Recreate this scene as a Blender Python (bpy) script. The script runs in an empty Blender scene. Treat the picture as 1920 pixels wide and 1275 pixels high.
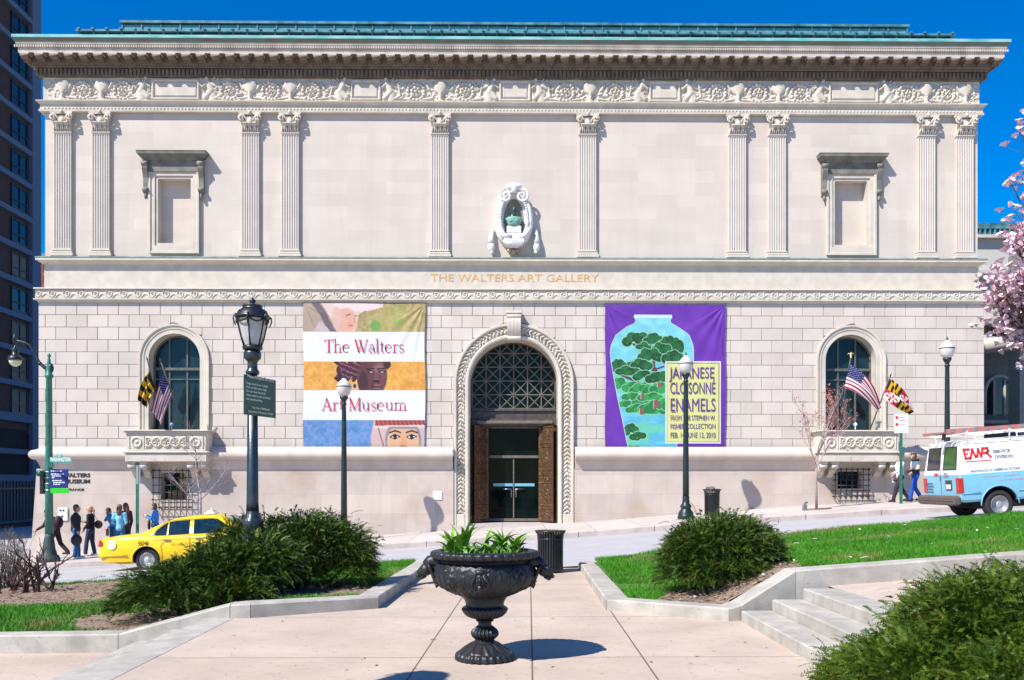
import bpy, bmesh, math, random
import numpy as np
from mathutils import Vector, Matrix
PI = math.pi
R = math.radians
C = bpy.context.scene.collection
SC = bpy.context.scene
random.seed(7); np.random.seed(7)

# ---------------- camera ----------------
F, CX, HY, EYE = 1700.0, 960.0, 905.0, 1.62      # focal length in photo pixels, principal column, horizon row, eye height
YAW = R(0.6)
cd = bpy.data.cameras.new('camera'); cam = bpy.data.objects.new('camera', cd); C.objects.link(cam)
cam.location = (0, 0, EYE); cam.rotation_euler = (R(90), 0, -YAW)
cd.sensor_width = 36; cd.lens = F/1920*36; cd.shift_y = (HY-637.5)/1920
cd.clip_start = 0.1; cd.clip_end = 3000
SC.camera = cam

# ---------------- world, sun, exposure ----------------
SA, SB = 1.12, 1.65      # shadow offset sideways and downwards per metre of depth
SUN_DIR = Vector((SA, 1.0, -SB)).normalized()
elev = math.asin(-SUN_DIR.z)
w = bpy.data.worlds.new('World'); SC.world = w; w.use_nodes = True
nt = w.node_tree; bg = nt.nodes['Background']
sky = nt.nodes.new('ShaderNodeTexSky'); sky.sky_type = 'NISHITA'; sky.sun_disc = False
sky.sun_elevation = elev
sky.sun_rotation = math.atan2(-SUN_DIR.x, -SUN_DIR.y)
sky.air_density = 1.0; sky.dust_density = 0.15; sky.ozone_density = 4.0; sky.altitude = 100
hs = nt.nodes.new('ShaderNodeHueSaturation'); hs.inputs['Saturation'].default_value = 1.6; hs.inputs['Value'].default_value = 1.35
hs.inputs['Hue'].default_value = 0.51
nt.links.new(sky.outputs[0], hs.inputs['Color']); nt.links.new(hs.outputs[0], bg.inputs['Color'])
bg.inputs['Strength'].default_value = 0.088
sl = bpy.data.lights.new('sun', 'SUN'); sun = bpy.data.objects.new('sun', sl); C.objects.link(sun)
sl.energy = 5.0; sl.angle = R(0.5); sl.color = (1.0, 0.95, 0.88)
sun.rotation_euler = SUN_DIR.to_track_quat('-Z', 'Y').to_euler()
SC.view_settings.view_transform = 'Standard'; SC.view_settings.look = 'None'
SC.view_settings.exposure = 0.56; SC.view_settings.gamma = 1.0
SC.cycles.max_bounces = 6; SC.cycles.diffuse_bounces = 3; SC.cycles.glossy_bounces = 3
SC.cycles.transparent_max_bounces = 8; SC.cycles.transmission_bounces = 4

# ---------------- photo pixel -> point in the place ----------------
_fw = (math.sin(YAW), math.cos(YAW)); _rt = (math.cos(YAW), -math.sin(YAW))
def ray(px, py):
    a = (px-CX)/F
    return (_fw[0]+a*_rt[0], _fw[1]+a*_rt[1], (HY-py)/F)
def at(px, py, Y):
    d = ray(px, py); t = Y/d[1]
    return Vector((d[0]*t, Y, EYE+d[2]*t))
def AX(px, Y): return at(px, 0, Y).x
def AZ(py, Y, px=960): return at(px, py, Y).z
def gp(px, py, z=0.0):
    d = ray(px, py); t = (z-EYE)/d[2]
    return Vector((d[0]*t, d[1]*t, z))
def bz(py, Y=34.0):        # height on the facade, evening out the lens' bow towards the top
    return AZ(py + max(0, 500-py)*0.018, Y)

# ---------------- materials ----------------
def lin(c):
    return tuple(((x/255)/12.92 if x <= 10.31 else (((x/255)+0.055)/1.055)**2.4) for x in c)
MATS = {}
def mat(name, col, rough=0.7, metal=0.0, var=0.12, scale=6.0, bump=0.0, bscale=60.0, spec=0.5, detail=4, col2=None, coat=0.0, gamma_obj=True, stretch=None, emit=None):
    """procedural Principled material: base colour varied by a noise, optional bump"""
    if name in MATS: return MATS[name]
    m = bpy.data.materials.new(name); m.use_nodes = True; MATS[name] = m
    n = m.node_tree.nodes; L = m.node_tree.links; b = n['Principled BSDF']
    b.inputs['Roughness'].default_value = rough; b.inputs['Metallic'].default_value = metal
    b.inputs['Specular IOR Level'].default_value = spec
    if coat: b.inputs['Coat Weight'].default_value = coat; b.inputs['Coat Roughness'].default_value = 0.05
    tc = n.new('ShaderNodeTexCoord')
    src = tc.outputs['Object']
    if stretch:
        mp = n.new('ShaderNodeMapping'); mp.inputs['Scale'].default_value = stretch; L.new(src, mp.inputs[0]); src = mp.outputs[0]
    nz = n.new('ShaderNodeTexNoise'); nz.inputs['Scale'].default_value = scale; nz.inputs['Detail'].default_value = detail
    L.new(src, nz.inputs['Vector'])
    cr = n.new('ShaderNodeValToRGB'); e = cr.color_ramp.elements
    c2 = col2 if col2 else tuple(min(1, x*(1+var)) for x in col)
    c1 = col if col2 else tuple(x*(1-var) for x in col)
    e[0].position = 0.33; e[0].color = (*c1, 1); e[1].position = 0.67; e[1].color = (*c2, 1)
    L.new(nz.outputs['Fac'], cr.inputs[0]); L.new(cr.outputs[0], b.inputs['Base Color'])
    if bump:
        n2 = n.new('ShaderNodeTexNoise'); n2.inputs['Scale'].default_value = bscale; n2.inputs['Detail'].default_value = 5
        L.new(src, n2.inputs['Vector'])
        bp = n.new('ShaderNodeBump'); bp.inputs['Strength'].default_value = bump; bp.inputs['Distance'].default_value = 0.02
        L.new(n2.outputs['Fac'], bp.inputs['Height']); L.new(bp.outputs[0], b.inputs['Normal'])
    if emit:
        b.inputs['Emission Color'].default_value = (*emit[:3], 1); b.inputs['Emission Strength'].default_value = emit[3]
    m['bsdf'] = 1
    return m
def colmix(m, fac_out, col):
    """mix another colour over the material's present base colour"""
    n = m.node_tree.nodes; L = m.node_tree.links; b = n['Principled BSDF']
    old = b.inputs['Base Color'].links[0].from_socket
    mx = n.new('ShaderNodeMix'); mx.data_type = 'RGBA'
    L.new(fac_out, mx.inputs[0]); L.new(old, mx.inputs[6]); mx.inputs[7].default_value = (*col, 1)
    L.new(mx.outputs[2], b.inputs['Base Color']); return mx
def noise_fac(m, scale, lo, hi, detail=4, stretch=None, coords='Object', strength=1.0):
    n = m.node_tree.nodes; L = m.node_tree.links
    tc = n.new('ShaderNodeTexCoord'); src = tc.outputs[coords]
    if stretch:
        mp = n.new('ShaderNodeMapping'); mp.inputs['Scale'].default_value = stretch; L.new(src, mp.inputs[0]); src = mp.outputs[0]
    nz = n.new('ShaderNodeTexNoise'); nz.inputs['Scale'].default_value = scale; nz.inputs['Detail'].default_value = detail
    L.new(src, nz.inputs['Vector'])
    mr = n.new('ShaderNodeMapRange'); mr.inputs['From Min'].default_value = lo; mr.inputs['From Max'].default_value = hi
    mr.inputs['To Max'].default_value = strength
    L.new(nz.outputs['Fac'], mr.inputs['Value'])
    return mr.outputs[0]
def brick(m, bw, bh, mortar, mcol, axes='XZ', offset=0.5, var=None, strength=1.0, bump=0.3, loc=(0, 0)):
    """lay coursed joints over the material (world metres)"""
    n = m.node_tree.nodes; L = m.node_tree.links; b = n['Principled BSDF']
    g = n.new('ShaderNodeNewGeometry'); sp = n.new('ShaderNodeSeparateXYZ'); L.new(g.outputs['Position'], sp.inputs[0])
    cb = n.new('ShaderNodeCombineXYZ')
    L.new(sp.outputs[axes[0]], cb.inputs[0]); L.new(sp.outputs[axes[1]], cb.inputs[1])
    mp = n.new('ShaderNodeMapping'); mp.inputs['Location'].default_value = (loc[0], loc[1], 0); L.new(cb.outputs[0], mp.inputs[0])
    br = n.new('ShaderNodeTexBrick'); br.offset = offset; br.inputs['Scale'].default_value = 1
    br.inputs['Brick Width'].default_value = bw; br.inputs['Row Height'].default_value = bh
    br.inputs['Mortar Size'].default_value = mortar; br.inputs['Mortar Smooth'].default_value = 0.2
    br.inputs['Color1'].default_value = (0, 0, 0, 1); br.inputs['Color2'].default_value = (1, 1, 1, 1)
    br.inputs['Mortar'].default_value = (0, 0, 0, 1)
    L.new(mp.outputs[0], br.inputs['Vector'])
    old = b.inputs['Base Color'].links[0].from_socket
    if var:
        mv = n.new('ShaderNodeMix'); mv.data_type = 'RGBA'; mv.blend_type = 'MULTIPLY'; mv.inputs[0].default_value = 1
        rr = n.new('ShaderNodeValToRGB'); rr.color_ramp.elements[0].color = (*var[0], 1); rr.color_ramp.elements[1].color = (*var[1], 1)
        L.new(br.outputs['Color'], rr.inputs[0]); L.new(old, mv.inputs[6]); L.new(rr.outputs[0], mv.inputs[7]); old = mv.outputs[2]
    mx = n.new('ShaderNodeMix'); mx.data_type = 'RGBA'
    ml = n.new('ShaderNodeMath'); ml.operation = 'MULTIPLY'; ml.inputs[1].default_value = strength
    L.new(br.outputs['Fac'], ml.inputs[0]); L.new(ml.outputs[0], mx.inputs[0])
    L.new(old, mx.inputs[6]); mx.inputs[7].default_value = (*mcol, 1)
    L.new(mx.outputs[2], b.inputs['Base Color'])
    if bump:
        bp = n.new('ShaderNodeBump'); bp.inputs['Strength'].default_value = bump; bp.inputs['Distance'].default_value = 0.02; bp.invert = True
        L.new(br.outputs['Fac'], bp.inputs['Height'])
        if b.inputs['Normal'].links: L.new(b.inputs['Normal'].links[0].from_socket, bp.inputs['Normal'])
        L.new(bp.outputs[0], b.inputs['Normal'])
    return m

# ---------------- mesh helpers ----------------
class MB:
    """collects faces; build() links them as ONE mesh object"""
    def __init__(s, M=None): s.v = []; s.f = []; s.mi = []; s.sm = []; s.M = M; s.cur = 0; s.smooth = False
    def add(s, vs, fs, mi=None, smooth=None):
        o = len(s.v)
        if s.M is not None: vs = [s.M @ Vector(v) for v in vs]
        s.v.extend(tuple(v) for v in vs)
        for f in fs:
            s.f.append(tuple(i+o for i in f)); s.mi.append(s.cur if mi is None else mi); s.sm.append(s.smooth if smooth is None else smooth)
        return s
    def box(s, x0, x1, y0, y1, z0, z1, mi=None):
        vs = [(x0,y0,z0),(x1,y0,z0),(x1,y1,z0),(x0,y1,z0),(x0,y0,z1),(x1,y0,z1),(x1,y1,z1),(x0,y1,z1)]
        return s.add(vs, [(0,3,2,1),(4,5,6,7),(0,1,5,4),(1,2,6,5),(2,3,7,6),(3,0,4,7)], mi, False)
    def cbox(s, x0, x1, y0, y1, z0, z1, c=0.01, mi=None):
        """box with chamfered edges"""
        c = min(c, (x1-x0)/2.1, (y1-y0)/2.1, (z1-z0)/2.1)
        lv = [(z0, c), (z0+c, 0), (z1-c, 0), (z1, c)]
        vs = []
        for z, i in lv:
            a, b_, d, e = x0+i, x1-i, y0+i, y1-i
            vs += [(a+c,d,z),(b_-c,d,z),(b_,d+c,z),(b_,e-c,z),(b_-c,e,z),(a+c,e,z),(a,e-c,z),(a,d+c,z)]
        fs = [tuple(range(7,-1,-1)), tuple(range(24,32))]
        for k in range(3):
            for i in range(8):
                j = (i+1) % 8; fs.append((k*8+i, k*8+j, k*8+8+j, k*8+8+i))
        return s.add(vs, fs, mi, False)
    def prism(s, poly, a0, a1, axis='Y', mi=None):
        """poly of 2D points extruded: axis Y -> (x,z) points from y=a0 to a1; axis Z -> (x,y); axis X -> (y,z)"""
        n = len(poly)
        def P(p, a):
            return (p[0], a, p[1]) if axis == 'Y' else ((p[0], p[1], a) if axis == 'Z' else (a, p[0], p[1]))
        vs = [P(p, a0) for p in poly]+[P(p, a1) for p in poly]
        area = sum(poly[i][0]*poly[(i+1)%n][1]-poly[(i+1)%n][0]*poly[i][1] for i in range(n))
        f0 = tuple(range(n)); f1 = tuple(range(2*n-1, n-1, -1)); sides = [(i, i+n, (i+1)%n+n, (i+1)%n) for i in range(n)]
        flip = (area > 0) == (axis == 'Y')
        flip = not flip
        fs = [f0, f1]+sides
        if (axis == 'Y') == (area < 0): fs = [tuple(reversed(f)) for f in fs]
        return s.add(vs, fs, mi, False)
    def lathe(s, prof, cx=0, cy=0, seg=24, mi=None, smooth=True, a0=0, a1=2*PI, flute=None):
        """prof: (r, z) from bottom to top"""
        full = abs(a1-a0-2*PI) < 1e-6
        m = seg if full else seg+1
        vs = []
        for k, (r, z) in enumerate(prof):
            for i in range(m):
                a = a0+(a1-a0)*i/seg
                rr = r if flute is None else r*flute(a, k, z)
                vs.append((cx+rr*math.cos(a), cy+rr*math.sin(a), z))
        fs = []
        for k in range(len(prof)-1):
            for i in range(seg):
                j = (i+1) % m
                fs.append((k*m+i, k*m+j, (k+1)*m+j, (k+1)*m+i))
        if full and prof[0][0] > 1e-4: fs.append(tuple(range(m-1, -1, -1)))
        if full and prof[-1][0] > 1e-4: fs.append(tuple(range((len(prof)-1)*m, len(prof)*m)))
        return s.add(vs, fs, mi, smooth)
    def tube(s, pts, rad, seg=8, mi=None, smooth=True, cap=True, flat=1.0):
        """pts list of 3D points, rad a number or list"""
        pts = [Vector(p) for p in pts]; n = len(pts)
        if not hasattr(rad, '__len__'): rad = [rad]*n
        vs = []; up = None
        for i in range(n):
            t = (pts[min(i+1, n-1)]-pts[max(i-1, 0)])
            if t.length < 1e-9: t = Vector((0, 0, 1))
            t.normalize()
            if up is None:
                up = Vector((0, 0, 1)) if abs(t.z) < 0.95 else Vector((1, 0, 0))
            a = t.cross(up)
            if a.length < 1e-5: a = t.orthogonal()
            a.normalize(); b = a.cross(t).normalized(); up = b
            for k in range(seg):
                q = 2*PI*k/seg
                vs.append(pts[i]+(a*math.cos(q)+b*math.sin(q)*flat)*rad[i])
        fs = []
        for i in range(n-1):
            for k in range(seg):
                j = (k+1) % seg; fs.append((i*seg+k, i*seg+j, (i+1)*seg+j, (i+1)*seg+k))
        if cap: fs.append(tuple(range(seg-1, -1, -1))); fs.append(tuple(range((n-1)*seg, n*seg)))
        return s.add(vs, fs, mi, smooth)
    def ell(s, c, r, seg=14, rings=9, mi=None, Mr=None, smooth=True):
        c = Vector(c); vs = []; 
        if not hasattr(r, '__len__'): r = (r, r, r)
        for i in range(1, rings):
            ph = PI*i/rings
            for k in range(seg):
                a = 2*PI*k/seg
                p = Vector((r[0]*math.sin(ph)*math.cos(a), r[1]*math.sin(ph)*math.sin(a), -r[2]*math.cos(ph)))
                vs.append(p)
        vs.append(Vector((0, 0, -r[2]))); vs.append(Vector((0, 0, r[2])))
        if Mr is not None: vs = [Mr @ v for v in vs]
        vs = [c+v for v in vs]
        fs = []
        for i in range(rings-2):
            for k in range(seg):
                j = (k+1) % seg; fs.append((i*seg+k, i*seg+j, (i+1)*seg+j, (i+1)*seg+k))
        b0 = (rings-1)*seg
        for k in range(seg):
            j = (k+1) % seg; fs.append((b0, j, k)); fs.append((b0+1, (rings-2)*seg+k, (rings-2)*seg+j))
        return s.add(vs, fs, mi, smooth)
    def grid(s, P, mi=None, smooth=True, mask=None, mif=None):
        """P: array (n, m, 3)"""
        n, m = P.shape[:2]; o = len(s.v)
        s.v.extend(map(tuple, P.reshape(-1, 3).tolist()))
        for i in range(n-1):
            for j in range(m-1):
                if mask is not None and not mask[i, j]: continue
                a = o+i*m+j
                s.f.append((a, a+1, a+m+1, a+m)); s.mi.append(mif[i, j] if mif is not None else (s.cur if mi is None else mi)); s.sm.append(smooth)
        return s
    def build(s, name, mats, parent=None, world=None, bevel=0.0, loc=None):
        """world=True (default when the parent is an unrotated Empty at root): vertices were given in world coordinates"""
        off = Vector((0, 0, 0))
        if parent is not None and world is not False: off = WO.get(parent.name, Vector((0, 0, 0)))
        if loc is not None: off = Vector(loc)
        me = bpy.data.meshes.new(name)
        if off.length > 0:
            vs = [(x-off.x, y-off.y, z-off.z) for x, y, z in s.v]
        else: vs = s.v
        me.from_pydata(vs, [], s.f)
        if not isinstance(mats, (list, tuple)): mats = [mats]
        for m in mats: me.materials.append(m)
        me.polygons.foreach_set('material_index', s.mi); me.polygons.foreach_set('use_smooth', s.sm)
        me.update()
        o = bpy.data.objects.new(name, me); C.objects.link(o)
        if parent is not None:
            o.parent = parent; WO[o.name] = WO.get(parent.name, Vector((0, 0, 0))) if world is not False else Vector((0, 0, 0))
        if loc is not None: o.location = loc
        if bevel: 
            b = o.modifiers.new('bevel', 'BEVEL'); b.width = bevel; b.segments = 2; b.limit_method = 'ANGLE'; b.angle_limit = R(40)
        return o
WO = {}      # world origin of each root, for parts whose vertices are given in world coordinates
def npmesh(name, V, Fq, mats, parent=None, mi=None, smooth=False, colors=None, loc=None, world=None):
    """fast mesh from numpy arrays; Fq (n,3) or (n,4)"""
    off = np.zeros(3)
    if parent is not None and world is not False: off = np.array(WO.get(parent.name, Vector((0, 0, 0))))
    if loc is not None: off = np.array(loc)
    V = V-off
    me = bpy.data.meshes.new(name); k = Fq.shape[1]; n = len(Fq)
    me.vertices.add(len(V)); me.vertices.foreach_set('co', V.astype(np.float32).ravel())
    me.loops.add(n*k); me.loops.foreach_set('vertex_index', Fq.astype(np.int32).ravel())
    me.polygons.add(n); me.polygons.foreach_set('loop_start', np.arange(0, n*k, k, dtype=np.int32))
    me.polygons.foreach_set('use_smooth', np.full(n, smooth))
    if not isinstance(mats, (list, tuple)): mats = [mats]
    for m in mats: me.materials.append(m)
    if mi is not None: me.polygons.foreach_set('material_index', np.asarray(mi, dtype=np.int32))
    me.update(calc_edges=True); me.validate()
    if colors is not None:
        ca = me.color_attributes.new('Col', 'FLOAT_COLOR', 'POINT')
        c4 = np.ones((len(V), 4), dtype=np.float32); c4[:, :3] = colors; ca.data.foreach_set('color', c4.ravel())
    o = bpy.data.objects.new(name, me); C.objects.link(o)
    if parent is not None:
        o.parent = parent; WO[o.name] = Vector(off)
    if loc is not None: o.location = loc
    return o
def gridfaces(n, m):
    i, j = np.meshgrid(np.arange(n-1), np.arange(m-1), indexing='ij'); a = (i*m+j).ravel()
    return np.stack([a, a+1, a+m+1, a+m], 1)
def tag(o, label, cat, group=None, kind=None):
    if label: o['label'] = label
    if cat: o['category'] = cat
    if group: o['group'] = group
    if kind: o['kind'] = kind
    return o
def struct(o): o['kind'] = 'structure'; return o
def thing(name, label, cat, loc=(0, 0, 0), rz=0, group=None, worldverts=False):
    o = bpy.data.objects.new(name, None); C.objects.link(o); o.location = loc; o.rotation_euler = (0, 0, rz); o.empty_display_size = 0.2
    tag(o, label, cat, group)
    WO[o.name] = Vector(loc) if worldverts else Vector((0, 0, 0))
    return o
def dup(root, loc, rz=None, label=None, group=None, skip=()):
    r = root.copy(); C.objects.link(r); r.location = loc
    if rz is not None: r.rotation_euler = (0, 0, rz)
    if label: r['label'] = label
    if group: r['group'] = group
    for ch in list(root.children):
        if ch.name.split('.')[0] in skip: continue
        c = ch.copy(); C.objects.link(c); c.parent = r
        for g in ch.children:
            d = g.copy(); C.objects.link(d); d.parent = c
    return r
def evaluated(o, name=None):
    """bake an object's modifiers into its mesh"""
    dg = bpy.context.evaluated_depsgraph_get(); dg.update()
    me = bpy.data.meshes.new_from_object(o.evaluated_get(dg)); 
    o.modifiers.clear(); o.data = me
    return o
def text_mesh(body, size, material, parent, M, depth=0.004, xscale=1.0, align='LEFT', name='lettering', space=1.0, bold=0.0, shear=0.0, line=1.0, world=True, fit=None):
    """flat raised lettering; M puts the text plane (x right, y up) in the place; fit = total width"""
    cu = bpy.data.curves.new(name, 'FONT'); cu.body = body; cu.size = size; cu.align_x = align; cu.space_character = space
    cu.extrude = depth; cu.offset = bold; cu.shear = shear; cu.space_line = line; cu.resolution_u = 3
    o = bpy.data.objects.new(name, cu); C.objects.link(o)
    bpy.context.view_layer.update()
    me = bpy.data.meshes.new_from_object(o.evaluated_get(bpy.context.evaluated_depsgraph_get()))
    bpy.data.objects.remove(o)
    co = np.zeros(len(me.vertices)*3); me.vertices.foreach_get('co', co); co = co.reshape(-1, 3)
    if fit:
        ww = co[:, 0].max()-co[:, 0].min(); xscale = fit/ww
    co[:, 0] *= xscale; me.vertices.foreach_set('co', co.ravel())
    off = WO.get(parent.name, Vector((0, 0, 0))) if (parent is not None and world) else Vector((0, 0, 0))
    me.transform(Matrix.Translation(-off) @ M)
    me.materials.clear(); me.materials.append(material)
    o = bpy.data.objects.new(name, me); C.objects.link(o)
    if parent is not None: o.parent = parent
    return o
def front(x, y, z, rz=0.0, tilt=0.0):      # text plane standing upright, facing -Y, turned by rz
    return Matrix.Translation((x, y, z)) @ Matrix.Rotation(rz, 4, 'Z') @ Matrix.Rotation(R(90), 4, 'X')
def smoothstep(a, b, x):
    t = np.clip((x-a)/(b-a), 0, 1); return t*t*(3-2*t)
def vnoise(x, y, seed=0):
    """smooth value noise on arrays"""
    rs = np.random.RandomState(seed); T = rs.rand(256, 256)
    xi = np.floor(x).astype(int); yi = np.floor(y).astype(int); fx = x-xi; fy = y-yi
    fx = fx*fx*(3-2*fx); fy = fy*fy*(3-2*fy)
    a = T[xi % 256, yi % 256]; b = T[(xi+1) % 256, yi % 256]; c = T[xi % 256, (yi+1) % 256]; d = T[(xi+1) % 256, (yi+1) % 256]
    return (a*(1-fx)+b*fx)*(1-fy)+(c*(1-fx)+d*fx)*fy
def fbm(x, y, oct=4, seed=0):
    s = 0; a = 0.5
    for k in range(oct): s = s+a*vnoise(x*2**k, y*2**k, seed+k); a *= 0.5
    return s/(1-0.5**oct)

# ---- the materials most things share ----
M_WALL = mat('limestone_ashlar', (0.585, 0.515, 0.445), 0.85, var=0.04, scale=0.8, bump=0.05, bscale=30)
brick(M_WALL, 1.45, 0.46, 0.004, (0.45, 0.40, 0.365), var=((0.945, 0.935, 0.925), (1.035, 1.03, 1.02)), strength=0.45, bump=0.08)
colmix(M_WALL, noise_fac(M_WALL, 1.6, 0.50, 0.78, 6, stretch=(1, 1, 0.12), strength=0.30), (0.40, 0.335, 0.28))
colmix(M_WALL, noise_fac(M_WALL, 0.35, 0.52, 0.72, 4, strength=0.25), (0.52, 0.42, 0.34))
M_STONE = mat('carved_limestone', (0.56, 0.50, 0.415), 0.85, var=0.09, scale=2.5, bump=0.08, bscale=25)
M_CORN = mat('cornice_limestone', (0.50, 0.44, 0.37), 0.85, var=0.2, scale=2.0, bump=0.1, bscale=25, stretch=(1, 1, 0.35))
M_BASE = mat('granite_base', (0.535, 0.455, 0.395), 0.85, var=0.07, scale=1.2, bump=0.08, bscale=25)
brick(M_BASE, 2.1, 0.72, 0.006, (0.36, 0.30, 0.26), var=((0.89, 0.88, 0.87), (1.04, 1.03, 1.02)), strength=0.7, bump=0.1, loc=(0.4, 0.25))
colmix(M_BASE, noise_fac(M_BASE, 0.7, 0.54, 0.78, 5, strength=0.6), (0.38, 0.26, 0.17))
colmix(M_BASE, noise_fac(M_BASE, 2.4, 0.52, 0.75, 6, stretch=(1, 1, 0.12), strength=0.4), (0.36, 0.29, 0.24))
M_COPPER = mat('verdigris_copper', (0.025, 0.10, 0.12), 0.6, var=0.3, scale=2.5, col2=(0.10, 0.27, 0.31))
M_ROOF = mat('roof_slate_blue', (0.20, 0.22, 0.26), 0.7, var=0.2)
M_BLACK = mat('black_iron', (0.012, 0.013, 0.015), 0.35, var=0.3, scale=20, spec=0.6)
M_IRON = mat('dark_blue_iron', (0.016, 0.028, 0.036), 0.33, var=0.35, scale=9, bump=0.12, bscale=40, spec=0.7)
M_GREENP = mat('green_painted_steel', (0.02, 0.16, 0.11), 0.4, var=0.2, scale=8, spec=0.6)
M_GLASSD = mat('dark_window_glass', (0.004, 0.006, 0.008), 0.04, var=0.2, spec=0.8)
M_DARK = mat('dark_interior', (0.006, 0.006, 0.006), 0.9)
M_BRONZE = mat('brown_bronze', (0.115, 0.062, 0.03), 0.42, metal=0.35, var=0.35, scale=7, bump=0.2, bscale=30)
M_WHITE = mat('white_paint', (0.8, 0.8, 0.8), 0.5, var=0.03)
M_CONC = mat('pink_concrete_paving', (0.49, 0.395, 0.315), 0.9, var=0.10, scale=1.3, bump=0.15, bscale=90, detail=8)
M_WALK = mat('sidewalk_concrete', (0.50, 0.44, 0.40), 0.9, var=0.08, scale=1.0, bump=0.1, bscale=60, detail=8)
M_ASPH = mat('pale_asphalt', (0.40, 0.385, 0.39), 0.95, var=0.07, scale=1.5, bump=0.12, bscale=120, detail=8)
M_GRAN = mat('grey_granite_coping', (0.42, 0.39, 0.335), 0.85, var=0.18, scale=4.0, bump=0.25, bscale=70, detail=9)
M_KERB = mat('kerb_granite', (0.47, 0.40, 0.35), 0.9, var=0.15, scale=2.5, bump=0.2, bscale=50)
# ================= THE GROUND =================
GX = [-70, -40, -22, -16, -13, -5, 0, 2.4, 8, 10.4, 15.6, 22, 45, 80]
GZ = [-2.6, -1.9, -1.12, -0.92, -0.78, -0.33, 0.0, 0.13, 0.57, 0.74, 1.02, 1.35, 2.3, 3.0]
def g(x): return float(np.interp(x, GX, GZ))
KY, NY = 28.6, 17.3          # far kerb line, near edge of the road
def walkz(x, y): return g(x)-0.05*(34-y)/(34-KY)-0.02
def roadz(x, y): return g(x)-0.24+0.2*(KY-y)/(KY-NY)
def sheet(name, xs, ys, zf, m, kind='structure'):
    P = np.array([[(x, y, zf(x, y)) for y in ys] for x in xs])
    V = P.reshape(-1, 3); F = gridfaces(len(xs), len(ys))[:, ::-1]
    o = npmesh(name, V, F, m, smooth=True); o['kind'] = kind; return o
M_EARTH = mat('dry_ground', (0.30, 0.27, 0.23), 0.95, var=0.15, scale=0.3)
xs = [-900, -300, -120]+GX[1:-1]+[120, 300, 900]
sheet('ground', xs, [-300, -40, 0, 20, 60, 200, 1500], lambda x, y: g(x)-0.75, M_EARTH)
xr = list(np.arange(-60, 61, 1.0))
colmix(M_ASPH, noise_fac(M_ASPH, 0.6, 0.5, 0.8, 6, stretch=(0.15, 1, 1), strength=0.35), (0.24, 0.23, 0.24))
sheet('road', xr, [NY-0.1, 19, 21, 23, 26, KY+0.05], roadz, M_ASPH)
brick(M_WALK, 1.5, 1.5, 0.012, (0.25, 0.21, 0.19), axes='XY', offset=0.0, var=((0.93, 0.93, 0.93), (1.03, 1.03, 1.03)), bump=0.3)
sheet('far_pavement', xr, [KY+0.16, 30, 32, 34.6], walkz, M_WALK)
b = MB()
brick(M_KERB, 2.4, 50, 0.015, (0.15, 0.12, 0.1), axes='XY', offset=0.0, bump=0.3)
x = -60.0
while x < 60:
    x2 = x+2.4
    for (ya, yb) in [(KY, KY+0.16)]:
        vs = []
        for xx in (x, x2):
            zt = walkz(xx, KY)+0.006; vs += [(xx, ya, zt-0.3), (xx, ya, zt-0.02), (xx, ya+0.02, zt), (xx, yb, zt), (xx, yb, zt-0.3)]
        b.add(vs, [(0,5,6,1),(1,6,7,2),(2,7,8,3),(3,8,9,4)], smooth=False)
    x = x2
struct(b.build('far_kerb', M_KERB))
# street beyond, down the left side of the museum
sheet('side_street', [-70, -60, -40, -18.6], [34.6, 60, 130], lambda x, y: g(x)-0.2, M_ASPH)

# ---- plaza: joints are real gaps drawn by the material; two long joints converge on the entrance ----
P1 = gp(999, 1275); P1b = gp(995.5, 1108); P2 = gp(763, 1275); P2b = gp(857.6, 1134); P3 = gp(1235, 1275); P3b = gp(1145.6, 1146)
JR = math.atan2((P1b-P1).x+(P2b-P2).x+(P3b-P3).x, (P1b-P1).y+(P2b-P2).y+(P3b-P3).y)
def joint_lines(m, segs, wid, col):
    """thin straight joints cut across a paved sheet: distance to each line in world XY"""
    n = m.node_tree.nodes; L = m.node_tree.links; b = n['Principled BSDF']
    ge = n.new('ShaderNodeNewGeometry'); acc = None
    for (x0, y0, x1, y1) in segs:
        dx, dy = x1-x0, y1-y0; l = math.hypot(dx, dy); nx, ny = -dy/l, dx/l
        dp = n.new('ShaderNodeVectorMath'); dp.operation = 'DOT_PRODUCT'; dp.inputs[1].default_value = (nx, ny, 0)
        L.new(ge.outputs['Position'], dp.inputs[0])
        s = n.new('ShaderNodeMath'); s.operation = 'SUBTRACT'; L.new(dp.outputs['Value'], s.inputs[0]); s.inputs[1].default_value = nx*x0+ny*y0
        a = n.new('ShaderNodeMath'); a.operation = 'ABSOLUTE'; L.new(s.outputs[0], a.inputs[0])
        if acc is None: acc = a
        else:
            mn = n.new('ShaderNodeMath'); mn.operation = 'MINIMUM'; L.new(acc.outputs[0], mn.inputs[0]); L.new(a.outputs[0], mn.inputs[1]); acc = mn
    mr = n.new('ShaderNodeMapRange'); mr.inputs['From Min'].default_value = wid*0.5; mr.inputs['From Max'].default_value = wid*1.0
    mr.inputs['To Min'].default_value = 1; mr.inputs['To Max'].default_value = 0; L.new(acc.outputs[0], mr.inputs['Value'])
    colmix(m, mr.outputs[0], col)
    bp = n.new('ShaderNodeBump'); bp.inputs['Distance'].default_value = 0.02; bp.inputs['Strength'].default_value = 0.6; bp.invert = True
    L.new(mr.outputs[0], bp.inputs['Height'])
    if b.inputs['Normal'].links: L.new(b.inputs['Normal'].links[0].from_socket, bp.inputs['Normal'])
    L.new(bp.outputs[0], b.inputs['Normal'])
segs = [(P1.x, P1.y, P1b.x, P1b.y), (P2.x, P2.y, P2b.x, P2b.y), (P3.x, P3.y, P3b.x, P3b.y)]
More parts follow.
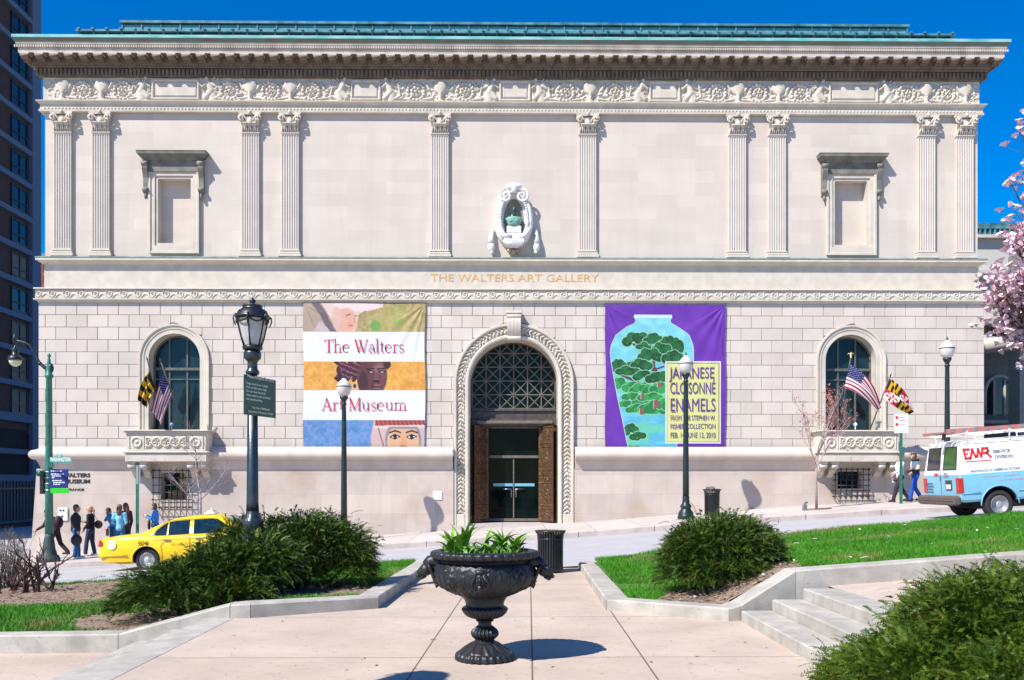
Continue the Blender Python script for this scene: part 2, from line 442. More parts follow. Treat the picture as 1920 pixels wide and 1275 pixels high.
for (pa, pb) in [((600, 1233), (1500, 1233)), ((620, 1157), (1300, 1160))]:
    A_, B_ = gp(*pa), gp(*pb); segs.append((A_.x, A_.y, B_.x, A_.y+0.0001))
segs.append((-9, 5.3, 9, 5.3)); segs.append((-9, 14.4, 9, 14.4))
colmix(M_CONC, noise_fac(M_CONC, 0.5, 0.46, 0.8, 7, stretch=(.5, 1, 1), strength=0.75), (0.38, 0.28, 0.21))
colmix(M_CONC, noise_fac(M_CONC, 9, 0.56, 0.74, 6, strength=0.5), (0.30, 0.25, 0.21))
colmix(M_CONC, noise_fac(M_CONC, 16, 0.73, 0.75, 1, strength=0.8), (0.13, 0.10, 0.085))
colmix(M_CONC, noise_fac(M_CONC, 3.5, 0.66, 0.72, 4, strength=0.25), (0.36, 0.28, 0.23))
joint_lines(M_CONC, segs, 0.009, (0.16, 0.12, 0.09))
LA = gp(470, 1159); LB = gp(710, 1141); LC = gp(803, 1070)          # left wall foot: corner, bend, road end
RA = gp(1367, 1165); RB = gp(1137, 1145); RC = gp(1089, 1071)
XL0, XL1 = -3.56, -3.2                                              # the granite edge above the left flight
SX0 = 2.78                                                          # first riser of the right flight
b = MB()
plz = [(XL1-0.02, -6), (SX0+0.3, -6), (SX0+0.3, RA.y+0.15), (RA.x, RA.y+0.1), (RB.x+0.1, RB.y+0.1), (RC.x+0.1, RC.y), (RC.x+0.1, NY), (LC.x-0.1, NY), (LC.x-0.1, LC.y), (LB.x-0.1, LB.y+0.1), (LA.x, LA.y+0.1), (XL1-0.02, LA.y+0.1)]
b.prism(plz, -0.5, 0, 'Z')
struct(b.build('plaza_paving', M_CONC))
# kerb and gutter at the road end of the path
b = MB(); b.box(LC.x-0.1, RC.x+0.1, NY, NY+0.16, -0.6, -0.003); struct(b.build('path_kerb', M_KERB))
# lower path (left) and upper path (right)
LPZ = -0.39
M_CONC2 = M_CONC.copy(); M_CONC2.name = 'path_concrete'
b = MB(); 
def lpz(x): return LPZ-0.012*max(0, -5-x)
b.add([(-30, -6, lpz(-30)), (-4.5, -6, LPZ), (-4.5, 10.9, LPZ), (-30, 10.9, lpz(-30))], [(0, 1, 2, 3)], smooth=False)
struct(b.build('lower_path', M_CONC))
UZ0 = 0.39
def upz(x): return 0.385+0.066*max(0, x-3.9)
b = MB(); b.add([(3.89, 5.2, upz(3.89)), (30, 5.2, upz(30)), (30, 10.9, upz(30)), (3.89, 10.9, upz(3.89))], [(0, 1, 2, 3)], smooth=False)
struct(b.build('upper_path', M_CONC))

# ---- coping walls: mitred runs along a plan path with a top height at each point ----
def coping(path, wid, side, name, label, m=M_GRAN, depth=0.5, cut=()):
    """path: (x, y, ztop); wid laid to one side (+1 = left of travel)"""
    n = len(path); P = [Vector((p[0], p[1])) for p in path]; off = []
    for i in range(n):
        ds = []
        if i > 0: ds.append((P[i]-P[i-1]).normalized())
        if i < n-1: ds.append((P[i+1]-P[i]).normalized())
        ns = [Vector((-d.y, d.x))*side for d in ds]
        if len(ns) == 2:
            mvec = (ns[0]+ns[1]); mvec.normalize(); k = wid/max(0.35, mvec.dot(ns[0]))
            off.append(P[i]+mvec*k)
        else: off.append(P[i]+ns[0]*wid)
    c = 0.018; b = MB()
    for i in range(n-1):
        vs = []
        e = (P[i+1]-P[i]).normalized()*0.004
        for j, sg in ((i, 1), (i+1, -1)):
            o_ = off[j]; p = P[j]; z = path[j][2]; q = (o_-p).normalized()*c
            ee = e*sg
            vs += [(p.x+ee.x, p.y+ee.y, z-depth), (p.x+ee.x, p.y+ee.y, z-c), (p.x+q.x+ee.x, p.y+q.y+ee.y, z), (o_.x-q.x+ee.x, o_.y-q.y+ee.y, z), (o_.x+ee.x, o_.y+ee.y, z-c), (o_.x+ee.x, o_.y+ee.y, z-depth)]
        fs = [(k, k+6, k+7, k+1) for k in range(5)]+[(0, 1, 2, 3, 4, 5), (11, 10, 9, 8, 7, 6)]
        b.add(vs, fs, smooth=False)
    o = b.build(name, m, loc=(path[0][0], path[0][1], path[0][2]-depth)); tag(o, label, 'low wall', 'low granite walls around the lawns'); return o
def split(path, step=1.9):
    out = [path[0]]
    for a, b_ in zip(path, path[1:]):
        l = math.hypot(b_[0]-a[0], b_[1]-a[1]); k = max(1, round(l/step))
        for i in range(1, k+1):
            t = i/k; out.append(tuple(a[j]+(b_[j]-a[j])*t for j in range(3)))
    return out
WT = 0.155
coping(split([(LC.x, NY-0.02, WT-0.02), (LC.x, LC.y, WT-0.02), (LB.x, LB.y, WT), (LA.x, LA.y, WT+0.02)]), 0.30, -1, 'granite_wall', 'low granite wall edging the left lawn beside the urn path, grimy on its inner face')
coping(split([(LA.x-0.002, LA.y, WT+0.02), (-3.25, LA.y-0.03, WT+0.01), (-4.55, 10.78, -0.17), (-14, 10.9, -0.30)], 2.6), 0.30, -1, 'granite_wall', 'low granite wall sloping down and running left along the lower path')
coping(split([(RC.x, NY-0.02, WT-0.03), (RC.x, RC.y, WT-0.02), (RB.x, RB.y, WT-0.01), (RA.x, RA.y, WT)]), 0.30, 1, 'granite_wall', 'low granite wall edging the right lawn around the round yew bush')
coping(split([(RA.x+0.002, RA.y, WT), (RA.x+0.14, RA.y+0.03, WT+0.03), (3.50, 10.78, 0.575), (6.2, 10.9, 0.76), (14, 11.2, 1.25)], 2.6), 0.30, 1, 'granite_wall', 'low granite wall climbing beside the steps and along the upper path')
# ---- the two flights ----
colmix(M_GRAN, noise_fac(M_GRAN, 1.2, 0.48, 0.72, 8, strength=0.5), (0.26, 0.235, 0.19))
colmix(M_GRAN, noise_fac(M_GRAN, 30, 0.58, 0.70, 5, strength=0.35), (0.20, 0.185, 0.16))
def flight(name, label, x0, dx, zs, y0, y1):
    t = thing(name, label, 'steps', (x0, (y0+y1)/2, zs[0]-0.13), group='granite steps', worldverts=True)
    for k, z in enumerate(zs):
        b = MB(); xa = x0+dx*k; xb = xa+dx*1.0
        if k == len(zs)-1: xb = xa+dx*1.15
        a_, b_ = min(xa, xb), max(xa, xb)
        ys = [y0, y0+(y1-y0)*(0.42+0.1*(k % 2)), y1]
        for (p, q) in zip(ys, ys[1:]): b.cbox(a_, b_+(0.0), p+0.003, q-0.003, z-0.35, z, 0.012)
        b.build('step', M_GRAN, t)
    return t
flight('granite_steps', 'three granite steps rising right from the plaza to the upper path', SX0, 0.36, [0.13, 0.26, 0.39], 5.4, RA.y-0.03)
flight('granite_steps', 'granite steps dropping left from the plaza to the lower path', XL1, -0.36, [0.004, -0.126, -0.256], -5, 10.86)

# ================= LAWNS =================
def sstep(a, b, x): return float(smoothstep(a, b, x))
def zright(x, y):
    fz = np.where(x < 2.65, 0.12, np.where(x < 3.5, 0.12+(x-2.65)/0.85*0.42, 0.54+0.066*(x-3.5)))
    bz_ = 0.10+0.125*(x-1.4)-0.12*smoothstep(6.0, 9.5, x)
    t = np.clip((y-11.0)/(17.3-11.0), 0, 1); t = t*t*(3-2*t)*0.7+t*0.3
    return fz*(1-t)+bz_*t+0.05*(fbm(x*0.8, y*0.8, 3, 5)-0.5)
def zleft(x, y):
    fz = np.where(x > -3.2, 0.12, np.where(x > -4.6, 0.12-(-3.2-x)/1.4*0.33, -0.21-0.012*(-4.6-x)))
    bz_ = 0.10+0.063*(x+1.8)
    t = np.clip((y-11.0)/(17.3-11.0), 0, 1)
    return fz*(1-t)+bz_*t+0.04*(fbm(x*0.8, y*0.8, 3, 9)-0.5)
def inside_right(x, y, m=0.25):
    front_ = RB.y+(x-RB.x)/(RA.x-RB.x)*(RA.y-RB.y)+m/0.826
    yf = np.where(x < RA.x+.1, front_, np.interp(x, [2.65, 3.5, 6.2, 14], [10.62, 10.78, 10.9, 11.2])+m)
    return (x > RB.x+(y-RB.y)/(RC.y-RB.y)*(RC.x-RB.x)+m) & (y > yf) & (y < NY+0.15)
def inside_left(x, y, m=0.25):
    front_ = LA.y+(x-LA.x)/(LB.x-LA.x)*(LB.y-LA.y)+m/0.869
    yf = np.where(x > LA.x, front_, np.interp(x, [-14, -4.55, -3.25], [10.9, 10.78, 10.9])+m)
    return (x < LB.x+(y-LB.y)/(LC.y-LB.y)*(LC.x-LB.x)-m) & (y > yf) & (y < NY+0.15)
# bush places: (x, y, radius)
YEWS = [(-4.55, 12.55, 1.15), (-2.65, 13.3, 1.1), (2.98, 12.15, 0.9)]
def is_bed(x, y):
    n = fbm(x*1.6, y*1.6, 3, 3)*0.9-0.45
    m = np.zeros(np.shape(x), bool)
    m |= ((x+4.3)**2/2.5+(y-11.95)**2/0.85 < 1+n*1.5)
    m |= ((x+2.9)**2/1.4+(y-12.7)**2/0.8 < 1+n)
    m |= ((x-2.95)**2/0.95+(y-11.55)**2/0.62 < 1+n)
    m |= (x < -4.6+n*2) & (y > 13.8+n*1.2) & (y < 17.1+n)
    return m
M_SOIL = mat('bark_mulch', (0.16, 0.10, 0.065), 0.95, var=0.5, scale=22, bump=0.9, bscale=45, col2=(0.34, 0.25, 0.18))
M_TURF = mat('turf', (0.05, 0.11, 0.012), 0.95, var=0.3, scale=6, bump=0.3, col2=(0.075, 0.17, 0.018))
def lawn(nx, x0, x1, y0, y1, zf, ins):
    st = 0.07
    X, Y = np.meshgrid(np.arange(x0, x1, st), np.arange(y0, y1, st), indexing='ij')
    Z = zf(X, Y); bed = is_bed(X, Y)
    Z = Z+np.where(bed, 0.035*fbm(X*7, Y*7, 3, 8), 0)
    V = np.stack([X, Y, Z], -1).reshape(-1, 3); Fq = gridfaces(*X.shape)
    I = ins(X, Y); Bd = bed.reshape(-1); I = I.reshape(-1)
    ok = I[Fq].all(1); bq = Bd[Fq].sum(1) >= 2
    for nm, msk, m in (('turf_'+'ground', ok & ~bq, M_TURF), ('planting_bed', ok & bq, M_SOIL)):
        f = Fq[msk]; u, inv = np.unique(f, return_inverse=True)
        o = npmesh('lawn' if 'turf' in nm else nm, V[u], inv.reshape(f.shape), m, smooth=True); struct(o)
lawn('r', 1.2, 14, 10.4, 17.5, zright, inside_right)
lawn('l', -14, -1.6, 10.5, 17.5, zleft, inside_left)
# grass blades
def blades(name, zf, ins, x0, x1, y0, y1, n, seed, h0=0.055):
    rs = np.random.RandomState(seed)
    x = rs.uniform(x0, x1, n); y = rs.uniform(y0, y1, n)
    dens = fbm(x*1.3, y*1.3, 4, seed)
    keep = ins(x, y, 0.33) & ~is_bed(x, y) & (rs.rand(n) < np.clip((dens-0.27)*7, 0.10, 1))
    x, y, dens = x[keep], y[keep], dens[keep]; n = len(x)
    z = zf(x, y)-0.004; h = h0*(0.5+rs.rand(n))*(0.55+dens); a = rs.uniform(0, 2*PI, n); wd = 0.0052*(0.7+0.6*rs.rand(n))
    le = rs.normal(0, 0.55, (n, 2))*h[:, None]
    b0 = np.stack([x-np.cos(a)*wd, y-np.sin(a)*wd, z], 1); b1 = np.stack([x+np.cos(a)*wd, y+np.sin(a)*wd, z], 1)
    tp = np.stack([x+le[:, 0], y+le[:, 1], z+h], 1)
    V = np.stack([b0, b1, tp], 1).reshape(-1, 3); Ft = np.arange(3*n).reshape(-1, 3)
    return npmesh(name, V, Ft, M_BLADE)
M_BLADE = mat('grass_blade', (0.040, 0.19, 0.006), 0.6, var=0.2, scale=1.6, col2=(0.075, 0.27, 0.010), spec=0.3)
colmix(M_BLADE, noise_fac(M_BLADE, 0.9, 0.56, 0.70, 5, strength=0.75), (0.26, 0.22, 0.07))
o = blades('grass', zright, inside_right, 1.2, 12, 10.4, 17.5, 300000, 3); tag(o, 'bright green mown grass of the lawn right of the path', 'grass', kind='stuff')
o = blades('grass', zleft, inside_left, -11, -1.6, 10.5, 17.5, 230000, 4); tag(o, 'green patchy grass of the lawn left of the path', 'grass', kind='stuff')
# bits of mulch lying loose on the bed, and fallen petals and leaves
def chips(n, x0, x1, y0, y1, cond, zf, s, m, name, seed):
    rs = np.random.RandomState(seed); x = rs.uniform(x0, x1, n); y = rs.uniform(y0, y1, n); k = cond(x, y); x, y = x[k], y[k]; n = len(x)
    z = zf(x, y)+0.03; a = rs.uniform(0, 2*PI, n); l = s*(0.5+rs.rand(n)); t = rs.uniform(-0.4, 0.6, n)*l
    dx, dy = np.cos(a)*l, np.sin(a)*l; wx, wy = -np.sin(a)*l*0.35, np.cos(a)*l*0.35
    V = np.stack([np.stack([x-dx-wx, y-dy-wy, z], 1), np.stack([x+dx-wx, y+dy-wy, z+t], 1), np.stack([x+dx+wx, y+dy+wy, z+t+l*0.1], 1), np.stack([x-dx+wx, y-dy+wy, z+l*0.1], 1)], 1).reshape(-1, 3)
    return npmesh(name, V, np.arange(4*n).reshape(-1, 4), m)
M_CHIP = mat('bark_chip', (0.13, 0.075, 0.045), 0.9, var=0.5, scale=15, col2=(0.38, 0.29, 0.21))
tag(chips(9000, -11, -1.8, 10.9, 17.3, lambda x, y: inside_left(x, y, .34) & is_bed(x, y), zleft, 0.028, M_CHIP, 'bark_mulch', 1), 'loose brown bark mulch spread over the left planting beds', 'mulch', kind='stuff')
tag(chips(3000, 1.5, 5, 10.5, 14, lambda x, y: inside_right(x, y, .34) & is_bed(x, y), zright, 0.028, M_CHIP, 'bark_mulch', 2), 'loose brown bark mulch under the round yew bush', 'mulch', kind='stuff')
M_PETAL = mat('pale_petal', (0.75, 0.62, 0.60), 0.7)
tag(chips(90, 2, 12, 11, 17.2, inside_right, lambda x, y: zright(x, y)+0.03, 0.03, M_PETAL, 'fallen_petals', 6), 'pale magnolia petals scattered over the right lawn', 'petals', kind='stuff')
M_LEAF = mat('dry_leaf', (0.25, 0.12, 0.05), 0.8)
tag(chips(40, -3, 3, 6.5, 11, lambda x, y: x > -9, lambda x, y: x*0-0.026, 0.02, M_LEAF, 'dry_leaves', 7), 'few dry brown leaf scraps lying on the plaza paving', 'leaves', kind='stuff')
# ================= THE MUSEUM =================
D = 34.0; DL = 33.82; DB = 33.62          # upper wall, rusticated wall, base wall planes
MX = AX(963.5, D)                          # axis of the facade
HU = (AX(1836, D)-AX(88, D))/2             # half width upper
HL = (AX(1845, DL)-AX(77, DL))/2
XU0, XU1 = MX-HU, MX+HU; XL_0, XL_1 = MX-HL, MX+HL
BACK = 62.0
mus = thing('museum_building', 'pale limestone museum with carved frieze, pilasters and arched bronze doorway', 'museum', (MX, D, 0), worldverts=True)
def SX(px, Y=D): return AX(px, Y)-MX       # offset from the facade axis
Z_TOPWALL = bz(143); Z_FR0 = bz(190); Z_ARC0 = bz(209); Z_STR = bz(497); Z_BAND0 = AZ(541, D); Z_WAVE0 = AZ(560, DL); Z_RU1 = AZ(569, DL); Z_TOR1 = AZ(844, DL); Z_TOR0 = AZ(880, DB)

def rects(b, x0, x1, z0, z1, y, holes, depth=0.0):
    """vertical wall face with rectangular holes and their reveals"""
    xs = sorted({x0, x1}|{h[0] for h in holes}|{h[1] for h in holes}); zs = sorted({z0, z1}|{h[2] for h in holes}|{h[3] for h in holes})
    for xa, xb in zip(xs, xs[1:]):
        for za, zb in zip(zs, zs[1:]):
            if any(h[0]-1e-6 <= xa and xb <= h[1]+1e-6 and h[2]-1e-6 <= za and zb <= h[3]+1e-6 for h in holes): continue
            b.add([(xa, y, za), (xb, y, za), (xb, y, zb), (xa, y, zb)], [(0, 1, 2, 3)], smooth=False)
    if depth:
        for h in holes:
            a, c, e, f = h[:4]; d = y+depth
            b.add([(a,y,e),(c,y,e),(c,y,f),(a,y,f),(a,d,e),(c,d,e),(c,d,f),(a,d,f)], [(0,4,5,1),(1,5,6,2),(2,6,7,3),(3,7,4,0)], smooth=False)
# upper wall with the two blind window recesses
UWX = (SX(1597)-SX(330))/2                 # offset of the window axes
rw, rz0, rz1 = 0.61, AZ(458, D), AZ(338, D)
b = MB()
blind = [(MX+s*UWX-rw, MX+s*UWX+rw, rz0, rz1) for s in (-1, 1)]
rects(b, XU0, XU1, Z_BAND0-0.3, Z_TOPWALL+0.5, D, blind, 0.34)
for h in blind: b.add([(h[0], D+0.34, h[2]), (h[1], D+0.34, h[2]), (h[1], D+0.34, h[3]), (h[0], D+0.34, h[3])], [(0, 1, 2, 3)])
b.add([(XU0, D, -2), (XU0, D, Z_TOPWALL+.5), (XU0, BACK, Z_TOPWALL+.5), (XU0, BACK, -2)], [(0, 1, 2, 3)])
b.add([(XU1, D, -2), (XU1, BACK, -2), (XU1, BACK, Z_TOPWALL+.5), (XU1, D, Z_TOPWALL+.5)], [(0, 1, 2, 3)])
b.add([(XU0, BACK, -2), (XU0, BACK, Z_TOPWALL+.5), (XU1, BACK, Z_TOPWALL+.5), (XU1, BACK, -2)], [(0, 1, 2, 3)])
upper = b.build('upper_wall', M_WALL, mus)

# --- profile swept round the front and both ends ---
def sweep(b, prof, x0=XU0, x1=XU1, yf=D, back=BACK-10, mi=None, smooth=False):
    n = len(prof); vs = []
    for (p, z) in prof:
        vs += [(x0-p, back, z), (x0-p, yf-p, z), (x1+p, yf-p, z), (x1+p, back, z)]
    fs = []
    for k in range(n-1):
        for i in range(3):
            fs.append((k*4+i, k*4+i+1, (k+1)*4+i+1, (k+1)*4+i))
    b.add(vs, fs, mi, smooth)
def arcprof(p0, z0, p1, z1, bulge, n=6):
    """profile points between two ends bulging outwards by bulge"""
    out = []
    for i in range(n+1):
        t = i/n; s = math.sin(PI*t)*bulge
        dx, dz = p1-p0, z1-z0; l = math.hypot(dx, dz)
        out.append((p0+dx*t+s*abs(dz)/l, z0+dz*t))
    return out
# architrave above the capitals
b = MB(); z = bz
sweep(b, [(0.02, z(211)), (0.16, z(210)), (0.17, z(206)), (0.13, z(205)), (0.13, z(196)), (0.16, z(195.5)), (0.24, z(192)), (0.25, z(190)), (0.09, z(189))])
arc_o = b.build('architrave', M_STONE, mus)
b = MB()
for i in range(int(2*HU/0.13)):
    x = XU0+0.06+i*0.13
    b.ell((x, D-0.155, z(204.3)), 0.04, 6, 4)
b.build('bead_moulding', M_STONE, arc_o)

# --- frieze: carved in relief, as a height field ---
zf0, zf1 = z(189), z(141)
NXF, NZF = 2300, 56
xs_ = np.linspace(XU0, XU1, NXF); zs_ = np.linspace(zf0, zf1, NZF)
Xg, Zg = np.meshgrid(xs_, zs_, indexing='ij')
def ppx(px): return AX(px, D)
H = np.zeros_like(Xg); fh = zf1-zf0
def mx(h): 
    global H; H = np.maximum(H, h)
def dome(d, w, h): return h*np.sqrt(np.clip(1-(d/w)**2, 0, 1))
def rosette(cx, cz, Rr, sgn=1):
    dx, dz = Xg-cx, Zg-cz; r = np.hypot(dx, dz); th = np.arctan2(dz, dx)
    ring = dome(r-Rr*0.86, Rr*0.17, 0.105)*(0.75+0.25*np.cos(14*th))
    pet = np.where(r < Rr*0.6, 0.095*(0.5+0.5*np.cos(6*th+r*9*sgn))*(0.4+0.6*np.sin(np.clip(r/Rr/0.6, 0, 1)*PI)), 0)
    mx(ring); mx(pet); mx(dome(r, Rr*0.16, 0.11))
    sp = r-Rr*(0.35+0.14*((th*sgn/(2*PI)) % 1)); mx(dome(sp, Rr*0.07, 0.08))
def urn(cx, h=0.78):
    t = (Zg-zf0)/fh/h; dx = np.abs(Xg-cx)
    wv = np.interp(t, [0, .06, .1, .16, .3, .38, .55, .75, .92, .96, 1.0], [.24, .24, .10, .07, .10, .07, .20, .27, .26, .22, .26])*fh/0.9
    m = (t >= 0) & (t <= 1) & (dx < wv)
    mx(np.where(m, 0.14*np.sqrt(np.clip(1-(dx/np.maximum(wv, 1e-3))**2, 0, 1)), 0))
def seg_(x0, z0, x1, z1, w0, w1, h):
    dx, dz = x1-x0, z1-z0; l2 = dx*dx+dz*dz
    t = np.clip(((Xg-x0)*dx+(Zg-z0)*dz)/l2, 0, 1); d = np.hypot(Xg-x0-dx*t, Zg-z0-dz*t); ww = w0+(w1-w0)*t
    mx(dome(d, 1.0, 1.0)*0+h*np.sqrt(np.clip(1-(d/ww)**2, 0, 1)))
def figure(cx, s):
    """winged figure leaning towards the panel on side s"""
    Z = lambda t: zf0+fh*t
    seg_(cx+s*.10, Z(.88), cx+s*.11, Z(.90), .075, .075, .13)
    seg_(cx+s*.06, Z(.74), cx-s*.06, Z(.42), .12, .13, .12)
    seg_(cx+s*.08, Z(.72), cx+s*.27, Z(.56), .055, .045, .12); seg_(cx+s*.27, Z(.56), cx+s*.36, Z(.66), .045, .035, .11)
    seg_(cx-s*.06, Z(.42), cx+s*.16, Z(.16), .15, .10, .11); seg_(cx-s*.1, Z(.35), cx-s*.1, Z(.08), .16, .16, .085)
    for k in range(5):
        seg_(cx-s*.04, Z(.66), cx-s*(.20+.075*k), Z(.98-.12*k), .045, .028, .085)
    seg_(cx-s*.30, Z(.90), cx-s*.42, Z(.25), .035, .05, .085); seg_(cx-s*.42, Z(.25), cx-s*.15, Z(.1), .05, .06, .08)
figs = [(270, 1), (395, -1), (642, 1), (730, -1), (921, 1), (1010, -1), (1200, 1), (1292, -1), (1536, 1), (1660, -1)]
urns = [120, 193, 470, 546, 826, 1106, 1382, 1458, 1734, 1807]
ros = [157, 232, 432, 509, 584, 780, 872, 1060, 1152, 1344, 1420, 1498, 1697, 1772]
for (lo, hi) in ((92, 283), (380, 656), (717, 934), (997, 1214), (1277, 1550), (1647, 1836)):
    a_, c_ = ppx(lo), ppx(hi); m = (Xg > a_) & (Xg < c_)
    n1 = fbm(Xg*9, Zg*9, 3, 21); n2 = np.abs(fbm(Xg*5.5, Zg*5.5, 2, 33)-0.5)
    t = (Zg-zf0)/fh
    fill = np.clip(1-n2*9, 0, 1)*0.035+np.clip(n1-0.54, 0, 1)*0.20
    mx(np.where(m & (t < 0.80), fill*(1-np.clip(t-0.55, 0, 1)*1.8), 0))
    mx(np.where(m & (t >= .55), np.clip(1-n2*16, 0, 1)*0.02, 0))
    mx(np.where(m & (t < 0.07), 0.05, 0))
for i, px in enumerate(ros): rosette(ppx(px), zf0+fh*0.42, 0.36, 1 if i % 2 else -1)
for px in ros:
    for s in (-1, 1): seg_(ppx(px)+s*.2, zf0+fh*.1, ppx(px)+s*.62, zf0+fh*.16, .05, .04, .07); seg_(ppx(px)+s*.38, zf0+fh*.72, ppx(px)+s*.5, zf0+fh*.5, .05, .05, .08)
for px in urns: urn(ppx(px))
for px, s in figs: figure(ppx(px), s)
# plain panels with raised frames
for lo, hi in ((285, 377), (657, 716), (935, 996), (1215, 1276), (1551, 1646)):
    a_, c_ = ppx(lo), ppx(hi); m = (Xg > a_) & (Xg < c_)
    H = np.where(m, 0.0, H)
    ex = np.minimum(Xg-a_, c_-Xg); ez = np.minimum(Zg-zf0-0.06, zf1-0.12-Zg); e = np.minimum(ex-0.03, ez)
    H = np.where(m & (e > 0), np.where(e < 0.07, 0.085, np.where(e < 0.13, 0.02, 0.055)), H)
Y = D-0.06-H*1.0
V = np.stack([Xg, Y, Zg], -1).reshape(-1, 3)
npmesh('carved_frieze', V, gridfaces(NXF, NZF), M_STONE, mus, smooth=True)
# closing returns of the frieze
b = MB(); b.box(XU0-0.004, XU1+0.004, D-0.055, D+0.5, zf0, zf1+0.02)
sweep(b, [(0.05, zf0), (0.05, zf1)])
b.build('frieze_ground', M_STONE, mus)

# --- main cornice ---
def zc(py, p): return AZ(py+max(0, 500-py)*0.018, D-p)
zsof = zc(94, 0.70)
b = MB()
sweep(b, [(0.05, Z_TOPWALL-0.02), (0.14, zc(141, .14)), (0.16, zc(138, .14)), (0.16, zc(125, .16)), (0.24, zc(124, .2))]+arcprof(0.24, zc(123.5, .24), 0.34, zc(117, .34), 0.03)+[(0.34, zsof+0.02), (0.34, zsof+.02), (0.64, zsof+.02), (0.64, zsof), (0.66, zsof), (0.66, zc(83, .66)), (0.69, zc(82.5, .68)), (0.69, zc(79, .68)), (0.72, zc(78.5, .72)), (0.73, zc(73.5, .73)), (0.75, zc(73, .75)), (0.79, zc(67.5, .8)), (0.80, zc(67, .8)), (0.80, zc(66, .8))])
corn = b.build('cornice', M_CORN, mus)
M_SOOT_SHADE = mat('soot_and_shade_limestone', (0.17, 0.125, 0.09), 0.9, var=0.25, scale=3, bump=0.1)  # grime brown, deepened with the shade under the cornice put into the colour
b = MB(); sweep(b, [(0.052, zc(142.2,.1)), (0.163, zc(141, .14)), (0.165, zc(125, .16)), (0.247, zc(124, .2))]+arcprof(0.247, zc(123.5, .24), 0.346, zc(117, .34), 0.03)+[(0.346, zsof+0.013), (0.346, zsof-.002), (0.635, zsof-.002), (0.638, zsof+.01)]); b.build('soffit', M_SOOT_SHADE, corn)
b = MB()
M_GUT = mat('weathered_copper_gutter', (0.07, 0.36, 0.34), 0.6, var=0.3, scale=1.2, col2=(0.30, 0.55, 0.55), stretch=(1, 1, 6))
sweep(b, [(0.805, zc(66.3, .8)), (0.82, zc(66, .82)), (0.825, zc(61, .82)), (0.81, zc(60.5, .81)), (0.3, zc(60.5, .96)+0.12), (-1.2, zc(60.5, .96)+0.42)])
b.build('copper_gutter', M_GUT, corn)
M_STAIN = mat('copper_stained_stone', (0.20, 0.15, 0.11), 0.9, var=0.2, scale=1.3, col2=(0.15, 0.24, 0.18), stretch=(1, 1, 2))
b = MB(); sweep(b, [(0.738, zc(74.3, .73)), (0.756, zc(73.3, .75)), (0.796, zc(67.8, .8)), (0.806, zc(67, .8)), (0.806, zc(66.5, .8))]); b.build('stained_lip', M_STAIN, corn)
b = MB()      # modillions along the front and the ends
mh0, mh1 = zc(116, .35)+0.05, zsof+0.012
MOD = []
def modillion(x, y, rot):
    s = 0.135
    if MOD:
        o = MOD[0].copy(); C.objects.link(o); o.parent = corn; o.location = (x-MX, y-D, 0); o.rotation_euler = (0, 0, rot); return
    b = MB()
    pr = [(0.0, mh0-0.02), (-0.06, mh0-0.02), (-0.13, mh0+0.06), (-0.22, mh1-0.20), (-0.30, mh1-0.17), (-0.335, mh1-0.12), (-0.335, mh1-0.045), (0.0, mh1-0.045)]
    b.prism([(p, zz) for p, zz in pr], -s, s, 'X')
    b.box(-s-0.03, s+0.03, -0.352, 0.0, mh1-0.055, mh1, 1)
    b.box(-s+0.0, s-0.0, -0.342, -0.335, mh1-0.13, mh1-.056, 1)  # front cap in paler cornice stone: its sunlit look put into the colour
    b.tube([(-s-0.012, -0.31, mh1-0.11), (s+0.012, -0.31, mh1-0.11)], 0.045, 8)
    o = b.build('modillion', [M_SOOT_SHADE, M_CORN], corn, world=False); o.scale = (1, .93, 1); o.location = (x-MX, y-D, 0); o.rotation_euler = (0, 0, rot); MOD.append(o)
nM = 68; span = 2*(HU+0.45)
for i in range(nM):
    x = MX-HU-0.45+span*i/(nM-1); modillion(x, D-0.335, 0)
for i in range(14):
    modillion(XU1+0.335, D+0.1+i*0.53, R(90)); modillion(XU0-0.335, D+0.1+i*0.53, R(-90))
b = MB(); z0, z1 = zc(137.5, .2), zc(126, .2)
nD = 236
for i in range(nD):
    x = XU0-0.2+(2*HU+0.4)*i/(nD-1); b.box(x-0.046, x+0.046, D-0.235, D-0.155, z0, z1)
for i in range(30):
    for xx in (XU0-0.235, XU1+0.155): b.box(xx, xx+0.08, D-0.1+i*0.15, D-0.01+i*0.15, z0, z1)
b.build('dentil_row', M_SOOT_SHADE, corn)
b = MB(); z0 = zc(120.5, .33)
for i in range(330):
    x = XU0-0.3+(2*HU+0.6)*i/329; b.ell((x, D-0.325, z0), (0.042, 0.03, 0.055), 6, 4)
b.build('egg_moulding', M_SOOT_SHADE, corn)
b = MB(); z0 = zc(81.5, .76)
for i in range(430):
    x = XU0-0.75+(2*HU+1.5)*i/429; b.box(x-0.025, x+0.025, D-0.725, D-0.68, z0-0.04, z0+0.045)
b.build('small_dentil_row', M_CORN, corn)
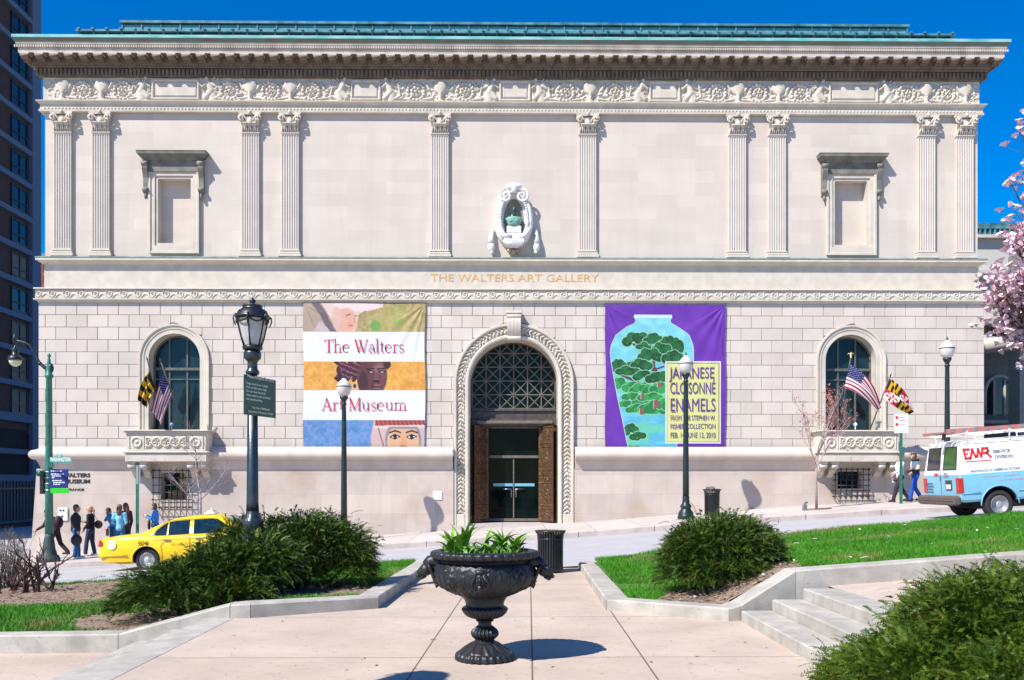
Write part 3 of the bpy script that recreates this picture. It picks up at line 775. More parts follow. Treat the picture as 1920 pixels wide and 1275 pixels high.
# roof and its copper-framed skylights
rf = MB(); rf.box(XU0-0.2, XU1+0.2, D+0.6, BACK, Z_TOPWALL, zc(60, .9)+0.3); roof = rf.build('roof', M_ROOF, mus)
b = MB(); Y1 = 37.0; zt = AZ(60, Y1); x0, x1 = AX(150, Y1), AX(1783, Y1)
b.box(x0, x1, Y1, BACK-4, zt-1.5, zt-0.18, 1)
b.box(x0-0.12, x1+0.12, Y1-0.12, BACK-4, zt-0.10, zt-0.03, 0)
for i in range(64):
    x = x0+(x1-x0)*i/63; b.box(x-0.05, x+0.05, Y1-0.16, Y1+0.3, zt-0.03, zt+0.03, 0); b.box(x-0.03, x+0.03, Y1-0.03, Y1+0.4, zt-0.2, zt-0.1, 0)
b.build('skylight_frame', [M_COPPER, M_ROOF], roof)
b = MB(); Y2 = 40.0; zt = AZ(48, Y2); x0, x1 = AX(230, Y2), AX(1700, Y2)
b.box(x0, x1, Y2, BACK-8, zt-1.6, zt-0.05, 1); b.box(x0-0.1, x1+0.1, Y2-0.1, BACK-8, zt, zt+0.10, 0)
for i in range(42):
    x = x0+(x1-x0)*i/41; b.box(x-0.03, x+0.03, Y2-0.05, Y2, zt-0.7, zt-0.002, 0)
M_SKYG = mat('skylight_glass', (0.10, 0.30, 0.32), 0.3, var=0.2)
b.build('skylight_glazing', [M_COPPER, M_SKYG], roof)

# --- pilasters ---
PW = 0.62; zb, zs0, zs1, zcap = bz(484), bz(471), bz(248.5), bz(210)
def pilaster_shaft():
    b = MB(); pts = []; n = 7; fw = PW/(n+0.6); pts.append((-PW/2, 0)); pts.append((-PW/2, -0.12))
    for i in range(n):
        c = -PW/2+PW*(i+0.5)/n; r = PW/n*0.34
        for k in range(7):
            a = PI*k/6; pts.append((c-r*math.cos(a), -0.12+r*1.0*math.sin(a)))
    pts += [(PW/2, -0.12), (PW/2, 0)]
    b.prism([(x, y) for x, y in pts], zs0+0.05, zs1-0.08, 'Z')
    b.box(-PW/2, PW/2, -0.125, 0, zs0, zs0+0.05); b.box(-PW/2, PW/2, -0.125, 0, zs1-0.08, zs1-0.03)
    b.box(-PW/2-0.03, PW/2+0.03, -0.15, 0, zs1-0.03, zs1+0.02)
    return b
def pilaster_base():
    b = MB()
    b.cbox(-.42, .42, -0.22, 0, zb, zb+0.10, 0.01)
    for (p, za, zz) in ((0.40, zb+.10, zb+.17), (0.36, zb+.17, zb+.21), (0.375, zb+.21, zs0-0.005)):
        b.cbox(-p, p, -p+0.19, 0, za+0.001, zz, 0.02)
    return b
def capital():
    b = MB(); h = zcap-zs1; z0 = zs1+0.02
    b.prism([(-.30, 0), (-.27, -.13), (.27, -.13), (.30, 0)], z0, z0+h*.8, 'Z')
    for k in range(8):                                   # reeded lower band
        b.tube([(-.28+.08*k, -.14, z0), (-.28+.08*k, -.17, z0+.12), (-.28+.08*k, -.21, z0+.20)], [.03, .032, .02], 5)
    def leaf(x, zz, hh, w, tw=0):
        for s in (-1, 0, 1):
            b.tube([(x+s*w*.5, -.13, zz), (x+s*w*.75+tw*.3, -.18, zz+hh*.6), (x+s*w+tw, -.25, zz+hh*.95), (x+s*w+tw*1.2, -.30, zz+hh*.82)], [.045, .05, .045, .02], 6)
    for x in (-.17, .0, .17): leaf(x, z0+.10, .22, .05)
    for x, tw in ((-.24, -.05), (.24, .05)): leaf(x, z0+.18, .26, .045, tw)
    b.tube([(0, -.15, z0+.2), (0, -.2, z0+.42)], [.07, .12], 8)                  # urn-like centre
    b.ell((0, -.20, z0+.36), (.11, .09, .13), 8, 6)
    for s in (-1, 1):                                    # volutes
        pts = [(s*.07, -.17, z0+.28), (s*.14, -.2, z0+.46), (s*.22, -.22, z0+.58)]
        for k in range(15):
            a = PI*0.6-k*PI*0.21; r = .125*(1-k/17); pts.append((s*(.30+r*math.cos(a)), -.22-.01*k*0.7, z0+.50+r*math.sin(a)))
        b.tube(pts, [.035]*3+[.038]*15, 6)
    ab = [(-.43, -.12), (-.41, -.24), (-.2, -.185), (0, -.17), (.2, -.185), (.41, -.24), (.43, -.12), (.43, 0), (-.43, 0)]
    b.prism(ab, z0+h-.115, z0+h-.035, 'Z'); b.ell((0, -.23, z0+h-.06), (.07, .06, .09), 8, 6)
    return b
def at_local(b, name, m, parent, x): return b.build(name, m, parent, world=False, loc=None)
pxs = [120, 191.5, 471, 545.5, 825.5]
M_PIL = mat('pilaster_limestone', (0.555, 0.50, 0.44), 0.85, var=0.05, scale=1.2, bump=0.05, bscale=20)
first = None
for px in pxs+[1927-p for p in reversed(pxs)]:
    x = SX(px); 
    if first is None:
        s = pilaster_shaft().build('pilaster', M_PIL, mus, world=False); c = capital().build('capital', M_STONE, s, world=False); q = pilaster_base().build('pilaster_base', M_STONE, s, world=False); first = (s, c, q)
    else:
        s, c, q = [o.copy() for o in first]
        for o in (s, c, q): C.objects.link(o)
        s.parent = mus; c.parent = s; q.parent = s
    s.location = (x, 0, 0)

# --- string course under the pilasters, lettered band, wave band ---
b = MB()
sweep(b, [(0.0, bz(486.5)+.06), (0.24, bz(486.5)), (0.25, AZ(489, D-.25)), (0.21, AZ(489.6, D-.2)), (0.16, AZ(493, D-.15)), (0.08, AZ(495.5, D-.08)), (0.03, AZ(498, D))])
sweep(b, [(0.0, AZ(497.8, D)), (0.028, AZ(498, D)), (0.028, AZ(541, D)), (0.0, AZ(541.2, D))])
b.build('string_course', M_STONE, mus)
M_GTOP = mat('green_weathered_lead', (0.20, 0.27, 0.22), 0.7, var=0.3, scale=3)
b = MB(); sweep(b, [(0.02, bz(486.5)+.09), (0.262, bz(486.5)+.014), (0.262, bz(486.5)-.022)]); b.build('lead_flashing', M_GTOP, mus)
M_GOLD = mat('gilt_lettering', (0.62, 0.36, 0.13), 0.5, metal=0.2, var=0.1)
yb_ = D-0.034
wv0, wv1 = AZ(560.5, DL-.12), AZ(543.5, DL-.12)
b = MB()
DWL = D-DL
sweep(b, [(0.0, AZ(540.5, DL)), (DWL+0.16, AZ(540.7, DL-.16)), (DWL+0.17, AZ(543, DL-.16)), (DWL+0.115, wv1+.005)], x0=XL_0+DWL, x1=XL_1-DWL)
sweep(b, [(DWL+0.115, wv0-.005), (DWL+0.17, AZ(561, DL-.17)), (DWL+0.17, AZ(563, DL-.17)), (DWL+0.09, AZ(564, DL-.09)), (DWL+0.05, AZ(568.5, DL-.05)), (DWL-0.0, AZ(569.5, DL))], x0=XL_0+DWL, x1=XL_1-DWL)
band = b.build('band_course', M_STONE, mus)
NX_, NZ_ = 2600, 14
Xw, Zw = np.meshgrid(np.linspace(XL_0-.115, XL_1+.115, NX_), np.linspace(wv0, wv1, NZ_), indexing='ij')
hh = wv1-wv0; per = 0.525
u = ((Xw-MX)*np.sign(Xw-MX+1e-9)/per) % 1; uu = (u-0.5)*per; vv = Zw-(wv0+hh*.5)
r = np.hypot(uu, vv); th = np.arctan2(vv, uu)
spiral = np.abs(((r/(hh*.5)*1.9-th/(2*PI)) % 1)-0.5)
Hw = np.where(r < hh*.46, np.clip((0.5-spiral)*4-0.75, 0, 1)*0.035, 0)
wav = np.abs(vv-(-hh*.32+0.30*hh*np.cos(uu/per*2*PI)*-1)); Hw = np.maximum(Hw, np.where(r > hh*.40, np.clip(1-wav/(hh*.13), 0, 1)*0.035, 0))
V = np.stack([Xw, DL-.105-Hw, Zw], -1).reshape(-1, 3)
npmesh('wave_scroll_band', V, gridfaces(NX_, NZ_), M_STONE, band, smooth=True)
b = MB()
sweep(b, [(DWL+.105, wv0), (DWL+.105, wv1)], x0=XL_0+DWL, x1=XL_1-DWL)
# --- rusticated storey ---
LWX = (SX(1597, DL)-SX(330, DL))/2
PZS, PR = AZ(719, DL), 1.63; PRO = 2.24                     # portal springing, inner and outer radius
WZS = AZ(626, DL)-0.97; WR, WRO = 0.93, 1.30                # side windows
WZS = AZ(628, DL)-WR
SILL = AZ(806, DL); ZG0 = -3.0
arches = [(MX-LWX, WZS, WRO, SILL), (MX, PZS, PRO, ZG0), (MX+LWX, WZS, WRO, SILL)]
b = MB()
def wall_arches(b, x0, x1, z0, z1, y, archs, shrink=0.0):
    xs = x0
    for (cx, zs, r, zsill) in archs:
        r = r-shrink
        b.add([(xs, y, z0), (cx-r, y, z0), (cx-r, y, z1), (xs, y, z1)], [(0, 1, 2, 3)], smooth=False)
        n = 24; arc = [(cx-r*math.cos(PI*k/n), y, zs+r*math.sin(PI*k/n)) for k in range(n+1)]
        for k in range(n):
            p, q = arc[k], arc[k+1]; b.add([p, q, (q[0], y, z1), (p[0], y, z1)], [(0, 1, 2, 3)], smooth=False)
        if zsill > z0: b.add([(cx-r, y, z0), (cx+r, y, z0), (cx+r, y, zsill), (cx-r, y, zsill)], [(0, 1, 2, 3)], smooth=False)
        xs = cx+r
    b.add([(xs, y, z0), (x1, y, z0), (x1, y, z1), (xs, y, z1)], [(0, 1, 2, 3)], smooth=False)
M_JOINT = mat('rustication_joint', (0.38, 0.33, 0.28), 0.9, var=0.05)
Z_RUB = AZ(846, DL)
wall_arches(b, XL_0, XL_1, Z_RUB-0.2, Z_RU1+0.3, DL, [(a, z_, r_, s_ if s_ > -2 else Z_RUB-0.2) for a, z_, r_, s_ in arches], 0.2)
b.add([(XL_0, DL, Z_RUB-.2), (XL_0, DL, Z_RU1+.3), (XL_0, BACK, Z_RU1+.3), (XL_0, BACK, Z_RUB-.2)], [(0, 1, 2, 3)])
b.add([(XL_1, DL, Z_RUB-.2), (XL_1, BACK, Z_RUB-.2), (XL_1, BACK, Z_RU1+.3), (XL_1, DL, Z_RU1+.3)], [(0, 1, 2, 3)])
b.add([(XL_0, D, Z_RU1+.3), (XL_0, DL, Z_RU1+.3), (XL_1, DL, Z_RU1+.3), (XL_1, D, Z_RU1+.3)], [(0, 1, 2, 3)])
rw_ = b.build('rusticated_wall', M_JOINT, mus)
M_BLOCK = mat('rusticated_limestone', (0.575, 0.507, 0.443), 0.85, var=0.05, scale=0.9, bump=0.06, bscale=25)
brick(M_BLOCK, 0.75, (Z_RU1-Z_RUB)/12, 0.0, (0.5, 0.45, 0.41), var=((0.90, 0.89, 0.875), (1.04, 1.04, 1.04)), bump=0, loc=(0.0, -Z_RUB))
b = MB(); NR = 12; rh = (Z_RU1-Z_RUB)/NR; bw = 0.772; gp_ = 0.016; pr = 0.034
def halfw(a, z):
    """half width of the arch opening at height z, None above it"""
    cx, zs, r, sill = a
    if z < sill: return None
    if z <= zs: return r
    d = r*r-(z-zs)**2
    return math.sqrt(d) if d > 0 else None
def block(x0, x1, z0, z1):
    c = 0.009; n = 5; zz = [z0+(z1-z0)*k/n for k in range(n+1)]
    pieces = [([x0]*(n+1), [x1]*(n+1))]
    for a in arches:
        hw = [halfw(a, q) for q in zz]
        if all(h is None for h in hw) or a[0]-a[2] > x1 or a[0]+a[2] < x0: continue
        new = []
        for L_, R_ in pieces:
            lo = []; hi = []
            for k in range(n+1):
                if hw[k] is None: lo.append((L_[k], max(L_[k], min(R_[k], a[0])))); hi.append((min(R_[k], max(L_[k], a[0])), R_[k]))
                else: lo.append((L_[k], min(R_[k], a[0]-hw[k]))); hi.append((max(L_[k], a[0]+hw[k]), R_[k]))
            new.append(([p[0] for p in lo], [p[1] for p in lo])); new.append(([p[0] for p in hi], [p[1] for p in hi]))
        pieces = new
    for L_, R_ in pieces:
        ks = [k for k in range(n+1) if R_[k]-L_[k] > 0.02]
        if len(ks) < 2: continue
        ks = list(range(ks[0], ks[-1]+1))
        P = [(R_[k], zz[k]) for k in ks]+[(L_[k], zz[k]) for k in reversed(ks)]
        m = len(P); cx = sum(p[0] for p in P)/m; cz = sum(p[1] for p in P)/m
        w_ = max(p[0] for p in P)-min(p[0] for p in P); h_ = max(p[1] for p in P)-min(p[1] for p in P)
        if w_ < 0.04 or h_ < 0.04: continue
        Q = [(cx+(p[0]-cx)*(1-2*c/w_), cz+(p[1]-cz)*(1-2*c/h_)) for p in P]
        y0, y1, y2 = DL+0.0, DL-pr+c, DL-pr
        vs = [(p[0], y0, p[1]) for p in P]+[(p[0], y1, p[1]) for p in P]+[(p[0], y2, p[1]) for p in Q]
        fs = [tuple(range(2*m, 3*m))]+[(i, (i+1) % m, m+(i+1) % m, m+i) for i in range(m)]+[(m+i, m+(i+1) % m, 2*m+(i+1) % m, 2*m+i) for i in range(m)]
        b.add(vs, fs, smooth=False)
for rI in range(NR):
    z0 = Z_RU1-(rI+1)*rh+gp_*0.5; z1 = Z_RU1-rI*rh-gp_*0.5
    off = (0 if rI % 2 == 0 else bw/2)
    k = -24
    while True:
        x0 = MX+k*bw+off-bw*0.5*0; x1 = x0+bw; k += 1
        if x0 > XL_1: break
        a_, c_ = max(x0+gp_/2, XL_0-0.03), min(x1-gp_/2, XL_1+0.03)
        if c_-a_ < 0.05: continue
        if a_ < MX < c_ and False: pass
        block(a_, c_, z0, z1)
b.build('rustication_blocks', M_BLOCK, rw_)

# --- torus moulding and battered base ---
Z_T1, Z_T0 = AZ(843.5, DB-.2), AZ(880, DB-.05)
DW2 = D-DB
def gap_sweep(b, prof, x0, x1, yf, gap, back=BACK-10):
    """front moulding broken by the portal, with returns at the ends"""
    n = len(prof); vs = []
    for (p, z_) in prof: vs += [(x0-p, back, z_), (x0-p, yf-p, z_), (MX-gap, yf-p, z_), (MX+gap, yf-p, z_), (x1+p, yf-p, z_), (x1+p, back, z_)]
    fs = []
    for k in range(n-1):
        for i in (0, 1, 3, 4): fs.append((k*6+i, k*6+i+1, (k+1)*6+i+1, (k+1)*6+i))
    fs.append(tuple(k*6+2 for k in range(n))); fs.append(tuple(k*6+3 for k in reversed(range(n))))
    b.add(vs, fs, smooth=False)
b = MB()
tr = [(0.0, Z_T1+0.12), (0.10, Z_T1+.03), (0.17, Z_T1)]
rr = (Z_T1-AZ(862, DB-.2))/2
for k in range(1, 10): 
    a = PI/2-PI*k/10; tr.append((0.17+rr*0.9*math.cos(a), Z_T1-rr+rr*math.sin(a)))
tr += [(0.17, Z_T1-2*rr), (0.13, Z_T1-2*rr-.01), (0.13, Z_T1-2*rr-.06), (0.10, Z_T1-2*rr-.08), (0.06, Z_T1-2*rr-.2), (0.01, Z_T0), (-0.02, Z_T0-.01)]
gap_sweep(b, tr, XL_0+.17, XL_1-.17, DB, PRO+0.02)
M_TOR = mat('base_moulding_stone', (0.56, 0.47, 0.40), 0.85, var=0.10, scale=1.5, bump=0.08, stretch=(1, 1, .5))
b.build('torus_moulding', M_TOR, mus)
gz0, gz1 = AZ(936, DB), AZ(884, DB)                 # left cellar window; the right one sits higher
gzR0, gzR1 = AZ(916, DB), AZ(884, DB)
cw = 0.44
cells = [(MX-LWX-.46, MX-LWX+.50, gz0, gz1-0.05), (MX+LWX-.56, MX+LWX+.34, gzR0, gzR1)]
port = (MX-PRO, MX+PRO, -3.0, Z_T1+0.2)
b = MB()
rects(b, XL_0-0.02, XL_1+0.02, -3.0, Z_T0+0.02, DB, cells+[(port[0], port[1], -3.0, Z_T0+0.02)], 0.0)
for h in cells:
    a, c, e, f = h; d = DB+0.45
    b.add([(a,DB,e),(c,DB,e),(c,DB,f),(a,DB,f),(a,d,e),(c,d,e),(c,d,f),(a,d,f)], [(0,4,5,1),(1,5,6,2),(2,6,7,3),(3,7,4,0)], smooth=False)
# battered corners
for s, xx in ((-1, XL_0-.02), (1, XL_1+.02)):
    b.add([(xx, DB, Z_T0), (xx+s*0.35, DB, -3.0), (xx, DB, -3.0), (xx, BACK, Z_T0), (xx+s*0.35, BACK, -3.0)], [(0, 1, 2) if s > 0 else (0, 2, 1), (0, 3, 4, 1)], smooth=False)
basew = b.build('base_wall', M_BASE, mus)
for h in cells:
    b = MB(); b.box(h[0]-.01, h[1]+.01, DB+.40, DB+.44, h[2]-.01, h[3]+.01); b.build('cellar_glass', M_GLASSD, basew)

# --- arch surrounds as carved bands ---
def arch_band(cx, zs, z0, r0, r1, hf, ns, nt, name, m, parent):
    """hf(s, t): forward relief; s metres along the path from the left foot, t 0 inner..1 outer"""
    rm = (r0+r1)/2; L1 = zs-z0; La = PI*rm; Lt = 2*L1+La
    S, T = np.meshgrid(np.linspace(0, Lt, ns), np.linspace(0, 1, nt), indexing='ij')
    r = r0+(r1-r0)*T; a = np.clip((S-L1)/rm, 0, PI)
    X = cx-r*np.cos(a); Z = zs+r*np.sin(a)
    Z = np.where(S < L1, z0+S, np.where(S > L1+La, zs-(S-L1-La), Z))
    V = np.stack([X, DL-hf(S, T, Lt), Z], -1).reshape(-1, 3)
    return npmesh(name, V, gridfaces(ns, nt), m, parent, smooth=False)
ZPB = AZ(966, DL)
def acanth(S, T, Lt):
    sc = np.minimum(S, Lt-S); ph = sc/0.155
    leaf = 0.5+0.5*np.cos(2*PI*(ph+1.6*np.abs(T-0.5)))
    n = fbm(S*14, T*9, 3, 50); n2 = fbm(S*5, T*3, 2, 51)
    h = 0.055+0.09*leaf*(1-np.abs(T-0.5)*1.1)*(.55+.9*n2)+0.11*(n-0.5)
    return h
port_t = MB()
arch_band(MX, PZS, ZPB, 1.83, 2.13, acanth, 900, 16, 'acanthus_band', M_STONE, mus)
def step_prof(pts):
    xs2 = [p[0] for p in pts]; hs2 = [p[1] for p in pts]
    return lambda S, T, Lt: np.interp(T, xs2, hs2)
arch_band(MX, PZS, -1.0, 1.63, 1.85, step_prof([(0, -1.0), (0.001, 0.02), (.08, .10), (.3, .16), (.6, .17), (.8, .12), (.82, .05), (1, .05)]), 140, 26, 'portal_roll_moulding', M_STONE, mus)
arch_band(MX, PZS, -1.0, 2.11, 2.24, step_prof([(0, .05), (.05, .12), (.3, .17), (.8, .17), (.95, .13), (.99, -.2), (1, -.2)]), 140, 26, 'portal_outer_moulding', M_STONE, mus)
for s in (-1, 1):
    xa, xb = sorted((MX+s*1.82, MX+s*2.14)); b = MB(); b.cbox(xa, xb, DL-.15, DL+.1, -1.0, ZPB+.04, .015); b.build('portal_plinth', M_STONE, mus)
# reveal (jambs and soffit)
def reveal(cx, zs, z0, r, y0, y1, name, parent, m=M_STONE):
    n = 28; prof = [(cx-r, z0)]+[(cx-r*math.cos(PI*k/n), zs+r*math.sin(PI*k/n)) for k in range(n+1)]+[(cx+r, z0)]
    b = MB(); vs = [(p[0], y0, p[1]) for p in prof]+[(p[0], y1, p[1]) for p in prof]; k_ = len(prof)
    b.add(vs, [(i, i+1, i+1+k_, i+k_) for i in range(k_-1)], smooth=False)
    return b.build(name, m, parent)
YR = DL+0.75
reveal(MX, PZS, -1.0, PR, DL-.02, YR+.3, 'portal_reveal', mus)
# keystone
b = MB(); zk0, zk1 = AZ(634, DL-.4), AZ(588, DL-.4)
n = 10
for j, xo in enumerate((-.19, -.065, .065, .19)):
    prof = []
    for k in range(n+1):
        t = k/n; yy = DL-.12-.22*math.sin(PI*min(1, t*1.0))**0.6-.14*t; prof.append((yy, zk0+(zk1-zk0)*t))
    wv_ = .062
    poly = [(DL+.0, zk0)]+prof+[(DL+.0, zk1)]
    b.prism(poly, MX+xo-wv_, MX+xo+wv_, 'X')
b.cbox(MX-.30, MX+.30, DL-.42, DL, zk1, zk1+.10, .02); b.tube([(MX-.25, DL-.22, zk0+.02), (MX+.25, DL-.22, zk0+.02)], .09, 10)
b.tube([(MX-.27, DL-.33, zk1-.08), (MX+.27, DL-.33, zk1-.08)], .085, 10)
b.build('keystone', M_STONE, mus, bevel=0.012)

# --- lunette over the door ---
M_FRAME = mat('weathered_grey_metal', (0.14, 0.12, 0.10), 0.6, var=0.2, scale=8)
M_DKMET = mat('dark_bronze_transom', (0.07, 0.055, 0.045), 0.5, var=0.3, scale=6)
zl0 = AZ(767, YR); zd1 = AZ(799, YR); zsl = AZ(977.5, YR)
b = MB(); n = 40
arc = [(MX-PR*math.cos(PI*k/n), PZS+PR*math.sin(PI*k/n)) for k in range(n+1)]
poly = [(MX-PR, zl0)]+arc+[(MX+PR, zl0)]
b.add([(p[0], YR+.08, p[1]) for p in poly], [tuple(range(len(poly)))], smooth=False)
M_LUNG = mat('lunette_glass', (0.005, 0.012, 0.010), 0.03, var=0.6, scale=0.9, spec=0.12, col2=(0.012, 0.035, 0.015))
b.build('lunette_glass', M_LUNG, mus)
b = MB(); s = 0.525; bt = 0.020
def in_arch(x, z_, m=0.03):
    dx = x-MX
    if z_ < zl0: return False
    if z_ <= PZS: return abs(dx) < PR-m
    return math.hypot(dx, z_-PZS) < PR-m
def bar(x0, z0, x1, z1, w, y):
    """bar clipped to the arched opening"""
    N = 60; run = None
    for k in range(N+1):
        t = k/N; x = x0+(x1-x0)*t; zz = z0+(z1-z0)*t; ok = in_arch(x, zz)
        if ok and run is None: run = (x, zz)
        if ok: last = (x, zz)
        if (not ok or k == N) and run is not None:
            if math.hypot(last[0]-run[0], last[1]-run[1]) > .05:
                d = Vector((last[0]-run[0], 0, last[1]-run[1])).normalized(); q = Vector((-d.z, 0, d.x))*w
                A = Vector((run[0], y, run[1])); B = Vector((last[0], y, last[1])); dy = Vector((0, w, 0))
                vs = [A-q-dy, A+q-dy, A+q+dy, A-q+dy, B-q-dy, B+q-dy, B+q+dy, B-q+dy]
                b.add(vs, [(0,1,5,4),(1,2,6,5),(2,3,7,6),(3,0,4,7)], smooth=False)
            run = None
for i in range(-3, 4):
    bar(MX+i*s, zl0, MX+i*s, zl0+4, bt, YR)
for j in range(0, 6): bar(MX-2, zl0+.02+j*s, MX+2, zl0+.02+j*s, bt, YR+.002)
for i in range(-4, 4):
    for j in range(0, 6):
        x0, z0 = MX+i*s, zl0+.02+j*s
        bar(x0, z0, x0+s, z0+s, bt*.8, YR+.012); bar(x0, z0+s, x0+s, z0, bt*.8, YR+.016)
        if in_arch(x0, z0, .1): b.ell((x0, YR-.02, z0), (.04, .02, .04), 8, 4)
b.build('lunette_lattice', M_FRAME, mus)
b = MB()      # arched rim against the stone
prof = [(MX-PR*math.cos(PI*k/n)*.985, YR-.03, PZS+PR*.985*math.sin(PI*k/n)) for k in range(n+1)]
b.tube([(MX-PR*.985, YR-.03, zl0)]+prof+[(MX+PR*.985, YR-.03, zl0)], .035, 6); b.build('lunette_rim', M_DKMET, mus)
b = MB()
b.cbox(MX-PR, MX+PR, YR-.10, YR+.1, zl0-.10, zl0-.002, .02)
b.cbox(MX-PR, MX+PR, YR-.03, YR+.1, zl0-.36, zl0-.102, .01)
b.cbox(MX-PR, MX+PR, YR-.20, YR+.1, zl0-.40, zl0-.362, .012)
b.cbox(MX-PR, MX+PR, YR-.22, YR+.1, zd1, zl0-.402, .03)
b.build('transom', M_DKMET, mus)
b = MB(); b.cbox(MX-PR+.22, MX+PR-.14, YR-.32, YR-.222, zd1+.06, zd1+.19, .03); b.build('transom_light_strip', M_FRAME, mus)
# glass entrance, its bars, the stickers and handles
zt_ = AZ(856, YR)
M_DGL = mat('door_glass', (0.001, 0.003, 0.003), 0.03, var=0.9, scale=1.2, spec=0.08, col2=(0.003, 0.009, 0.007))
ent = MB(); ent.box(MX-PR, MX+PR, YR+.30, YR+.33, zsl-.3, zd1+.02); entr = ent.build('glass_entrance', M_DGL, mus)
b = MB()
for x in (-1.12, 1.12): b.box(MX+x-.03, MX+x+.03, YR+.24, YR+.3, zsl, zd1)
b.box(MX-1.09, MX+1.09, YR+.22, YR+.3, zt_-.05, zt_+.05); b.box(MX-1.09, MX+1.09, YR+.25, YR+.3, zsl, zsl+.10); b.box(MX-1.09, MX+1.09, YR+.25, YR+.3, zd1-.07, zd1)
b.box(MX-.022, MX+.022, YR+.26, YR+.3, zsl+.1, zt_-.05)
b.build('entrance_frame', M_FRAME, entr)
M_BLUE = mat('pale_blue_sticker', (0.16, 0.42, 0.58), 0.5, var=0.1)
b = MB(); zz = AZ(909, YR+.2)
b.box(MX-.78, MX-.03, YR+.28, YR+.296, zz-.055, zz+.055); b.box(MX+.03, MX+.80, YR+.28, YR+.296, zz-.055, zz+.055); b.build('door_sticker_strip', M_BLUE, entr)
M_STEEL = mat('brushed_steel', (0.5, 0.5, 0.5), 0.3, metal=0.9, var=0.05)
for s_ in (-1, 1):
    b = MB(); zh = AZ(917, YR+.2); b.tube([(MX+s_*.42, YR+.25, zh), (MX+s_*.09, YR+.22, zh), (MX+s_*.09, YR+.22, zh-.32)], .016, 6); b.build('door_handle', M_STEEL, entr)
b = MB(); b.box(MX-PR, MX+PR, DL+.0, YR+1.2, -1.0, walkz(MX, DL)+.10); b.box(MX-PRO, MX+PRO, DL-.30, DL+.0, -1.0, walkz(MX, DL)+.02); b.build('threshold', M_WALK, mus)
# the two bronze leaves standing open
def leaf_heights(W, Hh, seed):
    nu, nv = 34, 170
    U, Vv = np.meshgrid(np.linspace(0, W, nu), np.linspace(0, Hh, nv), indexing='ij')
    h = np.zeros_like(U); m = .07
    e = np.minimum(U, W-U)
    h += np.where(e < m, .02, 0)
    k = np.array([0, .15, .42, .47, .52, .80, .84, 1.0])*Hh
    for a, c in zip(k[:-1], k[1:]):
        ins = (Vv > a+.05) & (Vv < c-.05) & (e > m)
        ee = np.minimum(np.minimum(Vv-a-.05, c-.05-Vv), e-m)
        h += np.where(ins, np.where(ee < .03, .028, .004), .018)
        cz = (a+c)/2; d = np.hypot((U-W/2)/.14, (Vv-cz)/min(.25, (c-a)*.3)); h += np.where(ins & (d < 1), .03*np.sqrt(np.clip(1-d*d, 0, 1))*(0.6+0.4*np.cos(d*9)), 0)
        h += np.where(ins, (fbm(U*22, Vv*22, 2, seed)-.5)*.022, 0)
    return U, Vv, h
W_ = .90; Hh = zd1-zsl-.02
for s_ in (-1, 1):
    U, Vv, h = leaf_heights(W_, Hh, 5+s_)
    ang = R(22) if s_ < 0 else R(20)
    hx, hy = MX+s_*(PR-.04), DL+.10
    dx, dy = -s_*math.sin(R(36)), math.cos(R(36))          # leaf runs inwards and back
    nx, ny = -s_*dy, 0; nrm = Vector((-s_*math.cos(R(36)), -math.sin(R(36)), 0))
    X = hx+dx*U+nrm.x*h; Yv = hy+dy*U+nrm.y*h; Z = zsl+.01+Vv
    V = np.stack([X, Yv, Z], -1).reshape(-1, 3)
    o = npmesh('bronze_door', V, gridfaces(*U.shape), M_BRONZE, mus, smooth=False)
    o['label'] = 'open bronze door leaf with relief panels, '+('left, in shade' if s_ < 0 else 'right, in sun')
    b = MB(); bk = -nrm*.06; A = Vector((hx, hy, zsl+.01)); B = Vector((hx+dx*W_, hy+dy*W_, zsl+.01)); up = Vector((0, 0, Hh))
    vs = [A, B, B+bk, A+bk, A+up, B+up, B+bk+up, A+bk+up]; b.add(vs, [(1, 2, 6, 5), (2, 3, 7, 6), (3, 0, 4, 7), (4, 5, 6, 7)]); b.build('door_edge', M_BRONZE, o)
b = MB(); zb2 = AZ(922, DL); b.lathe([(.0, -.02), (.06, -.02), (.07, 0), (.05, .02), (0, .03)], seg=12)
b = MB()
for s_ in (-1, 1): b.box(MX+s_*1.14-(.0 if s_ > 0 else .46), MX+s_*1.14+(.46 if s_ > 0 else 0), YR+.31, YR+.36, zsl, zd1)
b.build('vestibule_wall', M_DKMET, mus)

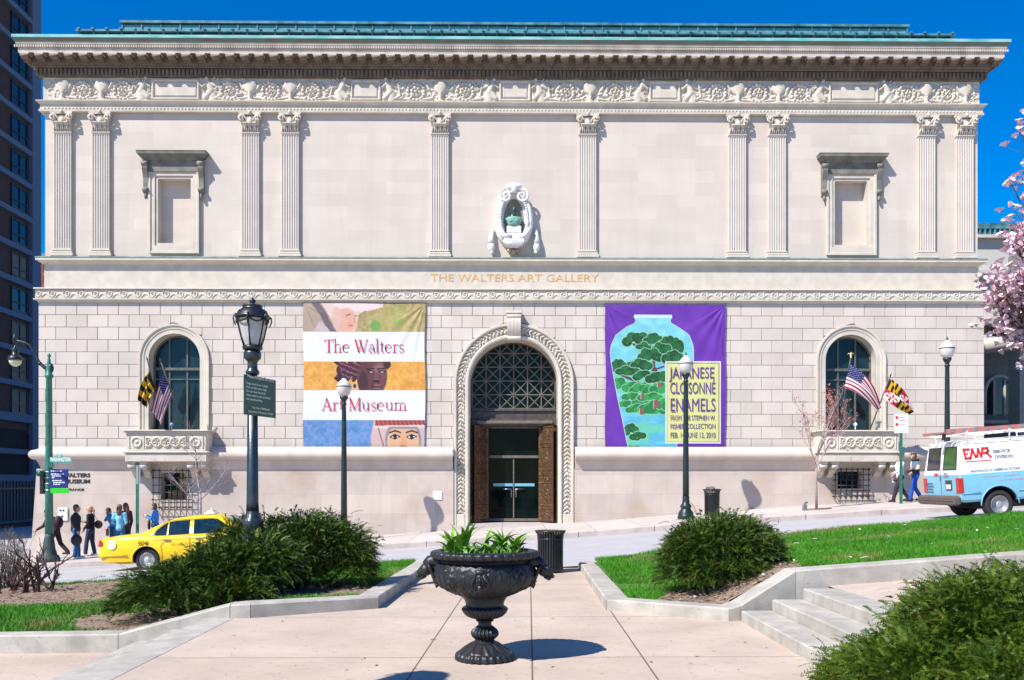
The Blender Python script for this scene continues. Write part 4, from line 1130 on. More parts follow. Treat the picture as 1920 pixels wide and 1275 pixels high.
# --- arched side windows with balconies ---
M_WINF = mat('green_grey_window_frame', (0.10, 0.11, 0.095), 0.5, var=0.2)
M_WGL = mat('blue_reflecting_glass', (0.004, 0.008, 0.012), 0.03, var=0.8, scale=1.6, spec=0.38, col2=(0.010, 0.035, 0.045), stretch=(1, 1, .5))
M_CURT = mat('window_curtain', (0.09, 0.10, 0.085), 0.9, var=0.3, scale=5, stretch=(6, 1, .3))
zBT = AZ(806, DL-.8)
for s_ in (-1, 1):
    cx = MX+s_*LWX; YW = DL+.38
    w = MB()
    nm = 'arched_window'
    n = 28; poly = [(cx-WR, SILL-.3)]+[(cx-WR*math.cos(PI*k/n), WZS+WR*math.sin(PI*k/n)) for k in range(n+1)]+[(cx+WR, SILL-.3)]
    w.add([(p[0], YW+.06, p[1]) for p in poly], [tuple(range(len(poly)))], smooth=False)
    win = w.build(nm, M_WGL, mus)
    win['label'] = 'tall arched window over the '+('left' if s_ < 0 else 'right')+' balcony'
    reveal(cx, WZS, SILL-.3, WR, DL-.02, YW+.2, 'window_reveal', win)
    # moulded surround
    r0, r1 = WR, WRO+.01
    def ph(S, T, Lt): return np.interp(T, [0, .001, .06, .45, .5, .55, .75, .8, .97, .99, 1], [-.3, .02, .05, .05, .075, .075, .075, .12, .12, .0, -.1])
    arch_band(cx, WZS, SILL-.25, r0, r1, ph, 120, 30, 'window_surround', M_STONE, win)
    f = MB(); zt2 = AZ(692, YW)
    def fb(x0, x1, z0, z1, y0=YW-.01, y1=YW+.055): f.box(cx+x0, cx+x1, y0, y1, z0, z1)
    fb(-WR, -WR+.07, SILL-.3, WZS); fb(WR-.07, WR, SILL-.3, WZS)
    fb(-WR+.07, WR-.07, zt2-.07, zt2+.03, YW-.05); fb(-WR+.07, WR-.07, zt2-.42, zt2-.38)
    for xx in (-.33, .33): fb(xx-.03, xx+.03, SILL-.3, WZS+math.sqrt(WR**2-.33**2)-.02, YW+.002)
    f.tube([(cx-(WR-.03)*math.cos(PI*k/n), YW+.02, WZS+(WR-.03)*math.sin(PI*k/n)) for k in range(n+1)], .04, 6)
    f.build('window_frame', M_WINF, win)
    curt = MB(); xs2 = np.linspace(cx-.30, cx+WR-.08, 60)
    P = np.array([[(x, YW+.035+.012*math.sin((x-cx)*42), zz) for zz in (SILL-.25, zt2-.45)] for x in xs2])
    # (the curtain hangs just behind the panes, seen through the thin glass as a duller green)
    # balcony
    wB, pB = 1.44, .86; YB = DL-pB
    z2, z3, z4 = AZ(806, YB-.1), AZ(812, YB), AZ(846, YB); z5, z6 = AZ(850, YB), AZ(866, YB+.05)
    b = MB()
    b.cbox(cx-wB, cx+wB, YB, DL-.05, z4, z3-.006, .01)
    b.cbox(cx-wB-.05, cx+wB+.05, YB-.05, DL-.05, z3-.005, z3+.05, .015); b.cbox(cx-wB-.12, cx+wB+.12, YB-.12, DL-.05, z3+.051, z2, .02)
    b.cbox(cx-wB-.10, cx+wB+.10, YB-.10, DL-.05, z5, z4-.002, .03); b.cbox(cx-wB-.03, cx+wB+.03, YB-.04, DL-.05, z6, z5-.002, .02)
    bal = b.build('balcony', M_STONE, mus)
    # carved panels: roundel, scroll, roundel
    nu, nv = 260, 44; ph0, ph1 = z4+.10, z3-.10
    U, Vv = np.meshgrid(np.linspace(-wB+.08, wB-.08, nu), np.linspace(ph0, ph1, nv), indexing='ij')
    cz = (ph0+ph1)/2; hr = (ph1-ph0)/2; h = np.zeros_like(U)
    for xc in (-wB+.38, wB-.38):
        rr_ = np.hypot(U-xc, Vv-cz); h = np.maximum(h, np.clip(1-np.abs(rr_-hr*.72)/.045, 0, 1)*.05); h = np.maximum(h, np.clip(1-rr_/(hr*.4), 0, 1)*.05)
        m = (np.abs(U-xc) < .28) & (np.abs(np.maximum(np.abs(U-xc)-.24, 0)) < .03) & (np.abs(U-xc) > .25); h = np.where(m, .03, h)
    inn = np.abs(U) < wB-.70
    for k in range(5):
        xc = -.66+.33*k; rr_ = np.hypot((U-xc), Vv-cz); th_ = np.arctan2(Vv-cz, U-xc)
        h = np.maximum(h, np.where(inn, np.clip(1-np.abs(rr_-hr*.68)/.05, 0, 1)*.065, 0)); h = np.maximum(h, np.where(inn & (rr_ < hr*.5), .06*(.5+.5*np.cos(5*th_+rr_*20)), 0))
    h = np.maximum(h, np.where(inn & (np.abs(np.abs(U)-(wB-.72)) < .02), .03, 0))
    V = np.stack([cx+U, YB-.003-h+0*U, Vv], -1).reshape(-1, 3)
    npmesh('carved_panel', V, gridfaces(nu, nv), M_STONE, bal, smooth=True)
    for i, xo in enumerate((-wB+.16, -wB+.58, wB-.58, wB-.16)):
        q = MB(); zb0 = AZ(890, DL-.3); zbt = z6-.003
        prf = [(DB, zbt), (YB+.06, zbt), (YB+.05, zbt-.16), (YB+.14, zbt-.24), (YB+.22, zbt-.20), (YB+.34, zbt-.30), (DL-.36, zbt-.50), (DL-.27, zb0-.05), (DL-.22, zb0-.12), (DB, zb0-.12)]
        q.prism(prf, cx+xo-.115, cx+xo+.115, 'X')
        q.cbox(cx+xo-.15, cx+xo+.15, YB+.02, DB, zbt-.05, zbt-.002, .01)
        q.tube([(cx+xo-.13, YB+.12, zbt-.15), (cx+xo+.13, YB+.12, zbt-.15)], .085, 10)
        q.tube([(cx+xo-.13, DL-.30, zb0), (cx+xo+.13, DL-.30, zb0)], .08, 10)
        for xx in (-.07, 0, .07): q.tube([(cx+xo+xx, YB+.10, zbt-.22), (cx+xo+xx, YB+.34, zbt-.33), (cx+xo+xx, DL-.35, zb0+.08)], .03, 5)
        q.build('balcony_bracket', M_STONE, bal)
    # iron cage over the cellar window
    a, c, e, f_ = cells[0 if s_ < 0 else 1]; q = MB(); yo = DB-.24; x0, x1 = a-.17, c+.17; zt3, zb3 = f_-.02, e-.30
    nvb = 6; rb = .016
    for k in range(nvb+1):
        x = x0+(x1-x0)*k/nvb
        q.tube([(x, DB, zt3+.10), (x, yo, zt3+.10), (x, yo, zb3+.05), (x, yo+.06, zb3-.02), (x, DB, zb3)], rb, 5)
        q.tube([(x, yo-.03, zb3+.03), (x, yo-.02, zb3-.06), (x, yo+.05, zb3-.07)], rb, 5); q.ell((x, yo-.03, zt3+.12), .035, 6, 4)
    for k in range(6):
        zz = zb3+.02+(zt3+.10-zb3-.02)*k/5
        q.tube([(x0-.03, DB, zz), (x0-.03, yo+.012, zz), (x1+.03, yo+.012, zz), (x1+.03, DB, zz)], rb, 5)
        for x in (x0-.03, x1+.03): q.ell((x, yo+.01, zz), .034, 6, 4)
    q.build('window_grille', M_BLACK, basew)

# --- upper blind windows: frames and hoods ---
for s_ in (-1, 1):
    cx = MX+s_*UWX; zr0, zr1 = rz0, rz1; b = MB()
    fo, fz0, fz1 = .92, AZ(477, D), AZ(326, D)
    rects(b, cx-fo, cx+fo, fz0, fz1, D-.09, [(cx-rw-.10, cx+rw+.10, zr0-.10, zr1+.10)])
    b.add([(cx-fo, D-.09, fz0), (cx-fo, D-.09, fz1), (cx-fo, D, fz1), (cx-fo, D, fz0)], [(0, 1, 2, 3)]); b.add([(cx+fo, D-.09, fz0), (cx+fo, D, fz0), (cx+fo, D, fz1), (cx+fo, D-.09, fz1)], [(0, 1, 2, 3)])
    b.add([(cx-fo, D-.09, fz0), (cx-fo, D, fz0), (cx+fo, D, fz0), (cx+fo, D-.09, fz0)], [(0, 1, 2, 3)])
    rects(b, cx-rw-.10, cx+rw+.10, zr0-.10, zr1+.10, D-.045, [(cx-rw, cx+rw, zr0, zr1)], .05)
    h = (cx-rw-.10, cx+rw+.10, zr0-.10, zr1+.10)
    b.add([(h[0],D-.09,h[2]),(h[1],D-.09,h[2]),(h[1],D-.09,h[3]),(h[0],D-.09,h[3]),(h[0],D-.045,h[2]),(h[1],D-.045,h[2]),(h[1],D-.045,h[3]),(h[0],D-.045,h[3])], [(0,4,5,1),(1,5,6,2),(2,6,7,3),(3,7,4,0)])
    # outer bead
    for (xa, xb, za, zb_) in ((cx-fo-.03, cx-fo+.07, fz0-.03, fz1), (cx+fo-.07, cx+fo+.03, fz0-.03, fz1), (cx-fo+.072, cx+fo-.072, fz0-.03, fz0+.07)): b.cbox(xa, xb, D-.13, D-.0905, za, zb_, .012)
    fr = b.build('blind_window_frame', M_STONE, mus)
    b = MB(); zh0, zh1 = fz1, AZ(284, D-.4); hw_ = 1.02
    b.box(cx-hw_, cx+hw_, D-.14, D, zh0+.002, zh1-.30)
    prof = [(.14, zh1-.30), (.20, zh1-.29), (.22, zh1-.22), (.31, zh1-.20), (.33, zh1-.12), (.39, zh1-.11), (.40, zh1-.04), (.42, zh1)]
    vs = []
    for p, zz in prof: e = p-.14; vs += [(cx-hw_-e, D, zz), (cx-hw_-e, D-p, zz), (cx+hw_+e, D-p, zz), (cx+hw_+e, D, zz)]
    fs = []
    for k in range(len(prof)-1):
        for i in range(3): fs.append((k*4+i, k*4+i+1, k*4+5+i, k*4+4+i))
    k = (len(prof)-1)*4; fs.append((k, k+1, k+2, k+3)); b.add(vs, fs, smooth=False)
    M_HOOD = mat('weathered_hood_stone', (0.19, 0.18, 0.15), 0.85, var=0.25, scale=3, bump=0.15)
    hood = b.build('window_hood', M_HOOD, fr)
    for q_ in (-1, 1):
        b = MB(); x = cx+q_*(fo+.11); zt_c = zh1-.31
        pts = [(D-.22, zt_c), (D-.30, zt_c-.10), (D-.27, zt_c-.30), (D-.15, zt_c-.62), (D-.13, zt_c-.95), (D-.20, zt_c-1.08), (D-.14, zt_c-1.18), (D, zt_c-1.2), (D, zt_c)]
        b.prism(pts, x-.09, x+.09, 'X'); b.tube([(x-.11, D-.24, zt_c-.12), (x+.11, D-.24, zt_c-.12)], .09, 10); b.tube([(x-.10, D-.15, zt_c-1.07), (x+.10, D-.15, zt_c-1.07)], .075, 10)
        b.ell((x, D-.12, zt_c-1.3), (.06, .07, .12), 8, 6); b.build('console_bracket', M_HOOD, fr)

# --- the portrait niche ---
ncx, ncz = MX, AZ(411, D); b = MB()
N = 64; M_NICHE = mat('white_marble', (0.74, 0.73, 0.70), 0.7, var=0.06, scale=6, bump=0.1)
def oval(rx, rz, y, k, n=N, cz=ncz): a = 2*PI*k/n; return (ncx+rx*math.cos(a), y, cz+rz*math.sin(a))
rx, rz = .66, 1.08
def egg(k, rxx, rzz, y, n=N):
    a = 2*PI*k/n; zz = math.sin(a); wd = 1+0.10*(-zz) ; return (ncx+rxx*math.cos(a)*wd, y, ncz+rzz*zz)
rings = [(1.0+.10, 1.0+.05, D+0.0), (1.10, 1.05, D-.10), (1.06, 1.02, D-.28), (.95, .95, D-.36), (.80, .88, D-.34), (.66, .80, D-.22), (.60, .72, D-.17), (.57, .68, D-.05)]
vs = []; 
for a_, c_, y in rings: vs += [egg(k, rx*a_, rz*c_, y) for k in range(N)]
fs = []
for j in range(len(rings)-1):
    for k in range(N): l = (k+1) % N; fs.append((j*N+k, j*N+l, (j+1)*N+l, (j+1)*N+k))
b.add(vs, fs, smooth=True)
for k in range(0, 56):
    a = 2*PI*k/56; zz = math.sin(a); p = Vector((ncx+rx*.76*math.cos(a)*(1-.1*zz), D-.36, ncz+rz*.86*zz)); b.ell(p, .045 if zz > -.2 else .07, 7, 5)
for s_ in (-1, 1):       # scrolls at the crown, tassels below
    pts = []
    for k in range(20):
        a = PI*.5-s_*0-k*PI*.16; r = .26*(1-k/22); pts.append((ncx+s_*(.30+r*math.cos(a)), D-.38, ncz+rz*.70+r*math.sin(a)))
    b.tube(pts, [.05]*10+[.04]*10, 6)
    b.tube([(ncx+s_*.80, D-.10, ncz-.35), (ncx+s_*.86, D-.15, ncz-.75), (ncx+s_*.84, D-.15, ncz-.95)], [.05, .09, .13], 8); b.ell((ncx+s_*.84, D-.16, ncz-1.08), (.14, .12, .20), 10, 7); b.ell((ncx+s_*.82, D-.16, ncz-1.27), (.08, .08, .08), 8, 5)
    b.tube([(ncx+s_*.1, D-.35, ncz-.80), (ncx+s_*.42, D-.38, ncz-.70), (ncx+s_*.62, D-.34, ncz-.38)], [.12, .11, .06], 8)
for k in range(-5, 6):
    b.tube([(ncx+k*.045, D-.36, ncz-.62), (ncx+k*.075, D-.44, ncz-.95), (ncx+k*.02, D-.40, ncz-1.16)], [.035, .045, .03], 5)
b.cbox(ncx-.27, ncx+.27, D-.40, D-.02, ncz-.60, ncz-.36, .02); b.ell((ncx, D-.34, ncz+rz*1.02), (.30, .16, .14), 14, 8); b.ell((ncx, D-.40, ncz+rz*.93), (.12, .1, .16), 10, 6)
cart = b.build('portrait_cartouche', M_NICHE, mus)
b = MB(); M_OCHR = mat('ochre_stone_drop', (0.50, 0.33, 0.22), 0.8)
for x, r in ((-.17, .09), (.0, .12), (.15, .07)): b.ell((ncx+x, D-.14, ncz-1.22-(.04 if x == 0 else 0)), (r, .1, r*.85), 10, 7)
b.build('cartouche_drop', M_OCHR, cart)
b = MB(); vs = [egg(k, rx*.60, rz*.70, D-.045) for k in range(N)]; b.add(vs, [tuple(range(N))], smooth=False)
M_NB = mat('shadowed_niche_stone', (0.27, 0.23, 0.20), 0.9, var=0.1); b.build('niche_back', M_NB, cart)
M_VERD = mat('green_bronze_bust', (0.16, 0.36, 0.27), 0.6, var=0.2, scale=6); M_DKB = mat('dark_bronze_head', (0.03, 0.065, 0.06), 0.5, var=0.3, scale=9)
b = MB(); yb = D-.30; z0 = ncz-.36
prof = [(.0, 0), (.17, .0), (.19, .10), (.23, .22), (.26, .29), (.20, .34), (.09, .37), (.075, .46)]
vs = []; n = 20
for r_, zz in prof:
    for k in range(n):
        a = 2*PI*k/n; vs.append((ncx+r_*1.25*math.cos(a), yb+min(r_, .2)*.75*math.sin(a), z0+zz))
fs = []
for j in range(len(prof)-1):
    for k in range(n): l = (k+1) % n; fs.append((j*n+k, j*n+l, (j+1)*n+l, (j+1)*n+k))
b.add(vs, fs, smooth=True)
for s_ in (-1, 1): b.ell((ncx+s_*.09, yb-.11, z0+.2), (.09, .05, .09), 10, 7)
bust = b.build('bronze_bust', M_VERD, cart)
b = MB(); hz = z0+.56
b.ell((ncx+.01, yb-.02, hz+.03), (.105, .125, .145), 16, 12); b.ell((ncx+.01, yb-.08, hz-.10), (.085, .08, .10), 12, 8); b.tube([(ncx, yb-.13, hz+.04), (ncx, yb-.17, hz-.02)], [.018, .028], 6)
for s_ in (-1, 1): b.ell((ncx+s_*.045, yb-.145, hz-.045), (.05, .02, .018), 8, 5); b.ell((ncx+.01+s_*.105, yb, hz), (.015, .03, .035), 6, 5); b.ell((ncx+s_*.045, yb-.125, hz+.055), (.035, .025, .012), 6, 4)
b.build('bust_head', M_DKB, bust)

# --- lettering on the stone ---
zt = AZ(528.5, D); text_mesh('THE WALTERS ART GALLERY', AZ(508.5, D)-zt, M_GOLD, mus, front(AX(807, D), D-.032, zt+.005), .004, fit=AX(1122, D)-AX(807, D))
M_LETD = mat('dark_raised_letters', (0.03, 0.025, 0.02), 0.5)
def lettering(body, px0, px1, pyb, pyt, Y, m, parent=mus, bold=0.0):
    zb_ = AZ(pyb, Y); return text_mesh(body, (AZ(pyt, Y)-zb_)/.70, m, parent, front(AX(px0, Y), Y, zb_), .006, fit=AX(px1, Y)-AX(px0, Y), bold=bold)
lettering('THE WALTERS', 92, 169.5, 894.5, 887.5, DB-.008, M_LETD, bold=.008)
lettering('ART MUSEUM', 92, 169.5, 906, 899, DB-.008, M_LETD, bold=.008)
lettering('ENTRANCE', 114, 157, 920, 916, DB-.008, M_LETD, bold=.004)
# small fixed plates
M_PLATE = mat('white_enamel_plate', (0.75, 0.77, 0.76), 0.4)
b = MB(); p0, p1 = at(109, 976, DB-.03), at(127, 952, DB-.03); b.cbox(p0.x, p1.x, DB-.05, DB-.002, p0.z, p1.z, .006)
pl = tag(b.build('notice_board', M_PLATE, loc=(p0.x, DB, p0.z)), 'white notice board with small grey pictograms on the stone base by the left pole', 'notice board')
M_GREYM = mat('dark_grey_print', (0.05, 0.05, 0.06), 0.6)
b = MB()
for (x, y) in ((.06, .34), (.17, .34), (.13, .12)): b.box(x, x+.07, -.058, -.0505, y, y+.07)
b.build('pictogram', M_GREYM, pl, world=False)
b = MB(); p0, p1 = at(812, 937, DB), at(829, 921, DB); b.cbox(p0.x, p1.x, DB-.03, DB-.002, p0.z, p1.z, .006)
pl = tag(b.build('wall_plaque', M_PLATE, loc=(p0.x, DB, p0.z)), 'small white plaque on the stone base left of the doorway', 'plaque')
b = MB()
for k in range(3): b.box(.05, .28-.03*k, -.034, -.0305, .22-.06*k, .235-.06*k)
b.build('fine_print', mat('pale_grey_print', (.4, .4, .42), .6), pl, world=False)
# ================= OTHER BUILDINGS =================
M_TBRICK = mat('dark_brown_brick', (0.055, 0.028, 0.03), 0.9, var=0.2, scale=2)
brick(M_TBRICK, 0.45, 0.16, 0.02, (0.06, 0.045, 0.04), axes='YZ', bump=0.1)
M_TCONC = mat('blue_grey_concrete', (0.09, 0.14, 0.22), 0.9, var=0.08)
M_TGL = mat('tower_window_glass', (0.01, 0.014, 0.02), 0.06, var=0.4, spec=0.6)
M_TFR = mat('black_window_frame', (0.01, 0.01, 0.012), 0.5)
M_BLIND = mat('drawn_window_blind', (0.13, 0.13, 0.11), 0.8, var=0.1)
XT = -40.6; 
def TY(px):  # depth on the tower's street face of a picture column
    d = ray(px, 0); return XT*d[1]/d[0]
YC0, YC1 = TY(61), TY(77); fl = 2.86; zt0 = AZ(485, TY(75))
tower = thing('apartment_tower', 'dark brick apartment tower with blue-grey concrete slab edges beyond the side street', 'tower', (XT, TY(40), -2.2), worldverts=True)
def tz(k): return zt0+fl*(k)         # slab levels
b = MB(); b.box(XT-18, XT-0.35, 40, YC0, -3, 62); b.build('brick_wall', M_TBRICK, tower)
b = MB(); b.box(XT-18, XT+.02, YC0, YC1, -3, 62)
for k in range(-8, 19):
    if k in (-7,): continue
    b.box(XT-1, XT, 40, YC0-.002, tz(k)-.22, tz(k)+.22)
b.box(XT-1, XT+.05, 40, YC0+.1, tz(-5)-.35, tz(-5)+.35); 
b.box(XT-1, XT+.1, 40, YC0-.003, tz(-8), tz(-7)+.9)
b.build('concrete_frame', M_TCONC, tower)
ya0, ya1 = TY(27.5), TY(57)
wn = 0
for k in range(-5, 19):
    for (y0, y1) in ((ya0, ya1), (ya0-5.2, ya1-5.2)):
        if y1 < TY(-8): continue
        z0, z1 = tz(k)+.45, tz(k)+2.35
        b = MB(); b.box(XT-.33, XT-.30, y0, y1, z0, z1)
        lit = k in (-1,) or k < -2
        f = b.build('window', M_TGL if not lit else M_BLIND, tower)
        q = MB()
        for yy in (y0, (y0+y1)/2, y1-.12): q.box(XT-.30, XT-.22, yy, yy+.12, z0, z1)
        for zz in (z0, z0+.62, z1-.1): q.box(XT-.30, XT-.225, y0, y1, zz, zz+.09)
        q.box(XT-.30, XT-.2, y0, y1, tz(k)+.222, z0-.001)
        q.build('window_frame', M_TFR, f)
b = MB(); y0 = TY(-6)
for yy in (y0, TY(24)): b.box(XT-.34, XT-.30, yy, yy+3.6, tz(-7)+1.1, tz(-6)+1.6)
b.box(XT-.34, XT-.29, 50, YC0-.4, tz(-7)+1.0, tz(-5)-1.0); b.build('podium_opening', M_DARK, tower)
b = MB()
for i in range(16):
    yy = y0+i*.5; b.box(XT+.2, XT+.3, yy, yy+.12, tz(-8), tz(-7)+.4)
b.box(XT+.15, XT+.35, y0-4, YC0, tz(-7)-.3, tz(-7)-.15); b.build('terrace_railing', M_TFR, tower)
# red brick building far behind
M_RED = mat('red_brick_far', (0.30, 0.07, 0.04), 0.9, var=0.2)
Yr = 110.0; rb = thing('brick_house', 'red brick building glimpsed between the tower and the museum', 'building', (AX(80, Yr), Yr, -2), worldverts=True)
b = MB(); x0, x1 = AX(60, Yr), AX(120, Yr); b.box(x0, x1, Yr, Yr+15, -3, AZ(486, Yr)); b.build('wall', M_RED, rb)
for r_ in range(4):
    b = MB(); zz = AZ(503+r_*20, Yr); b.box(AX(81.5, Yr), AX(84.5, Yr), Yr-.05, Yr-.01, zz-.7, zz+.3); b.build('window', M_TGL, rb)
b = MB(); b.box(x0-.3, x1+.3, Yr-.3, Yr+15, AZ(486, Yr)+.002, AZ(483, Yr)+.3); b.build('roof', M_ROOF, rb)
# pale low building with striped rail, just left of the museum's foot (far down the side street)
# annex on the right, behind the museum
M_ANX = mat('annex_stone', (0.52, 0.49, 0.45), 0.85, var=0.06)
M_GREYG = mat('grey_green_stone', (0.22, 0.235, 0.22), 0.9, var=0.12)
Ya = 50.0; anx = thing('stone_annex', 'pale stone annex with glazed copper roof strip behind the museum on the right', 'building', (AX(1880, Ya), Ya, 1), worldverts=True)
b = MB(); x0, x1 = AX(1780, Ya), AX(2060, Ya)
za = lambda py, Y=Ya: AZ(py, Y)
b.box(x0, x1, Ya, Ya+14, za(505), za(446)); b.box(x0, x1, Ya-.35, Ya+14, za(446)+.002, za(440)); b.box(x0, x1, Ya-.20, Ya+14, za(512), za(505)-.002)
b.box(x0, x1, Ya+.5, Ya+14, za(598), za(512)-.002)
b.box(x0, x1, Ya-.25, Ya+14, za(606), za(598)-.002)
b.build('upper_wall', M_ANX, anx)
b = MB(); b.box(x0, x1, Ya+1.2, Ya+14, -2, za(606)-.002)
b.build('recessed_wall', M_GREYG, anx)
cxa, rza, ra = AX(1872, Ya+1.2), za(738, Ya+1.2), .82
b = MB(); n = 20; poly = [(cxa-ra, za(776, Ya+1.2))]+[(cxa-ra*math.cos(PI*k/n), rza+ra*1.25*math.sin(PI*k/n)) for k in range(n+1)]+[(cxa+ra, za(776, Ya+1.2))]
b.add([(p[0], Ya+1.15, p[1]) for p in poly], [tuple(range(len(poly)))], smooth=False); aw = b.build('arched_window', M_GLASSD, anx)
b = MB(); b.tube([(p[0], Ya+1.12, p[1]) for p in poly], .10, 6); 
for xx in (-.3, .3): b.box(cxa+xx-.05, cxa+xx+.05, Ya+1.06, Ya+1.14, za(776), rza+.8)
b.build('window_frame', M_ANX, aw)
b = MB(); b.tube([(x0, Ya+.3, za(655)), (cxa, Ya+.3, za(640)), (x1, Ya-.5, za(612))], [.5, .45, .4], 10); b.box(x0, x1, Ya+.4, Ya+1.2, za(792), za(786)); b.build('cove_moulding', M_ANX, anx)
b = MB()
xg0, xg1 = AX(1838, Ya), AX(2000, Ya)
b.box(xg0-1, xg1, Ya+.3, Ya+.5, za(440)+.002, za(417)); gl = b.build('roof_glazing', mat('blue_roof_glass', (0.02, 0.10, 0.16), 0.1, spec=.8), anx)
b = MB(); n = 22
for i in range(n):
    x = xg0-1+(xg1-xg0+1)*i/(n-1); b.box(x-.05, x+.05, Ya+.2, Ya+.3, za(440)+.003, za(417)+.1)
b.box(xg0-1, xg1, Ya+.18, Ya+.6, za(424), za(417)+.12); b.box(xg0-1, xg1, Ya+.19, Ya+.55, za(440)+.004, za(437.5)); b.build('copper_glazing_bar', M_COPPER, gl)
# lighter return wall with moulded corner at the far right edge
b = MB(); b.box(AX(1912, 44), AX(1912, 44)+6, 44, 45, -1, AZ(470, 44)); b.box(AX(1912, 44)-.12, AX(1912, 44)+6, 43.9, 45, AZ(590, 44), AZ(582, 44)); b.build('corner_wing', M_GREYG, anx)
# ================= LAMPS, POLES, SIGNS =================
# ---- globe lamps on the far pavement ----
def glass_mat(name, col, rough=0.15, alpha=0.55):
    m = mat(name, col, rough, var=0.02); b = m.node_tree.nodes['Principled BSDF']; b.inputs['Transmission Weight'].default_value = alpha; b.inputs['IOR'].default_value = 1.1
    return m
M_GLOBE = glass_mat('frosted_acorn_glass', (0.80, 0.76, 0.72), 0.35, 0.35)
M_LPOLE = mat('dark_painted_lamp_post', (0.010, 0.020, 0.024), 0.4, var=0.3, scale=10, spec=0.5)
def flt(n, amp): return lambda a, k, z: 1+amp*math.cos(n*a)
def globe_lamp(x, y, label):
    z0 = walkz(x, y); t = thing('street_lamp', label, 'street lamp', (x, y, z0), group='globe street lamps on the far pavement')
    b = MB(); b.lathe([(.28, 0), (.29, .07), (.26, .12), (.25, .20), (.22, .26), (.17, .32), (.165, .38), (.20, .42), (.175, .47), (.13, .52), (.11, .70), (.125, .73), (.11, .76)], seg=20, flute=lambda a, k, z: 1+(.03*math.cos(10*a) if z > .1 else 0))
    b.build('lamp_base', M_LPOLE, t)
    b = MB(); b.lathe([(.105, .76), (.10, 1.6), (.075, 4.35), (.068, 4.66), (.09, 4.68), (.09, 4.72), (.07, 4.75), (.075, 4.80), (.11, 4.86), (.14, 4.90), (.145, 4.96), (.12, 4.97)], seg=16, flute=lambda a, k, z: 1+(.05*math.cos(8*a) if z < 4.66 else 0)); b.build('lamp_post', M_LPOLE, t)
    b = MB(); b.lathe([(.125, 4.975), (.20, 5.06), (.245, 5.20), (.25, 5.30), (.235, 5.38), (.15, 5.48), (.085, 5.54), (.07, 5.58)], seg=20); gl = b.build('lamp_globe', M_GLOBE, t)
    b = MB(); b.lathe([(.242, 5.285), (.258, 5.29), (.258, 5.315), (.240, 5.32)], seg=20); b.lathe([(.068, 5.581), (.05, 5.60), (.02, 5.63), (.028, 5.66), (.012, 5.69), (0, 5.74)], seg=10); b.build('lamp_finial', M_LPOLE, gl)
    return t
p = at(645, 0, 31.05); gl1 = globe_lamp(p.x, 31.05, 'globe street lamp standing in front of the white and orange banner')
for px, Y, lb in ((1286, 30.95, 'globe street lamp beside the bin, in front of the purple banner'), (1776, 31.2, 'globe street lamp rising behind the service van')):
    x = AX(px, Y); dup(gl1, (x, Y, walkz(x, Y)), label=lb)

